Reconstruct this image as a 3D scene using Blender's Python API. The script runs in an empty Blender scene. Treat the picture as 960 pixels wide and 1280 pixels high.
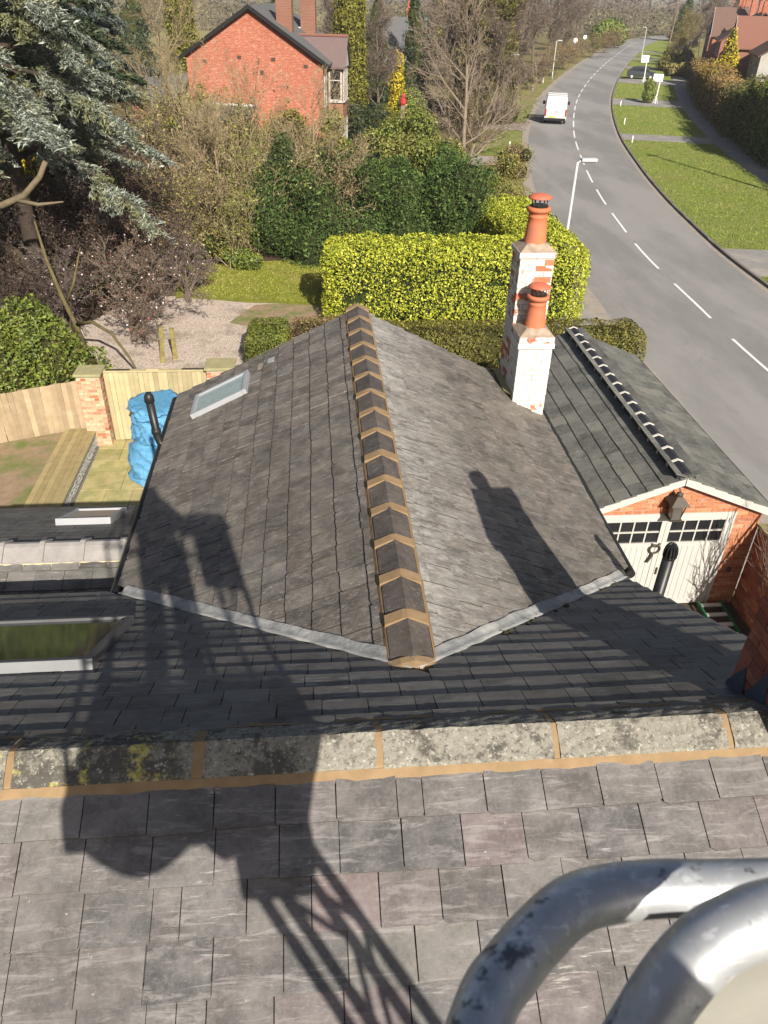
import bpy, bmesh, math, random
import numpy as np
from mathutils import Vector, Matrix
rad = math.radians
random.seed(11)
rng = np.random.default_rng(11)
sc = bpy.context.scene
COL = sc.collection

# ------------------------------------------------------------------ camera, sky, sun, exposure
CAMZ = 9.8
YAW, PITCH, ROLL = rad(5.7), rad(34.296), math.atan(0.027)
_fh = Vector((math.sin(YAW), math.cos(YAW), 0)); _r0 = Vector((math.cos(YAW), -math.sin(YAW), 0)); _up = Vector((0, 0, 1))
_F = _fh * math.cos(PITCH) - _up * math.sin(PITCH)
_u0 = _fh * math.sin(PITCH) + _up * math.cos(PITCH)
_R = _r0 * math.cos(ROLL) + _u0 * math.sin(ROLL)
_U = _u0 * math.cos(ROLL) - _r0 * math.sin(ROLL)
cam_data = bpy.data.cameras.new('camera')
cam = bpy.data.objects.new('camera', cam_data); COL.objects.link(cam)
cam.matrix_world = Matrix(((_R.x, _U.x, -_F.x, 0), (_R.y, _U.y, -_F.y, 0), (_R.z, _U.z, -_F.z, CAMZ), (0, 0, 0, 1)))
cam_data.sensor_fit = 'VERTICAL'; cam_data.sensor_height = 24; cam_data.lens = 18
cam_data.clip_start = 0.02; cam_data.clip_end = 9000
cam_data.dof.use_dof = True; cam_data.dof.focus_distance = 9.0; cam_data.dof.aperture_fstop = 8.0
sc.camera = cam
SUN_EL, SUN_AZ = rad(31.6), rad(14.0)          # azimuth: behind the camera, a little to its right
SUN = Vector((math.sin(SUN_AZ) * math.cos(SUN_EL), -math.cos(SUN_AZ) * math.cos(SUN_EL), math.sin(SUN_EL)))
world = bpy.data.worlds.new('World'); sc.world = world; world.use_nodes = True
wn = world.node_tree
sky = wn.nodes.new('ShaderNodeTexSky'); sky.sky_type = 'NISHITA'; sky.sun_disc = False
sky.sun_elevation = SUN_EL; sky.sun_rotation = math.pi - SUN_AZ
sky.air_density = 0.8; sky.dust_density = 2.5; sky.ozone_density = 0.7
wn.links.new(sky.outputs[0], wn.nodes['Background'].inputs[0]); wn.nodes['Background'].inputs[1].default_value = 0.05
sd = bpy.data.lights.new('sun', 'SUN'); sd.energy = 5.0; sd.angle = rad(0.53); sd.color = (1.0, 0.925, 0.815)
so = bpy.data.objects.new('sun', sd); COL.objects.link(so); so.rotation_euler = SUN.to_track_quat('Z', 'Y').to_euler()
so.location = (20, -40, 40)
sc.view_settings.view_transform = 'Standard'; sc.view_settings.look = 'None'
sc.view_settings.exposure = 0.92; sc.view_settings.gamma = 1.0
sc.cycles.max_bounces = 6; sc.cycles.transparent_max_bounces = 6
sc.cycles.caustics_reflective = False; sc.cycles.caustics_refractive = False

# ------------------------------------------------------------------ object helpers
def link_parent(o, parent):
    if parent is not None:
        o.parent = parent
        o.matrix_parent_inverse = Matrix.Translation(-Vector(parent.get('_w', (0, 0, 0))))

def tag(o, label=None, cat=None, group=None, kind=None):
    if label: o['label'] = label
    if cat: o['category'] = cat
    if group: o['group'] = group
    if kind: o['kind'] = kind
    return o

def thing(name, label, cat, loc=(0, 0, 0), group=None):
    o = bpy.data.objects.new(name, None); COL.objects.link(o)
    o.empty_display_size = 0.2
    o.location = loc; o['_w'] = tuple(loc)
    return tag(o, label, cat, group)

def mesh_obj(name, me, parent=None, mat=None):
    o = bpy.data.objects.new(name, me); COL.objects.link(o)
    if mat is not None and len(me.materials) == 0: me.materials.append(mat)
    link_parent(o, parent)
    return o

class MB:
    def __init__(s): s.v = []; s.f = []
    def add(s, vs, fs):
        b = len(s.v); s.v += [tuple(v) for v in vs]; s.f += [tuple(b + i for i in f) for f in fs]; return s
    def box(s, x0, x1, y0, y1, z0, z1):
        return s.add([(x0,y0,z0),(x1,y0,z0),(x1,y1,z0),(x0,y1,z0),(x0,y0,z1),(x1,y0,z1),(x1,y1,z1),(x0,y1,z1)],
                     [(3,2,1,0),(4,5,6,7),(0,1,5,4),(1,2,6,5),(2,3,7,6),(3,0,4,7)])
    def obox(s, c, a, b, d):
        c, a, b, d = Vector(c), Vector(a), Vector(b), Vector(d)
        vs = [c-a-b-d, c+a-b-d, c+a+b-d, c-a+b-d, c-a-b+d, c+a-b+d, c+a+b+d, c-a+b+d]
        return s.add(vs, [(3,2,1,0),(4,5,6,7),(0,1,5,4),(1,2,6,5),(2,3,7,6),(3,0,4,7)])
    def prism(s, poly, vec):
        n = len(poly); vec = Vector(vec)
        a = [Vector(p) for p in poly]; b = [p + vec for p in a]
        return s.add(a + b, [tuple(range(n))[::-1], tuple(range(n, 2*n))] + [(i, (i+1) % n, n+(i+1) % n, n+i) for i in range(n)])
    def tube(s, pts, r, n=8, cap=True):
        pts = [Vector(p) for p in pts]; m = len(pts)
        rs = r if isinstance(r, (list, tuple)) else [r]*m
        b = len(s.v); up = None
        for i, p in enumerate(pts):
            t = (pts[min(i+1, m-1)] - pts[max(i-1, 0)])
            t = t.normalized() if t.length > 1e-9 else Vector((0,0,1))
            if up is None: up = t.orthogonal().normalized()
            else:
                up = up - t*up.dot(t); up = up.normalized() if up.length > 1e-6 else t.orthogonal().normalized()
            w = t.cross(up)
            for k in range(n):
                a = 2*math.pi*k/n
                q = p + (up*math.cos(a) + w*math.sin(a))*rs[i]; s.v.append((q.x, q.y, q.z))
        for i in range(m-1):
            for k in range(n):
                s.f.append((b+i*n+k, b+i*n+(k+1) % n, b+(i+1)*n+(k+1) % n, b+(i+1)*n+k))
        if cap:
            s.f.append(tuple(b+k for k in range(n))[::-1]); s.f.append(tuple(b+(m-1)*n+k for k in range(n)))
        return s
    def rail(s, pts, r, n=20, k=8):
        P = [Vector(p) for p in pts]; out = []
        for i in range(len(P)-1):
            p0, p1, p2, p3 = P[max(i-1, 0)], P[i], P[i+1], P[min(i+2, len(P)-1)]
            for q in range(k):
                t = q/k; out.append(0.5*((2*p1) + (p2-p0)*t + (2*p0-5*p1+4*p2-p3)*t*t + (3*p1-p0-3*p2+p3)*t**3))
        out.append(P[-1]); return s.tube(out, r, n)
    def lathe(s, prof, c, n=20):
        c = Vector(c); b = len(s.v)
        for r, z in prof:
            for k in range(n):
                a = 2*math.pi*k/n; s.v.append((c.x+r*math.cos(a), c.y+r*math.sin(a), c.z+z))
        for i in range(len(prof)-1):
            for k in range(n):
                s.f.append((b+i*n+k, b+i*n+(k+1) % n, b+(i+1)*n+(k+1) % n, b+(i+1)*n+k))
        s.f.append(tuple(b+k for k in range(n))[::-1]); s.f.append(tuple(b+(len(prof)-1)*n+k for k in range(n)))
        return s
    def mesh(s, name, mat=None, smooth=False):
        me = bpy.data.meshes.new(name); me.from_pydata(s.v, [], s.f); me.update()
        if mat is not None: me.materials.append(mat)
        if smooth:
            me.polygons.foreach_set('use_smooth', [True]*len(me.polygons))
        return me
    def build(s, name, mat, parent=None, smooth=False, bevel=0):
        o = mesh_obj(name, s.mesh(name, mat, smooth), parent)
        if bevel:
            m = o.modifiers.new('bevel', 'BEVEL'); m.width = bevel; m.segments = 2; m.limit_method = 'ANGLE'
        return o

def np_mesh(name, V, F, mat, rnd=None, smooth=False):
    """V (n,3) array, F (m,k) array of equal-sized faces"""
    me = bpy.data.meshes.new(name)
    n, (m, k) = len(V), F.shape
    me.vertices.add(n); me.vertices.foreach_set('co', np.ascontiguousarray(V, np.float32).ravel())
    me.loops.add(m*k); me.loops.foreach_set('vertex_index', np.ascontiguousarray(F, np.int32).ravel())
    me.polygons.add(m); me.polygons.foreach_set('loop_start', np.arange(0, m*k, k, dtype=np.int32))
    me.polygons.foreach_set('loop_total', np.full(m, k, np.int32))
    if smooth: me.polygons.foreach_set('use_smooth', np.ones(m, bool))
    me.update(calc_edges=True)
    if rnd is not None:
        at = me.attributes.new('rnd', 'FLOAT', 'FACE'); at.data.foreach_set('value', np.ascontiguousarray(rnd, np.float32))
    if mat is not None: me.materials.append(mat)
    return me

# ------------------------------------------------------------------ materials
class NT:
    def __init__(s, name):
        s.m = bpy.data.materials.new(name); s.m.use_nodes = True
        s.t = s.m.node_tree; s.b = s.t.nodes['Principled BSDF']; s.pos = None
    def n(s, typ, **kw):
        x = s.t.nodes.new(typ)
        for k, v in kw.items(): setattr(x, k, v)
        return x
    def l(s, a, b): s.t.links.new(a, b)
    def position(s):
        if s.pos is None: s.pos = s.n('ShaderNodeNewGeometry').outputs['Position']
        return s.pos
    def mapped(s, scale=(1,1,1), rot=(0,0,0), src=None):
        x = s.n('ShaderNodeMapping'); x.inputs['Scale'].default_value = scale; x.inputs['Rotation'].default_value = rot
        s.l(src or s.position(), x.inputs['Vector']); return x.outputs[0]
    def noise(s, scale, detail=4, rough=0.55, vec=None, dist=0.0):
        x = s.n('ShaderNodeTexNoise'); x.inputs['Scale'].default_value = scale; x.inputs['Detail'].default_value = detail
        x.inputs['Roughness'].default_value = rough; x.inputs['Distortion'].default_value = dist
        s.l(vec or s.position(), x.inputs['Vector']); return x.outputs['Fac']
    def voronoi(s, scale, feature='F1', vec=None):
        x = s.n('ShaderNodeTexVoronoi', feature=feature); x.inputs['Scale'].default_value = scale
        s.l(vec or s.position(), x.inputs['Vector']); return x
    def ramp(s, fac, stops, interp='LINEAR'):
        x = s.n('ShaderNodeValToRGB'); x.color_ramp.interpolation = interp
        e = x.color_ramp.elements
        while len(e) < len(stops): e.new(0.5)
        for k, (p, c) in enumerate(stops):
            e[k].position = p; e[k].color = (*c, 1) if not isinstance(c, (int, float)) else (c, c, c, 1)
        s.l(fac, x.inputs[0]); return x.outputs[0]
    def mix(s, fac, a, b, blend='MIX'):
        x = s.n('ShaderNodeMix', data_type='RGBA', blend_type=blend)
        if isinstance(fac, (int, float)): x.inputs[0].default_value = fac
        else: s.l(fac, x.inputs[0])
        for sock, v in ((x.inputs[6], a), (x.inputs[7], b)):
            if isinstance(v, tuple): sock.default_value = (*v, 1)
            else: s.l(v, sock)
        return x.outputs[2]
    def math(s, op, a, b=0.0):
        x = s.n('ShaderNodeMath', operation=op)
        for sock, v in ((x.inputs[0], a), (x.inputs[1], b)):
            if isinstance(v, (int, float)): sock.default_value = v
            else: s.l(v, sock)
        return x.outputs[0]
    def rand(s):
        return s.n('ShaderNodeObjectInfo').outputs['Random']
    def attr(s, name='rnd'):
        return s.n('ShaderNodeAttribute', attribute_name=name).outputs['Fac']
    def bump(s, h, strength=0.3, dist=0.01):
        x = s.n('ShaderNodeBump'); x.inputs['Strength'].default_value = strength; x.inputs['Distance'].default_value = dist
        s.l(h, x.inputs['Height']); s.l(x.outputs[0], s.b.inputs['Normal'])
    def done(s, color=None, rough=0.8, spec=0.3, metal=0.0):
        if color is not None:
            if isinstance(color, tuple): s.b.inputs['Base Color'].default_value = (*color, 1)
            else: s.l(color, s.b.inputs['Base Color'])
        if isinstance(rough, (int, float)): s.b.inputs['Roughness'].default_value = rough
        else: s.l(rough, s.b.inputs['Roughness'])
        s.b.inputs['Specular IOR Level'].default_value = spec; s.b.inputs['Metallic'].default_value = metal
        return s.m

def mat(name, c1, c2=None, scale=6.0, rough=0.8, bump=0.25, bscale=None, bdist=0.01, spec=0.3, metal=0.0, c3=None, s3=0.7, vary=0.0):
    t = NT(name)
    c2 = c2 or tuple(x*0.8 for x in c1)
    f = t.ramp(t.noise(scale, 6, 0.6), [(0.3, 0.0), (0.7, 1.0)])
    col = t.mix(f, c1, c2)
    if c3 is not None:
        g = t.ramp(t.noise(s3, 5, 0.6), [(0.45, 0.0), (0.65, 1.0)]); col = t.mix(g, col, c3)
    if vary:
        v = t.ramp(t.rand(), [(0, 1 - vary), (1, 1 + vary)]); col = t.mix(1.0, col, v, 'MULTIPLY')
    if bump: t.bump(t.noise(bscale or scale*5, 5, 0.65), bump, bdist)
    return t.done(col, rough, spec, metal)

def slate_mat(name, stops, streak=0.5, streak_rot=(0, 0, 0), speck=0.5, spots=(0.46, 0.45, 0.41), dirt=0.5, lime=None):
    t = NT(name)
    r = t.math('FRACT', t.math('ADD', t.rand(), t.attr()))
    base = t.ramp(r, stops)
    mid = stops[len(stops)//2][1]
    cl = t.noise(5.0, 8, 0.72); base = t.mix(t.ramp(cl, [(0.44, 0.0), (0.64, 0.5)]), base, tuple(x*1.75 for x in mid))
    base = t.mix(t.ramp(cl, [(0.34, 0.6), (0.46, 0.0)]), base, tuple(x*0.5 for x in mid))
    fine = t.noise(48, 8, 0.8); base = t.mix(t.ramp(fine, [(0.52, 0.0), (0.68, 0.38)]), base, tuple(min(1, x*2.2) for x in mid))
    base = t.mix(t.ramp(fine, [(0.33, 0.5), (0.44, 0.0)]), base, tuple(x*0.35 for x in mid))
    v1 = t.mapped((1.7, 11, 11), streak_rot)
    s1 = t.noise(1.7, 7, 0.75, v1, 0.8)
    base = t.mix(t.ramp(s1, [(0.52, 0.0), (0.63, streak)]), base, tuple(min(1.0, x*2.3) for x in mid))
    v2 = t.mapped((4.0, 34, 34), (streak_rot[0], streak_rot[1], streak_rot[2] + 0.35))
    s2 = t.noise(1.5, 4, 0.6, v2, 0.5)
    base = t.mix(t.math('MULTIPLY', t.ramp(s2, [(0.60, 0.0), (0.70, streak*1.2)]), t.ramp(t.noise(1.1, 5, 0.65), [(0.47, 0.0), (0.6, 1.0)])), base, (0.44, 0.43, 0.40))
    sp = t.noise(17, 6, 0.7, None, 0.4); spm = t.ramp(t.noise(1.9, 4, 0.6), [(0.48, 0.0), (0.62, 1.0)])
    base = t.mix(t.math('MULTIPLY', t.ramp(sp, [(0.66, 0.0), (0.70, speck)]), spm), base, spots)
    dk = t.noise(1.3, 7, 0.7); base = t.mix(t.ramp(dk, [(0.50, 0.0), (0.68, dirt)]), base, tuple(x*0.42 for x in mid))
    if lime:   # lime washed out of the ridge bedding, staining the upper courses on one side
        sep = t.n('ShaderNodeSeparateXYZ'); t.l(t.position(), sep.inputs[0])
        band = t.ramp(t.math('MULTIPLY', t.math('SUBTRACT', sep.outputs[0], lime), 0.7), [(0.0, 0.0), (0.02, 0.9), (0.25, 0.6), (0.75, 0.0)])
        wash = t.ramp(t.math('ADD', t.math('MULTIPLY', s1, 0.6), t.math('MULTIPLY', t.noise(2.4, 6, 0.7), 0.4)), [(0.40, 0.0), (0.60, 1.0)])
        base = t.mix(t.math('MULTIPLY', band, wash), base, (0.38, 0.37, 0.345))
    h = t.math('ADD', t.noise(16, 7, 0.75), t.math('MULTIPLY', s1, 0.6)); t.bump(h, 0.42, 0.007)
    return t.done(base, t.ramp(fine, [(0.3, 0.5), (0.7, 0.8)]), 0.35)

def brick_mat(name, stops, paint=None, wear=(0.50, 0.62), mortar_smear=(0.5, 0.42, 0.34), smear=0.35):
    t = NT(name)
    r = t.math('FRACT', t.math('ADD', t.rand(), t.attr()))
    base = t.ramp(r, stops)
    base = t.mix(t.ramp(t.noise(16, 5, 0.65), [(0.4, 0.0), (0.75, 0.5)]), base, (0.10, 0.05, 0.04))
    base = t.mix(t.ramp(t.noise(9, 5, 0.7), [(0.55, 0.0), (0.7, smear)]), base, mortar_smear)
    if paint:
        w = t.ramp(t.noise(7.5, 6, 0.7), [(wear[0], 0.0), (wear[1], 1.0)])
        base = t.mix(w, paint, base)
        base = t.mix(t.ramp(t.noise(3.2, 6, 0.7), [(0.52, 0.0), (0.75, 0.5)]), base, (0.25, 0.24, 0.21))
    t.bump(t.noise(45, 5, 0.7), 0.5, 0.004)
    return t.done(base, 0.88, 0.2)

def leaf_mat(name, stops, clump=0.8, rough=0.5, spec=0.35, tint=None, tscale=0.5, trans=0.0):
    t = NT(name)
    f = t.math('ADD', t.math('MULTIPLY', t.attr(), 0.65), t.math('MULTIPLY', t.noise(clump, 3, 0.6), 0.45))
    col = t.ramp(f, stops)
    if tint is not None:
        col = t.mix(t.ramp(t.noise(tscale, 4, 0.6), [(0.5, 0.0), (0.62, 0.85)]), col, tint)
    t.done(col, rough, spec)
    if trans:
        tr = t.n('ShaderNodeBsdfTranslucent'); t.l(col, tr.inputs[0])
        mx = t.n('ShaderNodeMixShader'); mx.inputs[0].default_value = trans
        out = t.t.nodes['Material Output']
        t.l(t.b.outputs[0], mx.inputs[1]); t.l(tr.outputs[0], mx.inputs[2]); t.l(mx.outputs[0], out.inputs[0])
    return t.m

def wall_brick_mat(name, c1, c2, mortar, scale=1.0, axis='xz', fleck=None):
    """far brickwork whose bricks are too small to be told apart"""
    t = NT(name)
    sep = t.n('ShaderNodeSeparateXYZ'); t.l(t.position(), sep.inputs[0])
    cmb = t.n('ShaderNodeCombineXYZ')
    add = t.math('ADD', sep.outputs[0], sep.outputs[1])
    t.l(add, cmb.inputs[0]); t.l(sep.outputs[2], cmb.inputs[1])
    b = t.n('ShaderNodeTexBrick'); t.l(cmb.outputs[0], b.inputs['Vector'])
    b.inputs['Color1'].default_value = (*c1, 1); b.inputs['Color2'].default_value = (*c2, 1); b.inputs['Mortar'].default_value = (*mortar, 1)
    b.inputs['Scale'].default_value = 1.0; b.inputs['Brick Width'].default_value = 0.225; b.inputs['Row Height'].default_value = 0.075
    b.inputs['Mortar Size'].default_value = 0.007; b.inputs['Bias'].default_value = -0.2
    col = b.outputs['Color']
    if fleck is not None:
        col = t.mix(t.ramp(t.noise(9, 4, 0.7, t.mapped((0.6, 0.6, 2.0))), [(0.52, 0.0), (0.62, 0.8)]), col, fleck)
    col = t.mix(t.ramp(t.noise(0.7, 4, 0.6), [(0.35, 0.0), (0.8, 0.4)]), col, tuple(x*0.6 for x in c1))
    t.bump(b.outputs['Fac'], -0.4, 0.01)
    return t.done(col, 0.9, 0.15)

def tile_roof_mat(name, c1, c2, row=0.22, axis=0):
    t = NT(name)
    w = t.n('ShaderNodeTexWave', wave_type='BANDS', bands_direction='Z', wave_profile='SAW')
    w.inputs['Scale'].default_value = 1.0/row/ (2*math.pi) * 3.1416 * 2; w.inputs['Distortion'].default_value = 0.3
    t.l(t.position(), w.inputs['Vector'])
    col = t.mix(t.noise(3.5, 5, 0.7), c1, c2)
    col = t.mix(t.ramp(w.outputs['Fac'], [(0.0, 0.5), (0.2, 0.0)]), col, tuple(x*0.4 for x in c1))
    t.bump(w.outputs['Fac'], 0.5, 0.03)
    return t.done(col, 0.85, 0.2)

M = {}
M['slate_near'] = slate_mat('slate_near', [(0.0, (0.046, 0.046, 0.047)), (0.16, (0.112, 0.108, 0.104)), (0.30, (0.062, 0.060, 0.061)), (0.46, (0.138, 0.131, 0.120)),
    (0.62, (0.074, 0.068, 0.066)), (0.76, (0.118, 0.110, 0.107)), (0.86, (0.092, 0.086, 0.082)), (0.94, (0.112, 0.092, 0.092)), (0.97, (0.125, 0.094, 0.100)), (1.0, (0.185, 0.155, 0.115))], 0.5, (0, 0, 0.9), 0.95, dirt=0.5)
M['slate_far'] = slate_mat('slate_far', [(0.0, (0.070, 0.068, 0.065)), (0.3, (0.135, 0.130, 0.121)), (0.5, (0.086, 0.083, 0.078)), (0.75, (0.155, 0.147, 0.133)), (1.0, (0.110, 0.098, 0.084))],
    0.6, (0, 0, 0.4), 0.6)
M['slate_wing'] = slate_mat('slate_wing', [(0.0, (0.055, 0.050, 0.044)), (0.2, (0.118, 0.106, 0.092)), (0.4, (0.070, 0.066, 0.061)), (0.6, (0.135, 0.120, 0.103)), (0.8, (0.083, 0.070, 0.062)), (1.0, (0.122, 0.115, 0.107))],
    0.45, (0.0, 0.45, 0.42), 0.95, dirt=0.45, lime=0.72)
M['slate_garage'] = slate_mat('slate_garage', [(0.0, (0.065, 0.067, 0.060)), (0.4, (0.150, 0.145, 0.128)), (0.6, (0.090, 0.090, 0.081)), (1.0, (0.19, 0.18, 0.155))], 0.6, (0, 0.3, 0.42), 0.3, dirt=0.75)
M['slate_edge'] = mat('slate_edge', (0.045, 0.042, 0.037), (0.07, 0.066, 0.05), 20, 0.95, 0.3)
M['underlay'] = mat('underlay', (0.10, 0.085, 0.06), (0.05, 0.042, 0.03), 14)
M['ridge_dark'] = slate_mat('ridge_dark', [(0.0, (0.052, 0.045, 0.041)), (0.5, (0.074, 0.063, 0.056)), (1.0, (0.095, 0.078, 0.066))], 0.35, (0, 0, 0.4), 0.75)
M['ridge_block'] = mat('ridge_block', (0.018, 0.018, 0.022), (0.03, 0.03, 0.036), 5, 0.55, 0.2, 60, 0.002)
M['mortar_sand'] = mat('mortar_sand', (0.265, 0.185, 0.105), (0.205, 0.14, 0.078), 9, 0.95, 0.5, 70, 0.004, 0.1)
M['mortar_white'] = mat('mortar_white', (0.62, 0.60, 0.54), (0.45, 0.43, 0.38), 9, 0.9, 0.4, 60, 0.003, 0.1)
M['mortar_yellow'] = mat('mortar_yellow', (0.60, 0.54, 0.30), (0.48, 0.42, 0.25), 7, 0.9, 0.4, 60, 0.003, 0.1)
def stone_mat():
    t = NT('ridge_sandstone')
    base = t.mix(t.noise(5, 6, 0.7), (0.275, 0.262, 0.222), (0.165, 0.155, 0.13))
    sep = t.n('ShaderNodeSeparateXYZ'); t.l(t.position(), sep.inputs[0])
    lich = t.math('ADD', t.noise(3.4, 9, 0.78), t.math('MULTIPLY', t.noise(16, 6, 0.7), 0.35))
    dk = t.ramp(t.math('MULTIPLY', sep.outputs[0], -0.5), [(0.0, 0.0), (0.4, 0.085)])
    base = t.mix(t.ramp(t.math('ADD', lich, dk), [(0.70, 0.0), (0.78, 0.85)]), base, (0.055, 0.052, 0.045))
    base = t.mix(t.ramp(t.noise(22, 7, 0.75), [(0.5, 0.0), (0.62, 0.6)]), base, (0.13, 0.125, 0.105))
    left = t.ramp(t.math('MULTIPLY', sep.outputs[0], -0.5), [(0.28, 0.0), (0.5, 1.0)])
    yl = t.ramp(t.noise(6, 6, 0.7), [(0.56, 0.0), (0.64, 0.85)])
    base = t.mix(t.math('MULTIPLY', left, yl), base, (0.50, 0.44, 0.12))
    base = t.mix(t.ramp(t.noise(46, 6, 0.75), [(0.53, 0.0), (0.62, 0.75)]), base, (0.06, 0.056, 0.048))
    base = t.mix(t.ramp(t.noise(38, 5, 0.7), [(0.57, 0.0), (0.64, 0.6)]), base, (0.42, 0.41, 0.36))
    t.bump(t.noise(30, 8, 0.75), 0.7, 0.008)
    return t.done(base, 0.95, 0.1)
M['ridge_stone'] = stone_mat()
M['ridge_concrete'] = mat('ridge_concrete', (0.30, 0.285, 0.27), (0.22, 0.21, 0.2), 6, 0.9, 0.4, 50, 0.004, 0.1)
M['lead'] = mat('lead', (0.27, 0.275, 0.27), (0.16, 0.165, 0.165), 7, 0.7, 0.6, 14, 0.02, 0.3, c3=(0.36, 0.355, 0.34), s3=4)
M['lead_dark'] = mat('lead_dark', (0.055, 0.075, 0.105), (0.04, 0.05, 0.07), 5, 0.55, 0.3, 20, 0.006)
M['moss'] = mat('moss', (0.03, 0.035, 0.015), (0.05, 0.04, 0.02), 20, 0.95, 0.8, 60, 0.01)
M['black_plastic'] = mat('black_plastic', (0.012, 0.012, 0.013), (0.02, 0.02, 0.02), 8, 0.4, 0.05, 40)
M['red_brick'] = brick_mat('red_brick', [(0.0, (0.33, 0.11, 0.05)), (0.3, (0.44, 0.17, 0.08)), (0.55, (0.38, 0.14, 0.07)), (0.8, (0.52, 0.25, 0.13)), (1.0, (0.27, 0.10, 0.06))])
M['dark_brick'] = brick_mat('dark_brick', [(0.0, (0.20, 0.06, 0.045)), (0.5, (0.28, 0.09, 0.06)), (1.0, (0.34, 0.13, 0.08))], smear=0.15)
M['pale_brick'] = brick_mat('pale_brick', [(0.0, (0.47, 0.24, 0.14)), (0.4, (0.56, 0.36, 0.22)), (0.7, (0.52, 0.42, 0.28)), (1.0, (0.42, 0.17, 0.10))], smear=0.5)
M['white_brick'] = brick_mat('white_brick', [(0.0, (0.36, 0.11, 0.07)), (1.0, (0.42, 0.16, 0.09))], paint=(0.56, 0.55, 0.51), wear=(0.62, 0.70))
M['worn_brick'] = brick_mat('worn_brick', [(0.0, (0.36, 0.11, 0.07)), (1.0, (0.42, 0.16, 0.09))], paint=(0.52, 0.50, 0.45), wear=(0.52, 0.58))
M['bare_brick'] = brick_mat('bare_brick', [(0.0, (0.42, 0.12, 0.07)), (1.0, (0.48, 0.18, 0.09))], smear=0.15)
M['mortar_grey'] = mat('mortar_grey', (0.40, 0.36, 0.29), (0.30, 0.27, 0.22), 14, 0.95, 0.5, 70, 0.004, 0.1)
M['mortar_old'] = mat('mortar_old', (0.30, 0.28, 0.25), (0.2, 0.18, 0.16), 12, 0.95, 0.5, 70, 0.004, 0.1)
M['flaunching'] = mat('flaunching', (0.36, 0.29, 0.22), (0.20, 0.15, 0.12), 9, 0.95, 0.6, 40, 0.01, 0.1)
M['terracotta'] = mat('terracotta', (0.50, 0.155, 0.065), (0.42, 0.12, 0.055), 8, 0.7, 0.2, 50, 0.003, 0.3, c3=(0.36, 0.13, 0.08), s3=6)
M['cowl_red'] = mat('cowl_red', (0.48, 0.13, 0.075), (0.40, 0.10, 0.06), 7, 0.6, 0.15, 40)
M['white_paint'] = mat('white_paint', (0.42, 0.415, 0.385), (0.38, 0.375, 0.35), 3, 0.55, 0.08, 60, 0.002)
M['dark_glass'] = mat('dark_glass', (0.012, 0.013, 0.015), (0.02, 0.02, 0.022), 2, 0.06, 0.0, spec=0.6)
M['sky_glass'] = mat('sky_glass', (0.05, 0.06, 0.055), (0.03, 0.04, 0.04), 2, 0.07, 0.0, spec=1.0)
M['sky_reflection_glass'] = mat('sky_reflection_glass', (0.30, 0.36, 0.36), (0.22, 0.29, 0.30), 14, 0.08, 0.0, spec=0.8)  # pale base colour stands in for the sky reflected in the pane
M['velux_grey'] = mat('velux_grey', (0.30, 0.31, 0.33), (0.26, 0.27, 0.285), 4, 0.5, 0.08, 50, 0.002, 0.4)
M['velux_mid'] = mat('velux_mid', (0.20, 0.21, 0.215), (0.17, 0.175, 0.18), 4, 0.5, 0.08, 50, 0.002, 0.4)
M['velux_dark'] = mat('velux_dark', (0.085, 0.087, 0.09), (0.065, 0.066, 0.07), 4, 0.5, 0.08, 50, 0.002, 0.4)
M['blind'] = mat('blind', (0.45, 0.37, 0.28), (0.40, 0.33, 0.25), 4, 0.8, 0.0)
M['iron'] = mat('iron', (0.035, 0.03, 0.026), (0.06, 0.045, 0.03), 12, 0.6, 0.2, 50, 0.003, 0.4)
M['lantern_glass'] = mat('lantern_glass', (0.10, 0.095, 0.085), (0.07, 0.065, 0.06), 6, 0.1, 0.0, spec=0.6)
M['ladder_green'] = mat('ladder_green', (0.02, 0.10, 0.045), (0.02, 0.08, 0.04), 6, 0.5, 0.1)
M['aluminium'] = mat('aluminium', (0.62, 0.63, 0.63), (0.5, 0.5, 0.5), 6, 0.4, 0.1, spec=0.5, metal=0.5)
M['wood_fence'] = mat('wood_fence', (0.36, 0.28, 0.18), (0.27, 0.20, 0.125), 4, 0.9, 0.4, 40, 0.004, 0.15, vary=0.2)
M['wood_gate'] = mat('wood_gate', (0.40, 0.34, 0.20), (0.32, 0.275, 0.155), 4, 0.9, 0.4, 40, 0.004, 0.15, vary=0.2)
M['wood_deck'] = mat('wood_deck', (0.33, 0.265, 0.13), (0.25, 0.20, 0.10), 5, 0.9, 0.4, 40, 0.004, 0.15, vary=0.12)
M['old_post'] = mat('old_post', (0.24, 0.21, 0.07), (0.13, 0.10, 0.05), 9, 0.95, 0.5, 40, 0.006, 0.1)
M['cap_stone'] = mat('cap_stone', (0.32, 0.29, 0.16), (0.24, 0.22, 0.12), 7, 0.95, 0.4, 50, 0.004, 0.1)
M['paving'] = mat('paving', (0.40, 0.34, 0.17), (0.31, 0.27, 0.12), 4, 0.9, 0.35, 50, 0.004, 0.15, c3=(0.25, 0.24, 0.10), s3=2, vary=0.12)
M['soil'] = mat('soil', (0.30, 0.22, 0.145), (0.22, 0.16, 0.10), 5, 0.98, 0.7, 30, 0.02, 0.1, c3=(0.13, 0.16, 0.05), s3=1.6)
M['gabion'] = mat('gabion', (0.42, 0.40, 0.36), (0.2, 0.19, 0.17), 14, 0.9, 0.4, 50, 0.004, 0.15, vary=0.3)
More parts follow.
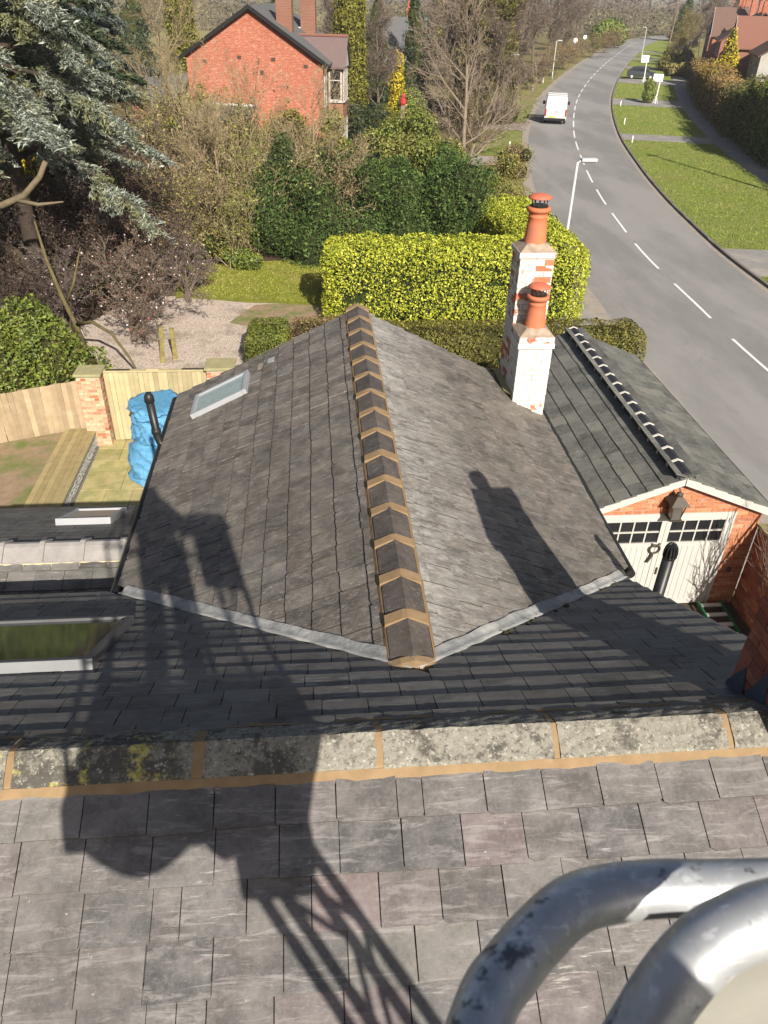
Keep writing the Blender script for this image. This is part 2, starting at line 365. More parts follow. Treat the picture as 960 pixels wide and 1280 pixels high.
def tarp_mat():
    t = NT('blue_tarp')
    n = t.noise(5, 6, 0.7); col = t.mix(n, (0.05, 0.22, 0.42), (0.13, 0.36, 0.56))
    t.bump(t.math('ADD', t.noise(9, 6, 0.65, None, 1.5), t.math('MULTIPLY', t.noise(28, 4, 0.6, None, 1.0), 0.5)), 0.9, 0.05)
    return t.done(col, 0.32, 0.7)
M['tarp'] = tarp_mat()
def galv_mat():
    t = NT('galvanised_tube')
    c = t.mix(t.noise(18, 5, 0.6), (0.50, 0.515, 0.53), (0.36, 0.375, 0.395))
    c = t.mix(t.ramp(t.noise(42, 3, 0.6, t.mapped((1, 1, 1))), [(0.62, 0.0), (0.68, 0.8)]), c, (0.035, 0.04, 0.05))
    c = t.mix(t.ramp(t.noise(60, 5, 0.7), [(0.54, 0.0), (0.64, 0.7)]), c, (0.66, 0.68, 0.70))
    c = t.mix(t.ramp(t.noise(26, 6, 0.75), [(0.54, 0.0), (0.66, 0.4)]), c, (0.24, 0.26, 0.29))
    c = t.mix(t.ramp(t.noise(9, 4, 0.6, t.mapped((1, 14, 14))), [(0.62, 0.0), (0.66, 0.7)]), c, (0.72, 0.73, 0.74))
    t.bump(t.noise(90, 4, 0.6), 0.15, 0.001)
    return t.done(c, t.ramp(t.noise(30, 4, 0.6), [(0.35, 0.34), (0.65, 0.55)]), 0.5, 0.5)
M['galv'] = galv_mat()
M['panel_grey'] = mat('panel_grey', (0.27, 0.265, 0.235), (0.21, 0.205, 0.18), 9, 0.7, 0.2, 40, 0.003)
M['cloth_dark'] = mat('cloth_dark', (0.05, 0.055, 0.07), (0.04, 0.04, 0.05), 8, 0.9, 0.3)
M['skin'] = mat('skin', (0.5, 0.32, 0.24), (0.47, 0.29, 0.22), 8, 0.6, 0.05)
M['hair'] = mat('hair', (0.06, 0.045, 0.035), (0.04, 0.03, 0.025), 30, 0.7, 0.3)
M['red_paint'] = mat('red_paint', (0.36, 0.04, 0.035), (0.30, 0.035, 0.03), 5, 0.5, 0.05)
M['rubber'] = mat('rubber', (0.02, 0.02, 0.02), (0.03, 0.03, 0.03), 9, 0.8, 0.2)
M['car_glass'] = mat('car_glass', (0.015, 0.018, 0.02), None, 2, 0.05, 0.0, spec=0.7)
M['van_white'] = mat('van_white', (0.58, 0.58, 0.56), (0.54, 0.54, 0.52), 2, 0.35, 0.0, spec=0.5)
M['car_grey'] = mat('car_grey', (0.03, 0.036, 0.04), (0.027, 0.032, 0.036), 2, 0.35, 0.0, spec=0.35)
M['plate_yellow'] = mat('plate_yellow', (0.75, 0.50, 0.05), None, 3, 0.4, 0.0)
M['lamp_red'] = mat('lamp_red', (0.35, 0.02, 0.015), None, 3, 0.3, 0.0)
M['blue_paint'] = mat('blue_paint', (0.04, 0.16, 0.34), (0.03, 0.13, 0.3), 2, 0.3, 0.0)
M['sign_white'] = mat('sign_white', (0.78, 0.78, 0.76), (0.72, 0.72, 0.70), 3, 0.5, 0.0)
M['steel_post'] = mat('steel_post', (0.42, 0.44, 0.43), (0.36, 0.38, 0.37), 3, 0.5, 0.1)
M['wood_pole'] = mat('wood_pole', (0.20, 0.155, 0.11), (0.15, 0.11, 0.08), 3, 0.9, 0.3)
def asphalt_mat():
    t = NT('asphalt')
    c = t.mix(t.noise(1.0, 6, 0.7), (0.245, 0.238, 0.230), (0.205, 0.199, 0.193))
    c = t.mix(t.ramp(t.noise(0.22, 5, 0.65, t.mapped((1, 0.25, 1), (0, 0, -0.25))), [(0.45, 0.0), (0.58, 0.85)]), c, (0.160, 0.155, 0.151))
    c = t.mix(t.ramp(t.noise(70, 3, 0.6), [(0.5, 0.0), (0.75, 0.5)]), c, (0.32, 0.31, 0.295))
    c = t.mix(t.ramp(t.noise(0.35, 3, 0.5, None, 1.5), [(0.497, 0.0), (0.5, 0.25), (0.503, 0.0)]), c, (0.085, 0.083, 0.082))
    t.bump(t.noise(120, 3, 0.7), 0.4, 0.006)
    return t.done(c, 0.88, 0.25)
M['asphalt'] = asphalt_mat()
M['tarmac_pale'] = mat('tarmac_pale', (0.24, 0.23, 0.22), (0.18, 0.175, 0.17), 3, 0.92, 0.4, 90, 0.006, 0.2, c3=(0.28, 0.26, 0.23), s3=0.8)
M['kerb_grit'] = mat('kerb_grit', (0.32, 0.28, 0.24), (0.23, 0.205, 0.18), 3, 0.95, 0.4, 60, 0.006, 0.1)
M['kerb_stone'] = mat('kerb_stone', (0.17, 0.155, 0.135), (0.12, 0.11, 0.095), 4, 0.9, 0.3, 50, 0.004, vary=0.12)
M['road_paint'] = mat('road_paint', (0.72, 0.72, 0.70), (0.55, 0.55, 0.53), 6, 0.7, 0.2, 90, 0.003)
def grass_mat(name, c1, c2, c3, s=0.35):
    t = NT(name)
    c = t.mix(t.ramp(t.noise(9, 6, 0.75), [(0.3, 0.0), (0.7, 1.0)]), c1, c2)
    c = t.mix(t.ramp(t.noise(s, 7, 0.75), [(0.45, 0.0), (0.62, 0.8)]), c, c3)
    c = t.mix(t.ramp(t.noise(2.2, 6, 0.75), [(0.40, 0.55), (0.52, 0.0)]), c, tuple(x*0.62 for x in c1))
    c = t.mix(t.ramp(t.noise(60, 3, 0.7), [(0.5, 0.0), (0.8, 0.5)]), c, tuple(x*0.35 for x in c1))
    t.bump(t.noise(55, 4, 0.75), 0.9, 0.05)
    return t.done(c, 0.95, 0.1)
M['lawn'] = grass_mat('lawn', (0.20, 0.225, 0.030), (0.26, 0.265, 0.045), (0.27, 0.235, 0.07))
M['verge'] = grass_mat('verge', (0.165, 0.215, 0.042), (0.23, 0.265, 0.06), (0.235, 0.23, 0.08))
M['rough_grass'] = grass_mat('rough_grass', (0.17, 0.185, 0.045), (0.23, 0.205, 0.08), (0.29, 0.225, 0.12))
M['ground'] = grass_mat('ground', (0.14, 0.13, 0.045), (0.18, 0.15, 0.07), (0.22, 0.17, 0.09), 0.05)
M['field'] = grass_mat('field', (0.26, 0.22, 0.10), (0.22, 0.21, 0.09), (0.30, 0.26, 0.15), 0.02)
M['field_green'] = grass_mat('field_green', (0.16, 0.19, 0.06), (0.19, 0.20, 0.07), (0.23, 0.21, 0.10), 0.02)
M['hill'] = mat('hill', (0.10, 0.12, 0.11), (0.08, 0.10, 0.10), 0.01, 0.95, 0.0)
def gravel_mat():
    t = NT('gravel')
    v = t.voronoi(38); c = t.ramp(v.outputs['Color'], [(0.1, (0.23, 0.18, 0.15)), (0.5, (0.47, 0.39, 0.33)), (0.9, (0.62, 0.53, 0.45))])
    c = t.mix(t.ramp(t.noise(0.9, 5, 0.65), [(0.5, 0.0), (0.7, 0.7)]), c, (0.15, 0.12, 0.08))
    t.bump(v.outputs['Distance'], 0.8, 0.02)
    return t.done(c, 0.9, 0.2)
M['gravel'] = gravel_mat()
M['litter'] = mat('litter', (0.10, 0.07, 0.045), (0.05, 0.035, 0.025), 8, 0.97, 0.8, 30, 0.03, 0.1)
M['yard'] = mat('yard', (0.085, 0.065, 0.045), (0.05, 0.04, 0.03), 6, 0.97, 0.7, 30, 0.02, 0.1)
# foliage
M['laurel'] = leaf_mat('laurel', [(0.12, (0.06, 0.095, 0.010)), (0.32, (0.18, 0.22, 0.016)), (0.55, (0.33, 0.36, 0.030)), (0.95, (0.46, 0.46, 0.07))], 1.2, 0.55, 0.22)
M['laurel_core'] = mat('laurel_core', (0.035, 0.045, 0.010), (0.05, 0.04, 0.015), 6, 0.95, 0.8, 12, 0.08, 0.1)  # dark core colour painting the shade inside foliage
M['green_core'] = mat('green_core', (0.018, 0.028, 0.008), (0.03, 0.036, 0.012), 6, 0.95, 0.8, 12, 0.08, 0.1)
M['box_hedge'] = leaf_mat('box_hedge', [(0.1, (0.035, 0.035, 0.008)), (0.45, (0.095, 0.088, 0.018)), (0.95, (0.19, 0.175, 0.035))], 1.1, 0.6, 0.25)
M['box_green'] = leaf_mat('box_green', [(0.1, (0.035, 0.05, 0.008)), (0.45, (0.085, 0.105, 0.016)), (0.95, (0.17, 0.18, 0.03))], 1.1, 0.6, 0.25)
M['box_brown'] = leaf_mat('box_brown', [(0.1, (0.06, 0.038, 0.018)), (0.45, (0.15, 0.10, 0.045)), (0.95, (0.27, 0.19, 0.09))], 1.1, 0.7, 0.15)
M['yew'] = leaf_mat('yew', [(0.1, (0.016, 0.034, 0.010)), (0.45, (0.038, 0.072, 0.016)), (0.95, (0.10, 0.15, 0.034))], 0.9, 0.65, 0.18)
M['holly'] = leaf_mat('holly', [(0.1, (0.012, 0.022, 0.008)), (0.5, (0.032, 0.052, 0.016)), (0.95, (0.10, 0.125, 0.045))], 0.9, 0.6, 0.2)
M['shrub_green'] = leaf_mat('shrub_green', [(0.1, (0.035, 0.05, 0.010)), (0.45, (0.10, 0.122, 0.020)), (0.95, (0.23, 0.235, 0.045))], 0.7, 0.5, 0.35, (0.20, 0.18, 0.06), 0.6)
M['shrub_dark'] = leaf_mat('shrub_dark', [(0.1, (0.04, 0.05, 0.013)), (0.45, (0.115, 0.13, 0.028)), (0.95, (0.23, 0.235, 0.055))], 0.5, 0.55, 0.3, (0.11, 0.085, 0.045), 0.5)
M['rhodo'] = leaf_mat('rhodo', [(0.1, (0.025, 0.04, 0.008)), (0.45, (0.075, 0.105, 0.016)), (0.95, (0.20, 0.225, 0.038))], 1.0, 0.5, 0.3)
M['olive'] = leaf_mat('olive', [(0.1, (0.055, 0.052, 0.014)), (0.45, (0.155, 0.145, 0.034)), (0.95, (0.28, 0.255, 0.068))], 0.6, 0.7, 0.2, (0.20, 0.135, 0.085), 0.8)
M['brush_leaf'] = leaf_mat('brush_leaf', [(0.1, (0.06, 0.042, 0.025)), (0.5, (0.16, 0.12, 0.065)), (0.95, (0.29, 0.22, 0.13))], 0.7, 0.8, 0.15)
M['shaded_bud'] = leaf_mat('shaded_bud', [(0.1, (0.025, 0.018, 0.014)), (0.5, (0.06, 0.043, 0.034)), (0.95, (0.12, 0.085, 0.07))], 0.7, 0.9, 0.1)  # bud colour darkened to paint in the conifer's shade
M['cedar'] = leaf_mat('cedar', [(0.15, (0.035, 0.046, 0.034)), (0.42, (0.105, 0.125, 0.098)), (0.62, (0.21, 0.235, 0.195)), (0.95, (0.42, 0.45, 0.39))], 0.8, 0.6, 0.3, (0.17, 0.175, 0.075), 0.7)
M['spruce_dark'] = leaf_mat('spruce_dark', [(0.1, (0.012, 0.022, 0.012)), (0.5, (0.036, 0.055, 0.026)), (0.95, (0.08, 0.10, 0.05))], 0.5, 0.6, 0.25)
M['spruce_blue'] = leaf_mat('spruce_blue', [(0.1, (0.03, 0.042, 0.036)), (0.5, (0.08, 0.105, 0.09)), (0.95, (0.16, 0.19, 0.165))], 0.5, 0.6, 0.25)
M['leylandii'] = leaf_mat('leylandii', [(0.1, (0.05, 0.055, 0.010)), (0.45, (0.12, 0.118, 0.018)), (0.95, (0.215, 0.20, 0.035))], 0.9, 0.7, 0.2)
M['conifer_bronze'] = leaf_mat('conifer_bronze', [(0.1, (0.028, 0.028, 0.010)), (0.5, (0.085, 0.075, 0.022)), (0.95, (0.175, 0.15, 0.045))], 0.35, 0.7, 0.2, (0.10, 0.062, 0.03), 0.3)
M['golden'] = leaf_mat('golden', [(0.1, (0.13, 0.105, 0.008)), (0.45, (0.34, 0.27, 0.015)), (0.95, (0.55, 0.43, 0.03))], 0.6, 0.7, 0.2)
M['beech'] = leaf_mat('beech', [(0.1, (0.09, 0.05, 0.02)), (0.45, (0.22, 0.14, 0.055)), (0.95, (0.37, 0.26, 0.11))], 0.6, 0.8, 0.15)
M['privet'] = leaf_mat('privet', [(0.1, (0.04, 0.06, 0.014)), (0.5, (0.12, 0.155, 0.032)), (0.95, (0.24, 0.27, 0.06))], 0.4, 0.6, 0.25)
M['twig_mass'] = leaf_mat('twig_mass', [(0.1, (0.05, 0.038, 0.03)), (0.5, (0.115, 0.09, 0.072)), (0.95, (0.20, 0.165, 0.135))], 0.15, 0.9, 0.1)
M['far_olive'] = leaf_mat('far_olive', [(0.1, (0.055, 0.048, 0.032)), (0.5, (0.12, 0.108, 0.066)), (0.95, (0.20, 0.18, 0.11))], 0.06, 0.9, 0.1, (0.10, 0.078, 0.062), 0.03)
M['blossom'] = leaf_mat('blossom', [(0.1, (0.42, 0.28, 0.28)), (0.5, (0.62, 0.48, 0.47)), (0.95, (0.80, 0.70, 0.68))], 1.0, 0.8, 0.1)
M['red_leaf'] = leaf_mat('red_leaf', [(0.1, (0.10, 0.02, 0.02)), (0.5, (0.20, 0.05, 0.05)), (0.95, (0.30, 0.10, 0.09))], 1.0, 0.8, 0.1)
M['bark'] = mat('bark', (0.13, 0.10, 0.075), (0.08, 0.06, 0.045), 8, 0.95, 0.6, 40, 0.01, 0.1)
M['bark_pale'] = mat('bark_pale', (0.34, 0.285, 0.225), (0.22, 0.18, 0.135), 6, 0.95, 0.5, 40, 0.01, 0.1)
M['bark_mid'] = mat('bark_mid', (0.23, 0.185, 0.145), (0.14, 0.11, 0.085), 5, 0.95, 0.4, 40, 0.01, 0.1)
M['bark_moss'] = mat('bark_moss', (0.13, 0.11, 0.045), (0.075, 0.06, 0.035), 7, 0.95, 0.6, 40, 0.01, 0.1)
M['bark_dark'] = mat('bark_dark', (0.055, 0.042, 0.034), (0.035, 0.028, 0.022), 8, 0.95, 0.5, 40, 0.01, 0.1)
M['twig_brown'] = mat('twig_brown', (0.15, 0.115, 0.085), (0.10, 0.075, 0.055), 5, 0.95, 0.0)
M['twig_straw'] = mat('twig_straw', (0.27, 0.215, 0.125), (0.19, 0.145, 0.085), 4, 0.95, 0.0)
M['twig_purple'] = mat('twig_purple', (0.13, 0.10, 0.085), (0.08, 0.06, 0.052), 5, 0.95, 0.0)
M['limb_cut'] = mat('limb_cut', (0.17, 0.135, 0.085), (0.10, 0.08, 0.05), 7, 0.9, 0.5, 30, 0.01)

# ------------------------------------------------------------------ the ground, road, verges
def smooth_line(pts, n=8):
    P = [Vector((*p, 0)) for p in pts]; out = []
    for i in range(len(P)-1):
        p0, p1, p2, p3 = P[max(i-1, 0)], P[i], P[i+1], P[min(i+2, len(P)-1)]
        for k in range(n):
            t = k/n
            out.append(0.5*((2*p1) + (p2-p0)*t + (2*p0-5*p1+4*p2-p3)*t*t + (3*p1-p0-3*p2+p3)*t**3))
    out.append(P[-1]); return out

def sheet(name, poly, z, m, parent=None, kind='structure', sub=0):
    mb = MB(); mb.add([(p[0], p[1], z) for p in poly], [tuple(range(len(poly)))])
    o = mb.build(name, m, parent)
    if kind: o['kind'] = kind
    return o

g = MB(); N = 40
g.add([(-3500, -1500, -0.03), (3500, -1500, -0.03), (3500, 4500, -0.03), (-3500, 4500, -0.03)], [(0, 1, 2, 3)])
tag(g.build('ground', M['ground']), kind='structure')

CL = smooth_line([(14.2, -70), (14.2, -30), (14.2, 0), (14.25, 12), (14.36, 22.5), (14.66, 27.9), (15.1, 34.5), (15.94, 40.6), (17.0, 47), (18.95, 56.4), (22.5, 70.9),
                  (28.5, 90.5), (35.5, 110), (44.2, 132), (58.5, 166), (84, 222), (112, 262), (160, 305)], 10)
LEN = [0.0]
for a, b in zip(CL, CL[1:]): LEN.append(LEN[-1] + (b-a).length)
def at_len(s):
    i = max(0, min(len(LEN)-2, int(np.searchsorted(LEN, s)) - 1))
    t = (s - LEN[i])/(LEN[i+1]-LEN[i]); p = CL[i].lerp(CL[i+1], t); d = (CL[i+1]-CL[i]).normalized()
    return p, d
def off(s, o):
    p, d = at_len(s); return p + Vector((d.y, -d.x, 0))*o
def s_of_y(y):
    return float(np.interp(y, [p.y for p in CL], LEN))
def ribbon(name, o0, o1, z, m, s0=0.0, s1=None, step=2.0, parent=None, kind='structure', wob=0.0):
    s1 = LEN[-1] if s1 is None else s1
    n = max(2, int((s1-s0)/step)); mb = MB(); vs = []
    for k in range(n+1):
        s = s0 + (s1-s0)*k/n
        w = wob*(math.sin(s*0.9)+math.sin(s*2.3+1))
        a, b = off(s, o0 + w), off(s, o1); vs += [(a.x, a.y, z), (b.x, b.y, z)]
    mb.add(vs, [(2*k, 2*k+1, 2*k+3, 2*k+2) for k in range(n)])
    o = mb.build(name, m, parent)
    if kind: o['kind'] = kind
    return o
def hwL(y): return 3.95 if y < 40 else 3.7
road = ribbon('road', -3.9, 3.72, 0.0, M['asphalt'])
ribbon('road_edge_grit', -4.35, -3.75, 0.004, M['kerb_grit'], wob=0.07, step=0.8)
ribbon('road_edge_grit', 3.45, 3.74, 0.004, M['kerb_grit'], step=2)
# centre line: four metre marks with two metre gaps
s = s_of_y(21.2) - 60.9*1.0
s = s_of_y(24.3) - 4.0 - 6.03*8
marks = 0
while s < s_of_y(215):
    mb = MB(); n = 4; vs = []
    for k in range(n+1):
        a, b = off(s+4.0*k/n, -0.055), off(s+4.0*k/n, 0.055); vs += [(a.x, a.y, 0.005), (b.x, b.y, 0.005)]
    mb.add(vs, [(2*k, 2*k+1, 2*k+3, 2*k+2) for k in range(n)])
    mb.build('road_marking', M['road_paint'], road)
    s += 6.03; marks += 1
# right kerb of single stones
kerb = ribbon('kerb', 3.74, 3.80, 0.06, M['kerb_stone'])
KS = None
s = s_of_y(14)
kmesh = MB().box(-0.45, 0.45, 0.0, 0.13, -0.03, 0.11).mesh('kerb_stone', M['kerb_stone'])
while s < s_of_y(135):
    p, d = at_len(s); q = off(s, 3.73)
    o = bpy.data.objects.new('kerb_stone', kmesh); COL.objects.link(o); o.parent = kerb
    o.location = (q.x, q.y, random.uniform(-0.012, 0.008)); o.rotation_euler = (random.uniform(-.03, .03), 0, math.atan2(d.y, d.x) + math.pi)
    s += 0.92
ribbon('verge', 3.86, 11.0, 0.075, M['verge'], s_of_y(-60), None)
ribbon('footpath', 11.0, 12.7, 0.08, M['tarmac_pale'], s_of_y(-60), None)
ribbon('front_gardens', 12.7, 30, 0.05, M['rough_grass'], s_of_y(-60), None, 4)
def crossing(y0, y1, o1=11.0, z=0.082):
    return ribbon('driveway', 3.80, o1, z, M['tarmac_pale'], s_of_y(y0), s_of_y(y1), 0.5, wob=0.03)
crossing(31.2, 35.6); crossing(67.6, 70.9); crossing(91.0, 97.0, 11.0); crossing(115.5, 122); crossing(139, 143); crossing(160, 164); crossing(180, 184)
# left verge along the road
ribbon('left_verge', -8.0, -4.25, 0.003, M['rough_grass'], s_of_y(36), s_of_y(215), wob=0.1)
ribbon('left_verge', -7.0, -4.25, 0.012, M['verge'], s_of_y(58), s_of_y(69.5), 1, wob=0.15)
ribbon('left_verge', -7.5, -4.25, 0.012, M['verge'], s_of_y(75), s_of_y(92), 1, wob=0.15)
ribbon('driveway', -9, -4.0, 0.014, M['kerb_grit'], s_of_y(70), s_of_y(74.2), 0.7, wob=0.1)
ribbon('driveway', -10, -4.1, 0.014, M['kerb_grit'], s_of_y(54), s_of_y(57.5), 0.7, wob=0.1)
ribbon('pavement', -6.0, -4.35, 0.01, M['tarmac_pale'], s_of_y(-60), s_of_y(36))
# grounds round the house
sheet('lawn', [(-5.2, 28.9), (-4.0, 28.75), (-2.6, 28.35), (-1.2, 28.2), (0.2, 27.9), (3, 27.9), (7, 28.5), (8, 33.6), (4, 34.2), (-2, 33.6), (-5.5, 33.0)], 0.010, M['lawn'])
sheet('gravel_drive', [(-6.2, 19.0), (-1.4, 19.0), (-1.4, 23.0), (0.6, 24.6), (0.6, 27.6), (-1.2, 28.25), (-2.6, 28.5), (-4.0, 28.9), (-6.5, 29.3), (-8, 26), (-7, 22)], 0.006, M['gravel'])
sheet('bare_earth', [(-3.0, 26.3), (-1.5, 25.4), (0.5, 24.9), (0.5, 28.0), (-0.5, 28.3), (-2.2, 28.1)], 0.009, M['soil'])
sheet('leaf_litter', [(-16, 19), (-6.0, 19), (-5.6, 22), (-6.2, 25), (-5.4, 29), (-5.6, 45), (-20, 45)], -0.004, M['litter'])
sheet('leaf_litter', [(-6, 33.2), (8.5, 33.2), (9.5, 46), (-6, 46)], -0.006, M['litter'])
sheet('hedge_bottom', [(-1.3, 20), (10.4, 20), (10.3, 26.5), (0.8, 26.5), (-0.2, 24.4)], 0.004, M['litter'])
sheet('yard', [(3.0, -4), (8.0, -4), (8.0, 10.8), (3.0, 20)], 0.002, M['yard'])
# far fields
sheet('field', [(-260, 130), (20, 150), (60, 420), (-300, 420)], -0.012, M['field'])
sheet('field', [(-60, 100), (14, 112), (12, 146), (-80, 140)], -0.010, M['field_green'])
sheet('field', [(110, 330), (420, 300), (520, 640), (90, 700)], -0.012, M['field_green'])
sheet('field', [(60, 255), (100, 262), (150, 320), (20, 380)], -0.011, M['field'])
hb = MB(); vs = []
for k in range(81):
    a = rad(-60) + rad(120)*k/80; d = 3300
    h = 34 + 26*math.sin(k*0.33+1) + 16*math.sin(k*0.9) + 8*math.sin(k*2.1)
    x, y = math.sin(a), math.cos(a)
    vs += [(x*(d-600), y*(d-600), -1), (x*d, y*d, max(12, h)), (x*(d+700), y*(d+700), -1)]
fs = []
for k in range(80):
    b = 3*k; fs += [(b, b+3, b+4, b+1), (b+1, b+4, b+5, b+2)]
hb.add(vs, fs); tag(hb.build('hills', M['hill'], smooth=True), kind='structure')

# ------------------------------------------------------------------ slates and bricks
def slate_base(w, L, th, seed):
    r = random.Random(seed); mb = MB()
    j = lambda a: r.uniform(-a, a)
    tail = [(-w/2+0.0012, 0.012 if r.random() < .35 else 0.0), (-w/2+0.03, j(.004)), (-w*0.12, j(.005)), (w*0.2, j(.005)), (w/2-0.03, j(.004)), (w/2-0.0012, 0.016 if r.random() < .3 else 0.0)]
    poly = tail + [(w/2-0.0012, L), (-w/2+0.0012, L)]
    mb.prism([(x, y, 0) for x, y in poly], (0, 0, th)); return mb  # faces 2.. are the edges
SL_CACHE = {}
def lay_slates(parent, O, v, n, u0, u1, slope, gauge, width, m, planes=(), limit=150, skip=None, key='slate', joined='slate_field', wvar=0.0, first=0, gap=0.003):
    O, v, n = Vector(O), Vector(v).normalized(), Vector(n).normalized(); u = v.cross(n)
    L, th = gauge*1.32, 0.011
    ck = (key, round(width, 3), round(gauge, 3))
    if ck not in SL_CACHE:
        SL_CACHE[ck] = [slate_base(width, L, th, 90+k).mesh('slate', m) for k in range(6)]
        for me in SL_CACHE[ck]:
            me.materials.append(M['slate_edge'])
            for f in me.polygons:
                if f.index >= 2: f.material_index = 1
    variants = SL_CACHE[ck]
    tilt = th*1.7/gauge
    items = []
    ends = [(O + u*u0, u), (O + u*u1, -u)]
    for i in range(first, int(math.ceil(slope/gauge))):
        d = i*gauge
        uu = u0 - (width*0.5 if i % 2 else 0.0) - random.uniform(0, 0.03)
        while uu < u1 - 0.03:
            w = width*(1 + random.uniform(-wvar, wvar))
            if wvar and random.random() < 0.10: w = width*0.42
            c = uu + w/2; uu += w + gap
            ang = random.gauss(0, 0.004); t2 = tilt + random.uniform(0, 0.012)*random.random()
            vv = v*math.cos(t2) - n*math.sin(t2); nn = n*math.cos(t2) + v*math.sin(t2)
            ur = u*math.cos(ang) + vv*math.sin(ang); vr = vv*math.cos(ang) - u*math.sin(ang)
            p = O + u*c + v*(d + random.gauss(0, 0.004)) + n*(0.004 + th*1.7 + random.uniform(0, .003))
            sx = w/width
            mtx = Matrix(((ur.x*sx, vr.x, nn.x, p.x), (ur.y*sx, vr.y, nn.y, p.y), (ur.z*sx, vr.z, nn.z, p.z), (0, 0, 0, 1)))
            cs = [mtx @ Vector(q) for q in ((-width/2, 0, 0), (width/2, 0, 0), (width/2, L, 0), (-width/2, L, 0))]
            cutp, out = [], False
            for (p0, pn) in (planes(mtx.translation) if callable(planes) else list(planes)) + ends:
                ds = [(q - Vector(p0)).dot(Vector(pn)) for q in cs]
                if max(ds) <= 0.035: out = True; break
                if min(ds) < 0: cutp.append((p0, pn))
            if out or (skip and skip(cs)): continue
            mid = (cs[0]+cs[2])/2
            items.append(((mid - Vector((0, 0.5, CAMZ))).length, mtx, random.randrange(6), cutp))
    items.sort(key=lambda t: t[0])
    JV, JF, JR = [], [], []
    for k, (dd, mtx, var, cutp) in enumerate(items):
        me = variants[var]
        if k < limit:
            if cutp:
                bm = bmesh.new(); bm.from_mesh(me); bm.transform(mtx)
                for p0, pn in cutp:
                    r = bmesh.ops.bisect_plane(bm, geom=bm.verts[:]+bm.edges[:]+bm.faces[:], plane_co=p0, plane_no=pn, clear_inner=True)
                    ed = [e for e in r['geom_cut'] if isinstance(e, bmesh.types.BMEdge)]
                    if ed: bmesh.ops.holes_fill(bm, edges=ed)
                if len(bm.faces) == 0: bm.free(); continue
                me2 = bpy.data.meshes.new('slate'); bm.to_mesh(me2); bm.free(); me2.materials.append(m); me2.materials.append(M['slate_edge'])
                o = bpy.data.objects.new('slate', me2); COL.objects.link(o); o.parent = parent
                o.matrix_parent_inverse = Matrix.Translation(-Vector(parent.get('_w', (0,0,0))))
            else:
                o = bpy.data.objects.new('slate', me); COL.objects.link(o); o.parent = parent
                o.matrix_parent_inverse = Matrix.Translation(-Vector(parent.get('_w', (0,0,0))))
                o.matrix_basis = mtx
        else:
            if cutp:
                bm = bmesh.new(); bm.from_mesh(me); bm.transform(mtx)
                for p0, pn in cutp:
                    bmesh.ops.bisect_plane(bm, geom=bm.verts[:]+bm.edges[:]+bm.faces[:], plane_co=p0, plane_no=pn, clear_inner=True)
                vs = [vv_.co.copy() for vv_ in bm.verts]; bm.verts.index_update(); fs = [tuple(x.index for x in f.verts) for f in bm.faces]; bm.free()
            else:
                vs = [mtx @ q.co for q in me.vertices]; fs = [tuple(f.vertices) for f in me.polygons]
            b = len(JV); JV += [tuple(q) for q in vs]; JF += [tuple(b+i for i in f) for f in fs]; JR += [random.random()]*len(fs)
    if JF:
        me = bpy.data.meshes.new(joined); me.from_pydata(JV, [], JF); me.update(); me.materials.append(m)
        a = me.attributes.new('rnd', 'FLOAT', 'FACE'); a.data.foreach_set('value', JR)
        o = mesh_obj(joined, me, parent); o['kind'] = 'stuff'
    return len(items)

BR = [MB().box(-0.5, 0.5, -0.1, 0.0, -0.0325, 0.0325) for _ in range(1)]
def brick_variant(seed):
    r = random.Random(seed); mb = MB().box(-0.5, 0.5, -0.1, 0.0, -0.0325, 0.0325)
    mb.v = [(x*(1+r.uniform(-.012, .012)), y+r.uniform(-.003, .003), z+r.uniform(-.003, .003)) for x, y, z in mb.v]; return mb
BRICK = {}
def brick_face(parent, p0, udir, ndir, length, z0, z1, mats, keep=None, h=0.075, proud=0.0, bl=0.215, phase=0, jit=0.003, name='brick'):
    """single bricks bedded on a wall face; local x runs along the wall, local y is the outward normal"""
    u = Vector(udir).normalized(); n = Vector(ndir).normalized(); p0 = Vector(p0)
    nc = int((z1-z0)/h); cnt = 0
    for i in range(nc):
        z = z0 + (i+0.5)*h; s = -(bl+0.01)*0.5 if (i+phase) % 2 else 0.0
        while s < length - 0.02:
            a, b = max(s, 0.0), min(s+bl, length); s += bl + 0.010
            if b - a < 0.04: continue
            c = (a+b)/2
            if keep and not keep(c, z, a, b): continue
            mm = random.choices([q[0] for q in mats], [q[1] for q in mats])[0]
            kk = (mm, random.randrange(4))
            if kk not in BRICK: BRICK[kk] = brick_variant(kk[1]).mesh('brick', M[mm])
            o = bpy.data.objects.new(name, BRICK[kk]); COL.objects.link(o)
            o.parent = parent; o.matrix_parent_inverse = Matrix.Translation(-Vector(parent.get('_w', (0,0,0))))
            q = p0 + u*c + n*(proud + random.uniform(-jit, jit)); w = b-a
            o.matrix_basis = Matrix(((u.x*w, n.x, 0, q.x), (u.y*w, n.y, 0, q.y), (0, 0, 1, z), (0, 0, 0, 1)))
            cnt += 1
    return cnt

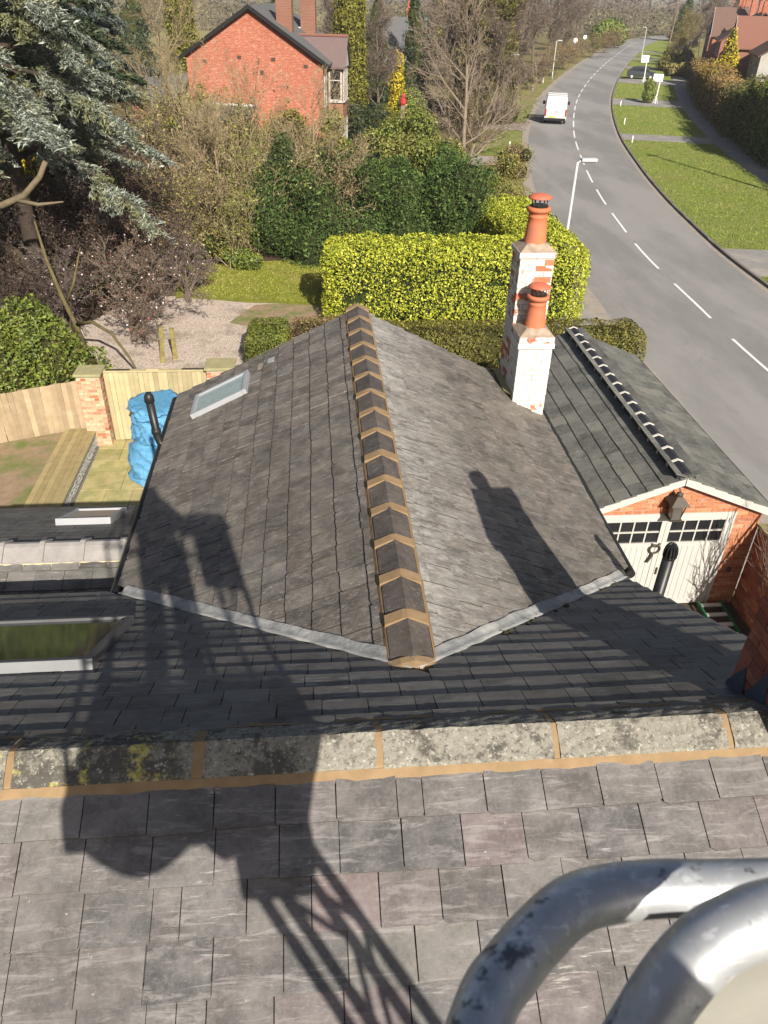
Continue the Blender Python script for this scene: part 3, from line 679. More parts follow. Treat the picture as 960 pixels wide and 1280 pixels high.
# ------------------------------------------------------------------ the cottage under the camera
RY, RZ, S1 = 2.612, 6.596, 0.529
c1, s1 = math.cos(math.atan(S1)), math.sin(math.atan(S1))
EX, EZ, S2 = 0.585, 6.10, 0.492
c2, s2 = math.cos(math.atan(S2)), math.sin(math.atan(S2))
HW = 2.565
VERGE_X = 3.05; CL_X = -9.0
AP = Vector((EX, 3.547, EZ)); VL = Vector((-1.98, 5.93, 4.838)); VR = Vector((3.15, 5.93, 4.838))
dl = (VL-AP); nl_ext = Vector((-dl.y, dl.x, 0)).normalized()
if nl_ext.y < 0: nl_ext = -nl_ext
dr = (VR-AP); nr_ext = Vector((-dr.y, dr.x, 0)).normalized()
if nr_ext.y < 0: nr_ext = -nr_ext

cot = thing('cottage', 'slate roofed cottage with pale stone ridge blocks in front of the rear wing', 'house', (0, 2.6, 0))
w = MB()
w.box(CL_X+0.1, 2.95, -0.45, 5.75, 0.0, 4.70)
w.prism([(CL_X+0.1, -0.45, 4.70), (CL_X+0.1, 5.75, 4.70), (CL_X+0.1, RY, 6.40)], (2.95-CL_X-0.1, 0, 0))
w.build('wall', M['dark_brick'], cot)
nslope = MB().obox((( CL_X+VERGE_X)/2, RY-1.67-0.01*0, RZ-S1*1.67-0.035), ((VERGE_X-CL_X)/2, 0, 0), (0, 1.67, 1.67*S1), (0, -s1*0.02, c1*0.02)).build('roof_slope', M['underlay'], cot)
fslope = MB().obox(((CL_X+VERGE_X)/2, RY+1.69, RZ-S1*1.69-0.035), ((VERGE_X-CL_X)/2, 0, 0), (0, -1.69, 1.69*S1), (0, s1*0.02, c1*0.02)).build('roof_slope', M['underlay'], cot)
d0 = 0.40 + 0.232*14
On = (0, RY-d0*c1, RZ-d0*s1)
lay_slates(nslope, On, (0, c1, s1), (0, -s1, c1), -3.5, VERGE_X, d0-0.16, 0.232, 0.30, M['slate_near'], limit=130, key='n', wvar=0.05, planes=[((0, RY-0.155, 0), (0, -1, 0))])
lay_slates(nslope, On, (0, c1, s1), (0, -s1, c1), CL_X, -3.5, d0-0.16, 0.232, 0.30, M['slate_near'], limit=0, key='n')
LE = 3.80
Of = (0, RY+LE*c1, RZ-LE*s1)
pl_left = [(AP + dl*0.0 - nl_ext*0.045, -nl_ext)]
pl_right = [(AP - nr_ext*0.045, -nr_ext)]
# u axis of the far slope runs towards -x
lay_slates(fslope, Of, (0, -c1, s1), (0, s1, c1), -VERGE_X, 3.6, LE-0.13, 0.236, 0.262, M['slate_far'], planes=lambda p: (pl_left if p.x < EX else pl_right) + [((0, RY+0.15, 0), (0, 1, 0))], limit=200, key='f', wvar=0.06)
lay_slates(fslope, Of, (0, -c1, s1), (0, s1, c1), 3.6, -CL_X, LE-0.16, 0.236, 0.262, M['slate_far'], limit=0, key='f', planes=[((0, RY+0.15, 0), (0, 1, 0))])

def noise3(x, y, z, sd=0.0):
    return (math.sin(x*7.1+sd)+math.sin(y*9.3+sd*2.1)+math.sin(z*8.7+sd*.7)+math.sin((x+y)*17.0+sd)+math.sin((y-z)*23.0+x*13+sd))/5.0
# ridge stones
joints = [-2.47, -1.556, -0.645, 0.266, 1.18, 2.115, 3.04]
allj = [CL_X + 0.3 + k*0.914 for k in range(8)]
allj = [j for j in allj if j < -3.1] + [-3.385] + joints
allj = sorted(set(allj))
ridge_prof = [(-0.172, -0.06), (-0.170, -0.004), (-0.160, 0.010), (-0.13, 0.020), (-0.095, 0.029), (-0.06, 0.038), (-0.028, 0.045), (0.0, 0.048),
              (0.028, 0.045), (0.06, 0.038), (0.095, 0.029), (0.13, 0.020), (0.160, 0.010), (0.170, -0.004), (0.172, -0.06)]
for a, b in zip(allj, allj[1:]):
    mb = MB(); nx = 15; npf = len(ridge_prof); vs = []; sd = a*3.7
    dz = random.uniform(-0.004, 0.006)
    for i in range(nx+1):
        x = a + 0.016 + (b-a-0.032)*i/nx
        e = 1.0 if 0 < i < nx else 0.965
        for (y, z) in ridge_prof:
            nz = 0.009*noise3(x*3, y*9, 0, sd) + 0.007*noise3(x*11, y*27, 1, sd)
            zz = z*e + nz + dz - S1*abs(y)*0.55*1.0
            vs.append((x + (0.004*noise3(y*14, x, 2, sd) if e < 1 else 0), RY + y*c1*1.02, RZ + zz - 0.0))
    fs = [(i*npf+k, i*npf+k+1, (i+1)*npf+k+1, (i+1)*npf+k) for i in range(nx) for k in range(npf-1)]
    fs += [tuple(range(npf))[::-1], tuple(nx*npf+k for k in range(npf))]
    mb.add(vs, fs)
    mb.build('ridge_stone', M['ridge_stone'], cot, smooth=False)
def wob_strip(x0, x1, y, z, wy, hz, m, name, parent, seed=0, step=0.06, slope=0.0):
    mb = MB(); n = int((x1-x0)/step); vs = []
    for i in range(n+1):
        x = x0 + (x1-x0)*i/n; q = 0.010*noise3(x*1.3, 0, 0, seed) + 0.006*noise3(x*5, 0, 0, seed+4)
        h = hz + 0.004*noise3(x*4, 1, 0, seed)
        vs += [(x, y-wy/2+q, z-wy/2*slope-0.012), (x, y-wy/2+q*0.8+0.008, z-wy/2*slope+h*0.75), (x, y+wy/2, z+wy/2*slope+h), (x, y+wy/2, z+wy/2*slope-0.02)]
    fs = []
    for i in range(n):
        b = 4*i; fs += [(b, b+4, b+5, b+1), (b+1, b+5, b+6, b+2), (b+2, b+6, b+7, b+3)]
    mb.add(vs, fs); return mb.build(name, m, parent)
ym = RY - 0.174
wob_strip(CL_X+0.3, 3.04, ym, RZ - S1*0.182 + 0.018, 0.046, 0.014, M['mortar_sand'], 'mortar_bed', cot, 2, slope=S1)
wob_strip(CL_X+0.3, 3.04, RY+0.178, RZ - S1*0.178 + 0.02, 0.04, 0.012, M['mortar_sand'], 'mortar_bed', cot, 5, slope=-S1)
for j in allj[1:-1]:
    mb = MB(); npf = len(ridge_prof); vs = []
    wj = random.uniform(0.012, 0.026)
    for i, x in enumerate((j-wj-0.006, j+wj)):
        for (y, z) in ridge_prof:
            vs.append((x + 0.007*noise3(y*18, j, i), RY + y*c1*1.0, RZ + z*0.985 - S1*abs(y)*0.55 - 0.004 + 0.003*noise3(y*20, j, i)))
    mb.add(vs, [(k, k+1, npf+k+1, npf+k) for k in range(npf-1)] + [tuple(range(npf))[::-1], tuple(range(npf, 2*npf))])
    mb.build('mortar_joint', M['mortar_sand'], cot)
# gutter at the far eaves, left of the wing
MB().tube([(CL_X, 5.99, 4.76), (-2.02, 5.99, 4.76)], 0.05, 8).build('gutter', M['black_plastic'], cot)
# verge boards at the right gable
for sg, yb in ((1, RY+1.69), (-1, RY-1.67)):
    MB().obox((3.045, yb, RZ-S1*1.68-0.10), (0.012, 0, 0), (0, 1.66, -sg*1.66*S1), (0, 0, 0.05)).build('bargeboard', M['black_plastic'], cot)

# lead valleys where the wing meets the far slope
def valley(A, B, nrm, slope_ext, name):
    mb = MB(); n = 34; vs = []; d = (B-A)
    for i in range(n+1):
        p = A + d*(i/n); q = 0.006*noise3(p.x*4, p.y*4, 0)
        we, wc = 0.068 + 0.018*noise3(p.x*3, p.y*2, 1), 0.05 + 0.012*noise3(p.x*5, p.y*3, 2)
        def ext_z(v): return EZ - S2*abs(v.x-EX)
        def cot_z(v): return RZ - S1*abs(v.y-RY)
        a = p + nrm*we; b = p - nrm*wc; m1 = p + nrm*we*0.45; m0 = p - nrm*0.0
        vs += [(a.x, a.y, ext_z(a)+0.046), (m1.x, m1.y, ext_z(m1)+0.048+q), (m0.x, m0.y, p.z+0.046+q*0.6), (b.x, b.y, cot_z(b)+0.046+q), (b.x, b.y, cot_z(b)+0.008), (a.x, a.y, ext_z(a)+0.004)]
    fs = []
    for i in range(n):
        for k in range(5): fs.append((6*i+k, 6*i+6+k, 6*i+7+k, 6*i+k+1))
    mb.add(vs, fs); return mb.build(name, M['lead'], cot, smooth=True)
valley(AP, VL + Vector((0.03, 0, 0)), nl_ext, S2, 'lead_valley')
valley(AP, AP + (VR-AP)*0.965, nr_ext, S2, 'lead_valley')
# clumps of moss caught in the right valley
mossr = random.Random(5)
for k in range(46):
    t = mossr.choice([mossr.uniform(0.25, 0.62), mossr.uniform(0.25, 0.45), mossr.uniform(0.75, 0.9)])
    p = AP + (VR-AP)*t - nr_ext*mossr.uniform(0.03, 0.09)
    r = mossr.uniform(0.012, 0.035)
    mb = MB().lathe([(0.002, 0.0), (r, 0.004), (r*0.8, r*0.5), (r*0.3, r*0.8)], (p.x, p.y, RZ-S1*abs(p.y-RY)+0.015), 7)
    mb.v = [(x+mossr.uniform(-.004, .004), y+mossr.uniform(-.004, .004), z+mossr.uniform(-.004, .004)) for x, y, z in mb.v]
    mb.build('moss_clump', M['moss'], cot)
# brick stack at the right gable end
stack = MB(); CX0, CX1, CY0, CY1, CT = 2.385, 2.92, 2.25, 3.0, 7.80
stack.box(CX0+0.006, CX1-0.006, CY0+0.006, CY1-0.006, 5.9, CT)
stack = stack.build('chimney_stack', M['mortar_old'], cot)
for args in (((CX0, CY1, 0), (0, -1, 0), (-1, 0, 0), CY1-CY0), ((CX0, CY0, 0), (1, 0, 0), (0, -1, 0), CX1-CX0), ((CX1, CY1, 0), (-1, 0, 0), (0, 1, 0), CX1-CX0)):
    brick_face(stack, *args, 6.0 if args[2][0] else 6.2, CT-0.14, [('dark_brick', 1)])
MB().box(CX0-0.04, CX1+0.04, CY0-0.04, CY1+0.04, CT-0.145, CT).build('chimney_cornice', M['dark_brick'], cot)
MB().lathe([(0.15, 0), (0.14, 0.05), (0.115, 0.08), (0.105, 0.34), (0.13, 0.36), (0.13, 0.42), (0.09, 0.43)], (2.66, 2.6, CT), 20).build('chimney_pot', M['terracotta'], cot, True)
# stepped lead flashing on the visible side of the stack
fl = MB()
ys = [2.30, 2.46, 2.66, 2.84, 3.02]
for k in range(4):
    ya, yb = ys[k], ys[k+1]
    za, zb = RZ-S1*abs(ya-RY), RZ-S1*abs(yb-RY)
    top = max(za, zb) + (0.19 if k != 2 else 0.24)
    fl.prism([(CX0-0.012, ya, za-0.02), (CX0-0.012, yb, zb-0.02), (CX0-0.012, yb, zb+0.07), (CX0-0.012, (ya+yb)/2-0.02, top)], (0.008, 0, 0))
fl.build('lead_flashing', M['lead_dark'], cot)
MB().obox((CX0-0.08, 2.81, RZ-S1*0.2+0.028), (0.08, 0, 0), (0, 0.2, -0.2*S1), (0, s1*.003, c1*.003)).build('lead_apron', M['lead_dark'], cot)

def skylight(parent_thing, c, u, v, n, hw, hl, m_frame, m_front, m_glass, rise=0.07, fw=0.07):
    c, u, v, n = Vector(c), Vector(u).normalized(), Vector(v).normalized(), Vector(n).normalized()
    def bar(cu, cv, a, b, m, name, h=rise, lift=0.0):
        MB().obox(c + u*cu + v*cv + n*(h/2+lift), u*a, v*b, n*(h/2)).build(name, m, parent_thing, bevel=0.006)
    bar(-hw+fw/2, 0, fw/2, hl-fw, m_frame, 'side_frame'); bar(hw-fw/2, 0, fw/2, hl-fw, m_frame, 'side_frame')
    bar(0, -hl+fw/2, hw, fw/2-0.001, m_front, 'bottom_frame', rise*1.02); bar(0, hl-fw/2, hw, fw/2-0.001, m_frame, 'top_frame', rise*1.05)
    bar(-hw+fw*1.32, 0, fw*0.28, hl-fw*1.05, m_front, 'sash', rise*0.72); bar(hw-fw*1.32, 0, fw*0.28, hl-fw*1.05, m_front, 'sash', rise*0.72)
    MB().obox(c + n*(rise*0.62), u*(hw-fw), v*(hl-fw), n*0.006).build('pane', m_glass, parent_thing)
def fz(y): return RZ-S1*abs(y-RY)
sk = thing('skylight', 'grey framed skylight reflecting trees on the shaded far slope of the cottage', 'skylight', (-2.1, 4.33, fz(4.33)))
skylight(sk, (-2.17, 4.32, fz(4.32)+0.03), (1, 0, 0), (0, -c1, s1), (0, s1, c1), 0.62, 0.60, M['velux_dark'], M['velux_dark'], M['sky_glass'], 0.07, 0.055)
MB().obox(Vector((-2.17, 4.32, fz(4.32)+0.03)) + Vector((0, -c1, s1))*0.615 + Vector((0, s1, c1))*0.035, (0.63, 0, 0), Vector((0, -c1, s1))*0.012, Vector((0, s1, c1))*0.040).build('front_flashing', M['velux_mid'], sk)

# ------------------------------------------------------------------ the rear wing
wing = thing('rear_wing', 'rear wing with dark slates, sand mortared ridge and lead valleys', 'house', (EX, 7, 0))
WY0, WY1 = 3.547, 10.36
w = MB(); w.box(EX-HW+0.18, EX+HW-0.18, 5.6, WY1-0.12, 0, 4.80)
w.prism([(EX-HW+0.18, WY1-0.12, 4.80), (EX+HW-0.18, WY1-0.12, 4.80), (EX, WY1-0.12, EZ-0.12)], (0, -0.2, 0))
w.build('wall', M['pale_brick'], wing)
def wing_under(sg):
    # a slope trimmed at the valley: quad from ridge to eaves
    zf = lambda x: EZ - S2*abs(x-EX) - 0.03
    xe = EX + sg*HW
    poly = [(EX, WY0, zf(EX)), (EX, WY1, zf(EX)), (xe, WY1, zf(xe)), (xe, 5.93, zf(xe))]
    mb = MB(); mb.prism(poly if sg < 0 else poly[::-1], (0, 0, -0.03)); return mb.build('roof_slope', M['underlay'], wing)
wl, wr = wing_under(-1), wing_under(1)
SLW = HW/c2
lay_slates(wl, (EX-HW-0.03, 0, EZ-S2*(HW+0.03)), (c2, 0, s2), (-s2, 0, c2), -WY1-0.04, -WY0+0.2, SLW-0.10, 0.240, 0.240, M['slate_wing'], planes=[(AP + nl_ext*0.078, nl_ext)], limit=150, key='w', wvar=0.05, gap=0.008)
lay_slates(wr, (EX+HW+0.03, 0, EZ-S2*(HW+0.03)), (-c2, 0, s2), (s2, 0, c2), WY0-0.2, WY1+0.04, SLW-0.10, 0.240, 0.240, M['slate_wing'], planes=[(AP + nr_ext*0.078, nr_ext)], limit=150, key='w', wvar=0.05, gap=0.008)
# ridge tiles with wide sandy joints
def ridge_tile(parent, x, z, y0, y1, wing_w, th, m, slope, name='ridge_tile', top=0.0):
    cc, ss = math.cos(math.atan(slope)), math.sin(math.atan(slope))
    dx, dz = wing_w*cc, wing_w*ss
    prof = [(-dx, -dz), (-dx-ss*th*0, -dz+th), (-0.03, -0.03*slope+th+0.004), (0, th+0.006), (0.03, -0.03*slope+th+0.004), (dx, -dz+th), (dx, -dz), (0, -0.005)]
    mb = MB(); mb.prism([(x+a, y0, z+b+top) for a, b in prof], (0, y1-y0, 0)); return mb.build(name, m, parent)
nt = 15; pitch = (WY1+0.02-(WY0+0.03))/nt
for k in range(nt):
    y0 = WY0 + 0.03 + k*pitch
    tz = random.uniform(-0.004, 0.006)
    dtx = random.uniform(-0.006, 0.006)
    ridge_tile(wing, EX+dtx, EZ+0.045+tz, y0+0.035, y0+pitch-0.028, 0.165, 0.022, M['ridge_dark'], S2*1.05)
    if k < nt-1 or True:
        yj = y0+pitch
        prof = [(-0.158, -0.075), (-0.158, -0.048), (-0.03, 0.012), (0, 0.018), (0.03, 0.012), (0.158, -0.048), (0.158, -0.075), (0, -0.02)]
        mb = MB(); jw = random.uniform(0.040, 0.054)
        a = [(EX+px*(1+0.05*noise3(px*9, yj, 0))+dtx, yj-jw+0.007*noise3(px*20, yj*3, 1), EZ+0.056+pz+0.004*noise3(px*11, yj, 2)) for px, pz in prof]
        b = [(EX+px*(1+0.05*noise3(px*7, yj, 3))+dtx, yj+jw+0.007*noise3(px*20, yj*3, 5), EZ+0.056+pz+0.004*noise3(px*11, yj, 6)) for px, pz in prof]
        n8 = len(prof)
        mb.add(a+b, [tuple(range(n8)), tuple(range(n8, 2*n8))[::-1]] + [(i, n8+i, n8+(i+1) % n8, (i+1) % n8) for i in range(n8)])
        mb.build('mortar_joint', M['mortar_sand'], wing)
for sg in (-1, 1):
    mb = MB(); n = 90; vs = []
    for i in range(n+1):
        y = WY0+0.0 + (WY1-WY0)*i/n
        w1 = 0.150; w2 = 0.190 + 0.012*noise3(y*2, sg, 0) + 0.008*noise3(y*9, sg, 1)
        x1, x2 = EX+sg*w1, EX+sg*w2
        vs += [(x1, y, EZ-S2*w1+0.055), (x1+sg*0.012, y, EZ-S2*w1+0.045+0.003*noise3(y*6, 0, 0)), (x2, y, EZ-S2*w2+0.018)]
    fs = []
    for i in range(n):
        for k in range(2):
            q = (3*i+k, 3*i+k+1, 3*i+k+4, 3*i+k+3); fs.append(q if sg > 0 else q[::-1])
    mb.add(vs, fs); mb.build('mortar_fillet', M['mortar_sand'], wing)
    # thin pale smear of old lime next to it
    mb = MB(); vs = []
    for i in range(n*2+1):
        y = WY0+0.02 + (WY1-WY0-0.1)*i/(n*2)
        w1 = 0.186; w2 = 0.200 + 0.016*max(0, noise3(y*7, sg, 3)) + 0.02*max(0, noise3(y*17, sg, 4))
        vs += [(EX+sg*w1, y, EZ-S2*w1+0.024), (EX+sg*w2, y, EZ-S2*w2+0.021)]
    fs = [((2*i, 2*i+1, 2*i+3, 2*i+2) if sg > 0 else (2*i+2, 2*i+3, 2*i+1, 2*i)) for i in range(n*2)]
    mb.add(vs, fs); mb.build('mortar_smear', M['mortar_white'], wing)
# rounded mortar end where the ridge meets the valley
mb = MB(); vs = []; 
prof = [(-0.185, -0.10), (-0.17, -0.055), (-0.09, -0.005), (0, 0.02), (0.09, -0.005), (0.17, -0.055), (0.185, -0.10)]
rows = [(0.10, 1.0, 0.045), (0.045, 1.0, 0.047), (0.0, 0.97, 0.035), (-0.035, 0.85, 0.0), (-0.06, 0.6, -0.05)]
for dy, sc_, dz in rows:
    for px, pz in prof: vs.append((EX+px*sc_, WY0+dy - (0.02 if abs(px) < .1 else 0), EZ+pz*sc_+dz+0.003*noise3(px*30, dy*40, 0)))
n7 = len(prof)
mb.add(vs, [(i*n7+k, (i+1)*n7+k, (i+1)*n7+k+1, i*n7+k+1) for i in range(len(rows)-1) for k in range(n7-1)])
mb.build('mortar_end', M['mortar_sand'], wing)
for sg in (-1, 1):
    x = EX+sg*(HW+0.075)
    y0 = 5.98 if sg < 0 else 6.05
    MB().tube([(x, y0, 4.765), (x, WY1+0.03, 4.765)], 0.055, 10).build('gutter', M['black_plastic'], wing)
# barge at the far gable
for sg in (-1, 1):
    MB().obox((EX+sg*HW/2, WY1+0.03, EZ-S2*HW/2-0.07), (sg*HW/2, 0, -S2*HW/2), (0, 0.012, 0), (0, 0, 0.05)).build('bargeboard', M['black_plastic'], wing)
def wz(x): return EZ-S2*abs(x-EX)
sk = thing('skylight', 'light grey skylight with pane painted pale as reflected sky near the far left corner of the rear wing', 'skylight', (-1.26, 9.55, wz(-1.26)))
skylight(sk, (-1.28, 9.56, wz(-1.28)+0.03), (0, -1, 0), (c2, 0, s2), (-s2, 0, c2), 0.31, 0.42, M['velux_grey'], M['velux_grey'], M['sky_reflection_glass'], 0.07, 0.06)
pz = thing('patch_slate', 'small pale metal patch on the slates uphill of the light grey skylight', 'patch', (-0.45, 9.75, wz(-0.45)))
MB().obox((-0.62, 10.0, wz(-0.62)+0.028), Vector((c2, 0, s2))*0.05, (0, 0.075, 0), Vector((-s2, 0, c2))*0.003).build('metal_slip', M['aluminium'], pz)
MB().obox((-0.75, 9.97, wz(-0.75)+0.026), Vector((c2, 0, s2))*0.06, (0, 0.085, 0), Vector((-s2, 0, c2))*0.002).build('brown_slip', M['flaunching'], pz)

# painted brick chimney on the right eaves of the wing
chim = thing('painted_chimney', 'white painted brick chimney in two steps with two terracotta pots', 'chimney', (2.94, 9.95, 4.8))
x0, x1 = 2.70, 3.155; ya, yb, yc = 9.50, 9.97, 10.42; za, zb = 6.02, 7.00
low = MB().box(x0+0.005, x1-0.005, ya+0.005, yb, 0.0, za).build('lower_stack', M['mortar_grey'], chim)
upp = MB().box(x0+0.005, x1-0.005, yb+0.005, yc-0.005, 0.0, zb).build('upper_stack', M['mortar_grey'], chim)
low_m = [('white_brick', 8), ('worn_brick', 1)]
up_m = [('worn_brick', 6), ('white_brick', 1.5), ('bare_brick', 1.9)]
brick_face(low, (x0, ya, 0), (1, 0, 0), (0, -1, 0), x1-x0, 4.8, za-0.16, low_m, jit=0.0015)
brick_face(low, (x0, yb, 0), (0, -1, 0), (-1, 0, 0), yb-ya, 4.8, za-0.16, low_m, jit=0.0015)
brick_face(upp, (x0, yb, 0), (1, 0, 0), (0, -1, 0), x1-x0, 6.0, zb, up_m, jit=0.003)
brick_face(upp, (x0, yc, 0), (0, -1, 0), (-1, 0, 0), yc-yb, 4.8, zb, up_m, jit=0.003)
brick_face(upp, (x1, yb, 0), (0, 1, 0), (1, 0, 0), yc-yb, 4.8, zb, up_m, jit=0.003)
brick_face(low, (x1, ya, 0), (0, 1, 0), (1, 0, 0), yb-ya, 4.5, za-0.16, low_m, jit=0.0015)
# corbelled courses
MB().box(x0-0.022, x1+0.022, ya-0.022, yb-0.002, za-0.158, za-0.085).build('corbel', M['white_brick'], chim, bevel=0.006)
MB().box(x0-0.012, x1+0.012, ya-0.012, yb-0.003, za-0.082, za).build('corbel', M['worn_brick'], chim, bevel=0.006)
MB().box(x0-0.022, x1+0.022, yb-0.022, yc+0.022, zb-0.078, zb-0.005).build('corbel', M['worn_brick'], chim, bevel=0.006)
def flaunch(xa, xb, ya_, yb_, z, h):
    mb = MB(); i = 0.11
    mb.add([(xa, ya_, z), (xb, ya_, z), (xb, yb_, z), (xa, yb_, z), (xa+i, ya_+i, z+h), (xb-i, ya_+i, z+h), (xb-i, yb_-i, z+h), (xa+i, yb_-i, z+h)],
           [(4, 5, 6, 7), (0, 1, 5, 4), (1, 2, 6, 5), (2, 3, 7, 6), (3, 0, 4, 7)])
    mb.build('flaunching', M['flaunching'], chim)
flaunch(x0-0.01, x1+0.01, ya-0.01, yb-0.004, za, 0.09); flaunch(x0-0.015, x1+0.015, yb-0.015, yc+0.015, zb-0.005, 0.09)
def pot(cx, cy, z, scale=1.0):
    k = scale
    p = MB().lathe([(0.150*k, 0.0), (0.146*k, 0.03), (0.136*k, 0.12*k), (0.124*k, 0.26*k), (0.118*k, 0.33*k), (0.122*k, 0.335*k), (0.122*k, 0.35*k), (0.118*k, 0.352*k), (0.128*k, 0.40*k), (0.150*k, 0.405*k), (0.152*k, 0.45*k), (0.12*k, 0.46*k), (0.10*k, 0.45*k)], (cx, cy, z), 28).build('chimney_pot', M['terracotta'], chim, True)
    MB().lathe([(0.108*k, 0.452*k), (0.112*k, 0.475*k), (0.10*k, 0.48*k)], (cx, cy, z), 24).build('collar', M['black_plastic'], p)
    cage = MB()
    for q in range(10):
        a = 2*math.pi*q/10
        cage.tube([(cx+0.098*k*math.cos(a), cy+0.098*k*math.sin(a), z+0.46*k), (cx+0.098*k*math.cos(a), cy+0.098*k*math.sin(a), z+0.565*k)], 0.006, 5)
    cage.build('cowl_cage', M['iron'], p)
    MB().lathe([(0.150*k, 0.56*k), (0.152*k, 0.572*k), (0.10*k, 0.60*k), (0.04*k, 0.615*k), (0.004, 0.618*k)], (cx, cy, z), 28).build('cowl_cap', M['cowl_red'], p, True)
pot(2.935, 9.73, za+0.05, 0.98); pot(2.925, 10.20, zb+0.05, 1.02)
MB().prism([(2.62, 9.75, wz(2.62)+0.03), (2.62, 10.45, wz(2.62)+0.03), (2.70, 10.45, wz(2.70)+0.10), (2.70, 9.52, wz(2.70)+0.10)], (0, 0, 0.02)).build('mortar_fillet', M['cap_stone'], chim)

# black vent pipes
vp = thing('vent_pipe', 'black soil vent pipe with slotted cap standing in front of the white garage doors', 'pipe', (3.22, 5.40, 2.0))
MB().tube([(3.20, 5.43, 2.5), (3.21, 5.405, 5.50)], 0.056, 20).build('pipe', M['black_plastic'], vp, True)
cg = MB()
for q in range(12):
    a = 2*math.pi*q/12; pts = []
    for r_, z_ in ((0.058, 0), (0.060, 0.06), (0.052, 0.11), (0.03, 0.145), (0.0, 0.155)): pts.append((3.21+r_*math.cos(a), 5.40+r_*math.sin(a), 5.50+z_))
    cg.tube(pts, 0.007, 5)
cg.lathe([(0.058, 0), (0.062, 0.02), (0.05, 0.03)], (3.21, 5.40, 5.49), 16)
cg.build('cap_cage', M['black_plastic'], vp)
MB().lathe([(0.045, 0.0), (0.05, 0.05), (0.04, 0.10), (0.015, 0.135)], (3.21, 5.40, 5.50), 14).build('cap_core', M['rubber'], vp, True)
lf = thing('flue_pipe', 'black plastic elbow flue rising past the left gutter beside the blue tarpaulin', 'pipe', (-2.1, 9.1, 4.6))
MB().tube([(-1.93, 8.98, 4.62), (-2.00, 9.0, 4.72), (-2.06, 9.03, 4.80), (-2.10, 9.06, 4.90), (-2.13, 9.08, 5.40)], 0.052, 16).build('pipe', M['black_plastic'], lf, True)
MB().lathe([(0.052, 0), (0.063, 0.01), (0.063, 0.06), (0.054, 0.07)], (-2.105, 9.07, 4.93), 18).build('collar', M['black_plastic'], lf, True)
MB().lathe([(0.055, 0), (0.066, 0.01), (0.06, 0.08), (0.035, 0.125), (0.004, 0.135)], (-2.13, 9.08, 5.38), 18).build('cap', M['black_plastic'], lf, True)

# ------------------------------------------------------------------ low side roof to the left
side = thing('side_extension', 'low side roof with pale concrete ridge tiles left of the rear wing', 'house', (-4, 7.4, 0))
SY, SZ, S3 = 7.39, 4.36, 0.47
c3, s3 = math.cos(math.atan(S3)), math.sin(math.atan(S3))
XR = -1.84
w = MB(); w.box(-9, XR, 5.75, 9.95, 0, 2.95); w.prism([(-9, 5.75, 2.95), (-9, 9.95, 2.95), (-9, SY, 4.22)], (XR+9, 0, 0)); w.build('wall', M['pale_brick'], side)
sn = MB().obox(((XR-9)/2, SY-0.84, SZ-S3*0.84-0.03), ((XR+9)/2, 0, 0), (0, 0.84, 0.84*S3), (0, -s3*.015, c3*.015)).build('roof_slope', M['underlay'], side)
sf = MB().obox(((XR-9)/2, SY+1.40, SZ-S3*1.40-0.03), ((XR+9)/2, 0, 0), (0, -1.40, 1.40*S3), (0, s3*.015, c3*.015)).build('roof_slope', M['underlay'], side)
lay_slates(sn, (0, SY-1.72*c3*0.9, SZ-1.72*s3*0.9), (0, c3, s3), (0, -s3, c3), -5.4, XR, 1.46, 0.25, 0.31, M['slate_far'], limit=40, key='s')
Ls = 2.80/c3
lay_slates(sf, (0, SY+Ls*c3, SZ-Ls*s3), (0, -c3, s3), (0, s3, c3), -XR, 5.6, Ls-0.12, 0.25, 0.31, M['slate_far'], limit=110, key='s')
x = XR
while x > -8.5:
    ridge = [(-0.20, -0.2*S3-0.0), (-0.20, -0.2*S3+0.03), (-0.05, 0.035), (0, 0.05), (0.05, 0.035), (0.20, -0.2*S3+0.03), (0.20, -0.2*S3), (0, 0.0)]
    MB().prism([(x-0.008, SY+a, SZ+b+0.03) for a, b in ridge][::-1], (-0.434, 0, 0)).build('ridge_tile', M['ridge_concrete'], side)
    MB().prism([(x+0.028, SY+a*1.06, SZ+b+0.052) for a, b in ridge][::-1], (-0.06, 0, 0)).build('ridge_collar', M['ridge_concrete'], side)
    x -= 0.45
wob_strip(-8.8, XR, SY-0.215, SZ-S3*0.215+0.02, 0.05, 0.015, M['mortar_yellow'], 'mortar_bed', side, 9, slope=S3)
MB().tube([(-9, SY+2.84, SZ-S3*2.84-0.05), (XR, SY+2.84, SZ-S3*2.84-0.05)], 0.05, 8).build('gutter', M['black_plastic'], side)
def sz(y): return SZ-S3*abs(y-SY)
sk = thing('skylight', 'small grey skylight with beige blind on the low side roof', 'skylight', (-3.2, 9.1, sz(9.1)))
skylight(sk, (-3.17, 9.10, sz(9.1)+0.03), (1, 0, 0), (0, -c3, s3), (0, s3, c3), 0.36, 0.46, M['velux_grey'], M['velux_grey'], M['blind'], 0.09, 0.055)
MB().lathe([(0.055, -0.12), (0.06, 0.0), (0.05, 0.02)], (-1.79, 6.1, 4.9), 12).build('lead_outlet', M['flaunching'], side)

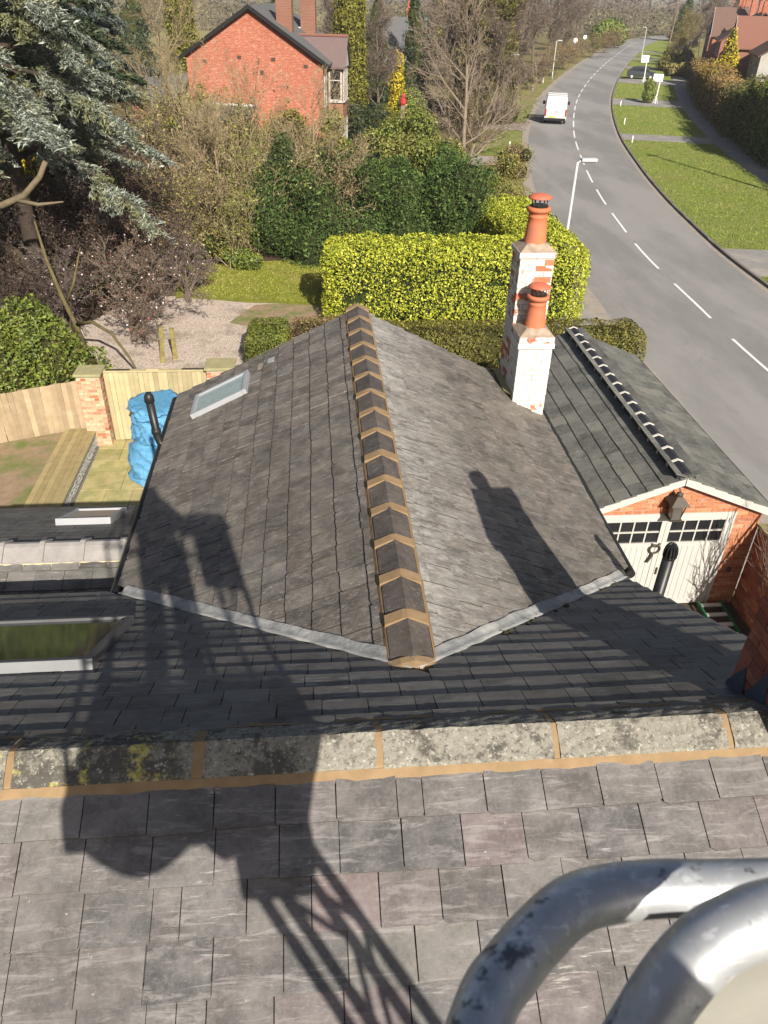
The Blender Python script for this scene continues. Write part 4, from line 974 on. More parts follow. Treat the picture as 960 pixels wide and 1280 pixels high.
# ------------------------------------------------------------------ the garage
GX, GZ, GS = 6.24, 3.02, 0.40
GY0, GY1, GHW = 10.82, 17.45, 1.66
cg_, sg_ = math.cos(math.atan(GS)), math.sin(math.atan(GS))
gar = thing('garage', 'brick garage with white double doors and slate roof beside the road', 'garage', (GX, 14, 0))
XL, XRr = 4.72, 7.95
DL, DR, DT = 4.94, 7.46, 2.172
wall = MB()
t_ = 0.16
wall.box(XL, DL, GY0+0.006, GY0+t_, 0, 2.25); wall.box(DR, XRr, GY0+0.006, GY0+t_, 0, 2.25); wall.box(DL, DR, GY0+0.006, GY0+t_, DT, 2.25)
wall.prism([(XL, GY0+0.006, 2.25), (XRr, GY0+0.006, 2.25), (XRr, GY0+0.006, GZ-GS*(XRr-GX)-0.03), (GX, GY0+0.006, GZ-0.03), (XL, GY0+0.006, GZ-GS*(GX-XL)-0.03)], (0, t_, 0))
wall.box(XL, XL+0.2, GY0+t_+0.001, GY1-0.2, 0, 2.3); wall.box(XRr-0.2, XRr, GY0+t_+0.001, GY1-0.2, 0, 2.3); wall.box(XL, XRr, GY1-0.2, GY1-0.02, 0, 2.3)
wall = wall.build('wall', M['mortar_grey'], gar)
def keep_g(c, z, a, b): return z + 0.04 < GZ - GS*abs(XL+c-GX) - 0.02
brick_face(wall, (XL, GY0, 0), (1, 0, 0), (0, -1, 0), DL-XL, 0.0, 2.175, [('red_brick', 1)])
brick_face(wall, (DR, GY0, 0), (1, 0, 0), (0, -1, 0), XRr-DR, 0.0, 2.175, [('red_brick', 1)])
brick_face(wall, (XL, GY0, 0), (1, 0, 0), (0, -1, 0), XRr-XL, 2.175, 3.0, [('red_brick', 1)], keep_g)
for sg in (-1, 1):
    xe = GX+sg*GHW
    poly = [(GX, GY0-0.14, GZ), (GX, GY1, GZ), (xe, GY1, GZ-GS*GHW), (xe, GY0-0.14, GZ-GS*GHW)]
    r_ = MB().prism(poly if sg < 0 else poly[::-1], (0, 0, -0.03)).build('roof_slope', M['underlay'], gar)
    if sg < 0:
        lay_slates(r_, (xe-0.04, 0, GZ-GS*(GHW+0.04)), (cg_, 0, sg_), (-sg_, 0, cg_), -GY1, -(GY0-0.20), GHW/cg_-0.06, 0.285, 0.36, M['slate_garage'], limit=150, key='g', wvar=0.04)
    else:
        lay_slates(r_, (xe+0.04, 0, GZ-GS*(GHW+0.04)), (-cg_, 0, sg_), (sg_, 0, cg_), GY0-0.20, GY1, GHW/cg_-0.06, 0.285, 0.36, M['slate_garage'], limit=150, key='g', wvar=0.04)
    # white bargeboard
    MB().obox((GX+sg*GHW/2*1.02, GY0-0.165, GZ-GS*GHW/2*1.02-0.075), (sg*GHW/2*1.03, 0, -GS*GHW/2*1.03), (0, 0.012, 0), (0, 0, 0.075)).build('bargeboard', M['white_paint'], gar)
    MB().obox((GX+sg*GHW/2*1.02, GY0-0.07, GZ-GS*GHW/2*1.02-0.145), (sg*GHW/2*1.0, 0, -GS*GHW/2*1.0), (0, 0.085, 0), (0, 0, 0.008)).build('soffit', M['white_paint'], gar)
    MB().tube([(xe+sg*0.08, GY0-0.15, GZ-GS*GHW-0.06), (xe+sg*0.08, GY1, GZ-GS*GHW-0.06)], 0.05, 8).build('gutter', M['black_plastic'], gar)
ngt = 15; gp = (GY1-(GY0-0.16))/ngt
for k in range(ngt):
    y0 = GY0-0.16 + k*gp
    ridge_tile(gar, GX, GZ+0.03, y0+0.027, y0+gp-0.027, 0.185, 0.06, M['ridge_block'], GS, 'ridge_tile')
    ridge_tile(gar, GX, GZ+0.03, y0+gp-0.026, y0+gp+0.026, 0.192, 0.072, M['mortar_white'], GS, 'ridge_joint')
# double doors
fr = MB(); fr.box(DL, DL+0.07, GY0-0.012, GY0+0.07, 0, DT); fr.box(DR-0.07, DR, GY0-0.012, GY0+0.07, 0, DT); fr.box(DL+0.07, DR-0.07, GY0-0.012, GY0+0.07, DT-0.08, DT)
fr.build('door_frame', M['white_paint'], gar)
mid = (DL+DR)/2
for (a, b) in ((DL+0.075, mid-0.004), (mid+0.004, DR-0.075)):
    z0, z1 = 0.03, DT-0.085; yf, yk = GY0+0.0, GY0+0.05
    lf_ = MB(); st = 0.085
    lf_.box(a, a+st, yf, yk, z0, z1); lf_.box(b-st, b, yf, yk, z0, z1)
    lf_.box(a+st, b-st, yf, yk, z1-0.085, z1); lf_.box(a+st, b-st, yf, yk, 1.43, 1.52); lf_.box(a+st, b-st, yf, yk, z0, z0+0.11)
    wa, wb, wz0, wz1 = a+st, b-st, 1.52, z1-0.085
    for k in range(1, 4):
        xk = wa+(wb-wa)*k/4; lf_.box(xk-0.013, xk+0.013, yf+0.008, yk, wz0, wz1)
    zm = (wz0+wz1)/2
    for k in range(4):
        xa_, xb_ = wa+(wb-wa)*k/4+0.014, wa+(wb-wa)*(k+1)/4-0.014
        lf_.box(xa_, xb_, yf+0.008, yk, zm-0.013, zm+0.013)
    leaf = lf_.build('door_leaf', M['white_paint'], gar)
    for k in range(4):
        for (q0, q1) in ((wz0, zm-0.013), (zm+0.013, wz1)):
            MB().box(wa+(wb-wa)*k/4+0.013, wa+(wb-wa)*(k+1)/4-0.013, yf+0.03, yf+0.036, q0, q1).build('pane', M['dark_glass'], leaf)
    nb = 9; bw = (wb-wa)/nb
    for k in range(nb):
        MB().box(wa+k*bw+0.003, wa+(k+1)*bw-0.003, yf+0.014, yf+0.032, z0+0.11, 1.43).build('board', M['white_paint'], leaf)
MB().box(mid+0.03, mid+0.055, GY0-0.03, GY0-0.001, 0.80, 0.95).build('door_handle', M['iron'], gar)
for zz in (0.45, 1.35, 1.95):
    MB().box(DR-0.10, DR-0.065, GY0-0.020, GY0-0.013, zz, zz+0.09).build('hinge', M['velux_grey'], gar)
# small dark wall light low on the right pier
MB().lathe([(0.03, 0), (0.045, 0.02), (0.045, 0.07), (0.02, 0.09)], (7.66, GY0-0.04, 0.82), 12).build('wall_light', M['iron'], gar)
# lantern above the doors
lan = thing('wall_lantern', 'old metal wall lantern with pitched cap above the white garage doors', 'lantern', (6.19, 10.7, 2.2))
lx, ly, lz = 6.19, GY0-0.17, 2.20
fb = MB(); hw_ = 0.115
for sx in (-1, 1):
    for sy in (-1, 1):
        fb.obox((lx+sx*hw_*0.86, ly+sy*hw_*0.86, lz+0.17), (0.009, 0, 0), (0, 0.009, 0), (sx*0.02, sy*0.02, 0.16))
fb.box(lx-hw_, lx+hw_, ly-hw_, ly+hw_, lz-0.012, lz+0.012)
fb.build('frame', M['iron'], lan)
cp = MB(); hh = 0.17
cp.add([(lx-hh, ly-hh, lz+0.325), (lx+hh, ly-hh, lz+0.325), (lx+hh, ly+hh, lz+0.325), (lx-hh, ly+hh, lz+0.325), (lx-0.05, ly-0.05, lz+0.46), (lx+0.05, ly-0.05, lz+0.46), (lx+0.05, ly+0.05, lz+0.46), (lx-0.05, ly+0.05, lz+0.46)],
       [(3, 2, 1, 0), (4, 5, 6, 7), (0, 1, 5, 4), (1, 2, 6, 5), (2, 3, 7, 6), (3, 0, 4, 7)])
cp.lathe([(0.055, 0.46), (0.06, 0.50), (0.02, 0.54)], (lx, ly, lz), 12); cp.build('cap', M['iron'], lan)
MB().box(lx-hw_*0.78, lx+hw_*0.78, ly-hw_*0.78, ly+hw_*0.78, lz+0.014, lz+0.31).build('glass', M['lantern_glass'], lan)
MB().tube([(lx, GY0-0.01, lz+0.56), (lx, ly+0.05, lz+0.58), (lx, ly, lz+0.53)], 0.012, 8).build('bracket', M['iron'], lan)
# wreath
wr_ = thing('door_wreath', 'dark wire wreath with trailing bow hanging on the white garage doors', 'wreath', (6.08, 10.78, 1.35))
pts = [(6.09+0.095*math.cos(a), GY0-0.03, 1.40+0.095*math.sin(a)) for a in np.linspace(0, 2*math.pi, 25)]
MB().tube(pts, 0.016, 7).build('ring', M['iron'], wr_)
MB().tube([(6.02, GY0-0.03, 1.53), (6.06, GY0-0.035, 1.46), (6.09, GY0-0.03, 1.45), (6.12, GY0-0.035, 1.46), (6.17, GY0-0.03, 1.53)], 0.012, 6).build('bow', M['iron'], wr_)
MB().tube([(6.07, GY0-0.03, 1.31), (6.05, GY0-0.035, 1.22), (6.0, GY0-0.03, 1.10)], 0.022, 7).build('tail', M['iron'], wr_)

# garden wall on the right of the yard
gw = thing('garden_wall', 'red brick garden wall meeting the garage corner, partly in shade', 'wall', (8.1, 8, 0))
gwo = MB().box(7.966, 8.17, 4.6, 10.80, 0, 1.84).build('core', M['mortar_old'], gw)
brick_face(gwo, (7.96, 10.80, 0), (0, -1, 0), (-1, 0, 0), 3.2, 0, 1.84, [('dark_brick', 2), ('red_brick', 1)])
MB().box(7.92, 8.22, 4.6, 10.80, 1.842, 1.90).build('coping', M['cap_stone'], gw, bevel=0.008)
rl = thing('iron_railing', 'black iron railing on top of the garden wall by the garage', 'railing', (8.1, 9, 1.9))
r0 = MB()
for k in range(14): r0.tube([(8.07, 7.4+k*0.25, 1.9), (8.07, 7.4+k*0.25, 2.5)], 0.010, 6)
r0.build('bars', M['black_plastic'], rl)
MB().box(8.05, 8.09, 7.3, 10.75, 2.45, 2.48).build('top_rail', M['black_plastic'], rl)
# step ladder lying in the yard
ld = thing('step_ladder', 'green step ladder with pale treads lying below the garage doors', 'ladder', (7.4, 10.3, 0))
for xx in (7.18, 7.62):
    MB().obox((xx, 10.05, 0.14), (0.016, 0, 0), (0.0, 0.62, 0.03), (0, 0, 0.035)).build('stile', M['ladder_green'], ld)
for k in range(5):
    MB().obox((7.40, 10.58-k*0.26, 0.165-k*0.012), (0.20, 0, 0), (0, 0.042, 0), (0, 0, 0.012)).build('tread', M['aluminium'], ld)

# ------------------------------------------------------------------ gate, pillars, fence, patio
def pillar(px0, px1, py0, py1, h, label):
    t = thing('gate_pillar', label, 'pillar', ((px0+px1)/2, (py0+py1)/2, 0))
    co = MB().box(px0+0.006, px1-0.006, py0+0.006, py1-0.006, 0, h).build('core', M['mortar_grey'], t)
    for (p, u, n, L) in (((px0, py0, 0), (1, 0, 0), (0, -1, 0), px1-px0), ((px1, py0, 0), (0, 1, 0), (1, 0, 0), py1-py0), ((px0, py1, 0), (0, -1, 0), (-1, 0, 0), py1-py0)):
        brick_face(co, p, u, n, L, 0, h, [('pale_brick', 4), ('red_brick', 1)])
    MB().box(px0-0.05, px1+0.05, py0-0.05, py1+0.05, h+0.002, h+0.07).build('cap', M['cap_stone'], t, bevel=0.012)
    return t
pillar(-5.78, -5.23, 17.62, 18.12, 1.92, 'pale brick gate pillar between the slatted fence and the timber gate')
pillar(-2.68, -2.05, 17.70, 18.25, 2.00, 'pale brick gate pillar partly hidden behind the rear wing roof')
gt = thing('timber_gate', 'tall boarded timber gate between two brick pillars', 'gate', (-3.95, 17.9, 0))
x = -5.19; nb = 21; bw = (-2.72+5.19)/nb
for k in range(nb):
    MB().box(x+k*bw+0.003, x+(k+1)*bw-0.003, 17.86+random.uniform(-.012, .006), 17.885, 0.06, 1.90+random.uniform(-.006, .006)).build('board', M['wood_gate'], gt)
for zz in (0.25, 1.0, 1.78): MB().box(-5.19, -2.72, 17.89, 17.95, zz, zz+0.10).build('rail', M['wood_gate'], gt)
MB().box(-5.21, -2.70, 17.85, 17.96, 1.912, 1.955).build('cap_rail', M['wood_gate'], gt)
for (a, b) in ((-5.12, -4.55), (-3.3, -2.76)): MB().box(a, b, 17.868, 17.93, 1.958, 1.975).build('hinge_strap', M['iron'], gt)
MB().box(-4.15, -3.85, 17.84, 17.90, 1.956, 1.99).build('latch', M['wood_gate'], gt)
# fence
fe = thing('board_fence', 'weathered vertical board fence running left from the brick gate pillar', 'fence', (-7.5, 17.5, 0.3))
F0, F1 = Vector((-5.80, 18.02, 0)), Vector((-9.9, 16.35, 0)); fd = (F1-F0); L = fd.length; fd.normalize(); fn = Vector((-fd.y, fd.x, 0))
k = 0; s = 0.0
while s < L:
    p = F0 + fd*(s+0.062) + fn*random.uniform(-0.006, 0.006); h = 1.66 - 0.012*s + random.uniform(-0.012, 0.012)
    tl = random.gauss(0, 0.006)
    MB().obox((p.x, p.y, (0.1+h)/2), fd*0.0605, fn*(-0.009), (tl*fd.x, tl*fd.y, (h-0.1)/2)).build('board', M['wood_fence'], fe)
    s += 0.122
for zz in (0.6, 1.35):
    p = F0+fd*(L/2)+fn*0.03*-1; q = F0 + fd*(L/2) - fn*(0.035)
    MB().obox((q.x, q.y, zz), fd*(L/2), fn*0.02, (0, 0, 0.04)).build('rail', M['wood_fence'], fe)
# raised bed and deck bench with a stone filled side
rb = sheet('raised_bed', [(-12, 11), (-6.36, 11), (-6.36, 17.72), (-12, 15.5)], 0.40, M['soil'])
bn = thing('deck_bench', 'long timber decking bench on stone filled baskets beside the patio', 'bench', (-5.95, 16, 0))
nb = 6; xa, xb = -6.36, -5.56
for k in range(nb):
    bw = (xb-xa)/nb
    MB().box(xa+k*bw+0.003, xa+(k+1)*bw-0.003, 12.6+random.uniform(-.01, .01), 17.78+random.uniform(-.01, .01), 0.405+random.uniform(-.002, .002), 0.44).build('board', M['wood_deck'], bn)
MB().box(xa+0.02, xb-0.12, 12.6, 17.7, 0.0, 0.40).build('core', M['rubber'], bn)
stones = MB(); rr = random.Random(3)
y = 12.65
while y < 17.72:
    z = 0.03
    while z < 0.38:
        r = rr.uniform(0.03, 0.055); cx, cy, cz = xb-0.08+rr.uniform(-.015, .02), y+rr.uniform(-.015, .015), z+r*0.6
        b = len(stones.v)
        for (dx, dy, dz) in ((1, 0, 0), (-1, 0, 0), (0, 1, 0), (0, -1, 0), (0, 0, 1), (0, 0, -1)):
            stones.v.append((cx+dx*r*rr.uniform(.7, 1.2), cy+dy*r*rr.uniform(.7, 1.3), cz+dz*r*rr.uniform(.6, 1.0)))
        for f in ((0, 2, 4), (2, 1, 4), (1, 3, 4), (3, 0, 4), (2, 0, 5), (1, 2, 5), (3, 1, 5), (0, 3, 5)): stones.f.append(tuple(b+i for i in f))
        z += r*1.5
    y += 0.075
o = stones.build('stone_fill', M['gabion'], bn); o['kind'] = 'stuff'
wires = MB()
for k in range(52): wires.tube([(xb-0.012, 12.65+k*0.1, 0.01), (xb-0.012, 12.65+k*0.1, 0.40)], 0.0025, 4)
for k in range(5): wires.tube([(xb-0.010, 12.65, 0.02+k*0.09), (xb-0.010, 17.75, 0.02+k*0.09)], 0.0025, 4)
wires.build('wire_mesh', M['steel_post'], bn)
pat = sheet('patio', [(-5.56, 10), (-1.8, 10), (-1.8, 17.95), (-5.56, 17.95)], 0.004, M['mortar_old'])
rr = random.Random(8); y = 17.9
while y > 11:
    h = rr.choice([0.45, 0.6, 0.75]); x = -5.53
    while x < -1.9:
        w_ = rr.choice([0.45, 0.6, 0.9])
        MB().box(x+0.006, min(x+w_-0.006, -1.85), y-h+0.006, y-0.006, 0.006, 0.028+rr.uniform(-.003, .004)).build('paving_slab', M['paving'], pat)
        x += w_
    y -= h
# blue tarpaulin over a heap: a tall bin with a lower bulge, pulled into creases
tp = MB(); nu, nv = 96, 60; vs = []
def crease(a, t):
    q = 0.0
    for (f1, f2, ph, am) in ((3, 5, 0.3, 0.055), (5, -8, 1.9, 0.045), (8, 13, 0.7, 0.03), (13, -17, 2.4, 0.022), (19, 29, 4.0, 0.014)):
        q += am*(1-abs(math.sin(a*f1*0.5 + t*f2*0.5 + ph + 0.8*math.sin(a*2+t*5+ph)))*1.6)
    return q
for j in range(nv+1):
    for i in range(nu):
        a = i/nu*2*math.pi; t = j/nv
        z = 1.78 - 0.03*crease(a, 0) if t < 0.12 else 1.78*(1-((t-0.12)/0.88)**1.12)
        r = 0.52*min(1, t/0.12) + 0.06*max(0, t-0.12)
        r += max(0, math.cos(a+1.9))**1.5*0.34*max(0, min(1, (t-0.33)*3.2)) + 0.05*math.sin(t*9)*(t > 0.12)
        if 0.52 < t < 0.58: r -= 0.05
        r += crease(a, t*4)*min(1, t*5)
        vs.append((-3.72 + r*math.cos(a)*1.02, 16.5 + r*math.sin(a)*1.12, max(0.032, z + 0.4*crease(a*1.3, t*3)*(0.1 < t < 0.97))))
fs = [(j*nu+i, (j+1)*nu+i, (j+1)*nu+(i+1) % nu, j*nu+(i+1) % nu) for j in range(nv) for i in range(nu)]
tp.add(vs, fs)
tag(tp.build('blue_tarpaulin', M['tarp'], smooth=True), 'crumpled blue tarpaulin draped over a heap on the patio', 'tarpaulin')
# mossy old gate posts by the gravel
for k, (px, py, h, lab) in enumerate(((-4.72, 22.9, 1.15, 'leaning mossy gate post beside the gravel drive'), (-4.42, 23.2, 1.0, 'upright mossy gate post at the edge of the gravel'))):
    tag(MB().obox((px, py, h/2), (0.07, 0.01, 0), (-0.01, 0.06, 0), (0.05*(1-k), 0, h/2)).build('gate_post', M['old_post'], None, bevel=0.01), lab, 'post')

# ------------------------------------------------------------------ vegetation builders
def unit(a): return a/np.maximum(np.linalg.norm(a, axis=1, keepdims=True), 1e-9)
def leaf_mesh(name, P, Nm, L, W, m, jit=0.6, along=None, r=None):
    r = r or rng
    n = len(P)
    nn = unit(Nm + r.normal(0, jit, (n, 3)))
    t = r.normal(0, 1, (n, 3)) if along is None else along + r.normal(0, 0.35, (n, 3))
    t = unit(t - nn*np.sum(t*nn, 1, keepdims=True)); b = np.cross(nn, t)
    sv = r.uniform(0.45, 1.0, n) + 0.7*(r.uniform(0, 1, n) > 0.86)
    l = (L*sv*r.uniform(0.8, 1.3, n))[:, None]/2; w_ = (W*sv*r.uniform(0.75, 1.3, n))[:, None]/2
    fold = nn*w_*0.35
    V = np.empty((n*4, 3)); V[0::4] = P - t*l; V[1::4] = P + b*w_ + fold; V[2::4] = P + t*l; V[3::4] = P - b*w_ + fold
    F = np.arange(n*4).reshape(n, 4)
    return np_mesh(name, V, F, m, r.uniform(0, 1, n))
def wavy(P, f, sd=0.0):
    x, y, z = P[:, 0]*f, P[:, 1]*f, P[:, 2]*f
    return (np.sin(x*1.7+sd)+np.sin(y*2.1+sd*1.3)+np.sin(z*1.9+sd*.7)+np.sin((x+y)*1.3+sd*2)+np.sin((y-z)*2.7+x+sd))/5
def box_pts(b, n, rad_=0.35, amp=0.08, depth=0.16, sd=0.0, bottom=False):
    x0, x1, y0, y1, z0, z1 = b; dx, dy, dz = x1-x0, y1-y0, z1-z0
    A = np.array([dy*dz, dy*dz, dx*dz, dx*dz, dx*dy]); f = rng.choice(5, n, p=A/A.sum())
    P = rng.uniform(0, 1, (n, 3))*[dx, dy, dz] + [x0, y0, z0]
    P[f == 0, 0] = x0; P[f == 1, 0] = x1; P[f == 2, 1] = y0; P[f == 3, 1] = y1; P[f == 4, 2] = z1
    rr_ = min(rad_, dx/2.2, dy/2.2, dz/1.5)
    lo = np.array([x0+rr_, y0+rr_, z0-9]); hi = np.array([x1-rr_, y1-rr_, z1-rr_])
    C = np.clip(P, lo, hi); d = unit(P - C); S = C + d*rr_
    S = S + d*(amp*wavy(S, 2.2, sd) + amp*0.6*wavy(S, 5.5, sd+2) - depth*rng.uniform(0, 1, n)**2)[:, None]
    return S, d
def blob_pts(blobs, n, inner=0.72, amp=0.16, sd=0.0, lowcut=-0.9):
    B = np.array(blobs, float); A = (B[:, 3]*B[:, 4]+B[:, 4]*B[:, 5]+B[:, 3]*B[:, 5]); k = rng.choice(len(B), n, p=A/A.sum())
    d = unit(rng.normal(0, 1, (n, 3))); b = B[k]
    rr_ = rng.uniform(0, 1, n)**0.5*(1-inner) + inner
    P = b[:, :3] + d*b[:, 3:6]*(rr_*(1+amp*wavy(d*3+b[:, :3], 1.5, sd)))[:, None]
    keep = np.ones(n, bool)
    for q in B:
        e = (P-q[:3])/q[3:6]; keep &= (np.sum(e*e, 1) > (inner*0.86)**2)
    keep &= d[:, 2] > lowcut
    nm = unit(d/b[:, 3:6])
    return P[keep], nm[keep]
def core_mesh(blobs, k, m):  # solid dark filler, its colour standing for shade among the leaves
    mb = MB()
    for (cx, cy, cz, rx, ry, rz) in blobs:
        prof = [(max(0.02, math.sin(math.pi*i/6)), -math.cos(math.pi*i/6)) for i in range(7)]; b = len(mb.v); n = 9
        for r_, z_ in prof:
            for q in range(n):
                a = 2*math.pi*q/n; mb.v.append((cx+rx*k*r_*math.cos(a), cy+ry*k*r_*math.sin(a), cz+rz*k*z_))
        for i in range(6):
            for q in range(n): mb.f.append((b+i*n+q, b+i*n+(q+1) % n, b+(i+1)*n+(q+1) % n, b+(i+1)*n+q))
    return mb.mesh('shade_core', m)
def branch_mesh(seed, height, r0, counts, ang, ratio, wob, up, start, minr=0.008, trunks=1, spread=0.5, taper=0.75, m=None, tipn=3):
    r = random.Random(seed); polys = []; tips = []
    mx = len(counts)
    rv = lambda: Vector((r.gauss(0, 1), r.gauss(0, 1), r.gauss(0, 1))).normalized()
    def br(p, d, L, ra, lv):
        k = (7, 5, 4, 3, 3)[min(lv, 4)]
        pts, rs = [p.copy()], [ra]
        for i in range(k):
            d = (d + rv()*wob[min(lv, len(wob)-1)] + Vector((0, 0, up[min(lv, len(up)-1)]))).normalized()
            p = p + d*(L/k); pts.append(p.copy()); rs.append(max(minr*0.6, ra*(1-(i+1)/k*taper)))
        polys.append((pts, rs, lv))
        if lv < mx:
            for j in range(counts[lv]):
                t = start[min(lv, len(start)-1)] + (1-start[min(lv, len(start)-1)])*(j+r.random())/counts[lv]
                f = t*k; i = min(int(f), k-1); q = pts[i].lerp(pts[i+1], f-i)
                dd = (pts[i+1]-pts[i]).normalized(); side = rv(); side = (side - dd*side.dot(dd)).normalized()
                a = ang[min(lv, len(ang)-1)]*r.uniform(0.7, 1.25)
                nd = dd*math.cos(a) + side*math.sin(a)
                br(q, nd, L*ratio[min(lv, len(ratio)-1)]*r.uniform(0.6, 1.15)*(1.15-0.55*t), max(minr, rs[i]*r.uniform(0.4, 0.62)), lv+1)
        else:
            tips.extend(pts[-tipn:])
    for k in range(trunks):
        d = Vector((r.gauss(0, spread*0.5), r.gauss(0, spread*0.5), 1)).normalized() if trunks > 1 else Vector((0.03, 0, 1))
        br(Vector((r.gauss(0, .12)*(trunks > 1), r.gauss(0, .12)*(trunks > 1), 0)), d, height*r.uniform(0.75, 1.0) if trunks > 1 else height, r0, 0)
    mb = MB()
    for pts, rs, lv in polys: mb.tube(pts, rs, (7, 5, 4, 3, 3)[min(lv, 4)], cap=(lv == 0))
    me = mb.mesh('branches', m, smooth=False)
    return me, np.array([tuple(t) for t in tips])
def plant(name, label, cat, loc, parts, rot=0.0, scale=1.0, group=None):
    """parts: (name, mesh, material or None); meshes are modelled round the plant's foot"""
    t = thing(name, label, cat, loc, group); t.rotation_euler = (0, 0, rot)
    t.scale = (scale,)*3 if isinstance(scale, (int, float)) else scale
    for pn, me, m in parts:
        o = bpy.data.objects.new(pn, me); COL.objects.link(o); o.parent = t
        if m is not None:
            if len(me.materials) == 0: me.materials.append(m)
            o.material_slots[0].link = 'OBJECT'; o.material_slots[0].material = m
    return t
def hedge(name, label, boxes, n, L, W, m, core, loc=(0, 0, 0), rot=0.0, rad_=0.35, amp=0.08, inset=0.16, depth=0.16, jit=0.6, group=None, cat='hedge'):
    tot = sum((b[1]-b[0])*(b[5]-b[4])*2+(b[3]-b[2])*(b[5]-b[4])*2+(b[1]-b[0])*(b[3]-b[2]) for b in boxes)
    Ps, Ns = [], []
    mb = MB()
    for i, b in enumerate(boxes):
        ar = (b[1]-b[0])*(b[5]-b[4])*2+(b[3]-b[2])*(b[5]-b[4])*2+(b[1]-b[0])*(b[3]-b[2])
        P, d = box_pts(b, int(n*ar/tot), rad_, amp, depth, sd=i*3.1)
        for j, q in enumerate(boxes):
            if j == i: continue
            e = 0.14
            k = ~((P[:, 0] > q[0]+e) & (P[:, 0] < q[1]-e) & (P[:, 1] > q[2]+e) & (P[:, 1] < q[3]-e) & (P[:, 2] < q[5]-e)); P, d = P[k], d[k]
        hol = wavy(P, 1.9, i*2.0+loc[0]) + 0.6*wavy(P, 4.7, i+5.0); k = ~((hol < -0.42) & (rng.uniform(0, 1, len(P)) < 0.8)); P, d = P[k], d[k]
        Ps.append(P); Ns.append(d)
        mb.box(b[0]+inset+0.004*i, b[1]-inset-0.004*i, b[2]+inset+0.004*i, b[3]-inset-0.004*i, b[4], b[5]-inset-0.004*i)  # solid dark box that paints the hedge interior as shaded
    P = np.concatenate(Ps); d = np.concatenate(Ns)
    t = plant(name, label, cat, loc, [('foliage', leaf_mesh('foliage', P, d, L, W, m, jit), None)], rot, 1.0, group)
    co = mb.mesh('shade_core', core); o = bpy.data.objects.new('shade_core', co); COL.objects.link(o); o.parent = t
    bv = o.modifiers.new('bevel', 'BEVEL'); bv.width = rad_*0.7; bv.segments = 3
    return t
def shrub(name, label, loc, blobs, n, L, W, m, core=None, inner=0.72, amp=0.16, jit=0.6, corek=0.74, cat='shrub', group=None, extra=(), rot=0.0, scale=1.0):
    P, d = blob_pts(blobs, n, inner, amp, sd=loc[0])
    parts = [('foliage', leaf_mesh('foliage', P, d, L, W, m, jit), None)]
    if core is not None: parts.append(('shade_core', core_mesh(blobs, corek, core), None))
    return plant(name, label, cat, loc, parts + list(extra), rot, scale, group)
def rand_blobs(n, R_, H, r0, r1, seed, z0=0.0, squash=1.0):
    r = random.Random(seed); out = []
    for _ in range(n):
        a, q = r.uniform(0, 6.283), math.sqrt(r.random())*R_; s_ = r.uniform(r0, r1)
        out.append((q*math.cos(a), q*math.sin(a), z0 + s_*0.6 + r.random()**0.8*max(0.01, H - z0 - s_*1.5), s_, s_, s_*squash))
    return out

def grass_tufts(name, label, P, m, L=0.09, W=0.03):
    n = len(P); A = np.tile(np.array([[0.0, 0, 1.0]]), (n, 1)) + rng.normal(0, 0.45, (n, 3)); Nm = rng.normal(0, 1, (n, 3))*np.array([1, 1, 0.25])
    P = P + np.array([0, 0, L*0.3]); return tag(mesh_obj(name, leaf_mesh(name, P, Nm, L, W, m, 0.2, along=A)), label, 'grass', kind='stuff')
M['grass_blade'] = leaf_mat('grass_blade', [(0.1, (0.075, 0.11, 0.02)), (0.5, (0.165, 0.215, 0.04)), (0.95, (0.29, 0.31, 0.085))], 0.25, 0.8, 0.15, (0.24, 0.225, 0.085), 0.4)
M['lawn_blade'] = leaf_mat('lawn_blade', [(0.1, (0.10, 0.125, 0.018)), (0.5, (0.21, 0.235, 0.035)), (0.95, (0.33, 0.335, 0.08))], 0.4, 0.8, 0.15, (0.28, 0.25, 0.08), 0.5)
GP = []
for _ in range(52000):
    y = 27 + 95*rng.uniform()**1.6
    if any(a <= y <= b for a, b in ((31.0, 35.8), (67.4, 71.1), (90.8, 97.2), (115.3, 122.2))): continue
    q = off(s_of_y(y), rng.uniform(3.84, 10.95)); GP.append((q.x, q.y, 0.075))
grass_tufts('verge_grass', 'short mown grass on the right hand verge', np.array(GP), M['grass_blade'])
x_ = rng.uniform(-5.0, 7.0, 26000); y_ = rng.uniform(28.3, 33.5, 26000); k_ = (y_ > 28.95 - 0.16*(x_+4.0)) & (y_ < 33.5)
grass_tufts('lawn_grass', 'short lawn grass before the yew bank', np.stack([x_, y_, np.full_like(x_, 0.01)], 1)[k_], M['lawn_blade'], 0.06, 0.02)
# ------------------------------------------------------------------ hedges near the house
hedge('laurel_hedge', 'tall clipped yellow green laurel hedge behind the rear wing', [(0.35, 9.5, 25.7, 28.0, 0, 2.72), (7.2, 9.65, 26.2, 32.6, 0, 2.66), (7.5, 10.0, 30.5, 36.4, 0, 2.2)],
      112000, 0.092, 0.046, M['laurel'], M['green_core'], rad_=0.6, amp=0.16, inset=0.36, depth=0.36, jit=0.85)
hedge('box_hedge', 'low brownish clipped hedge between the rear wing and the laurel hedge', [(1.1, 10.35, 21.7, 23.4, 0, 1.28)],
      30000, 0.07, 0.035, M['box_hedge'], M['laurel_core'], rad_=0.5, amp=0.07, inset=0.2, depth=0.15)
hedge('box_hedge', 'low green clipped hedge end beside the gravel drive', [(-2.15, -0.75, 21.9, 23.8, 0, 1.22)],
      9000, 0.07, 0.035, M['box_green'], M['laurel_core'], rad_=0.4, amp=0.06, inset=0.18, depth=0.15)
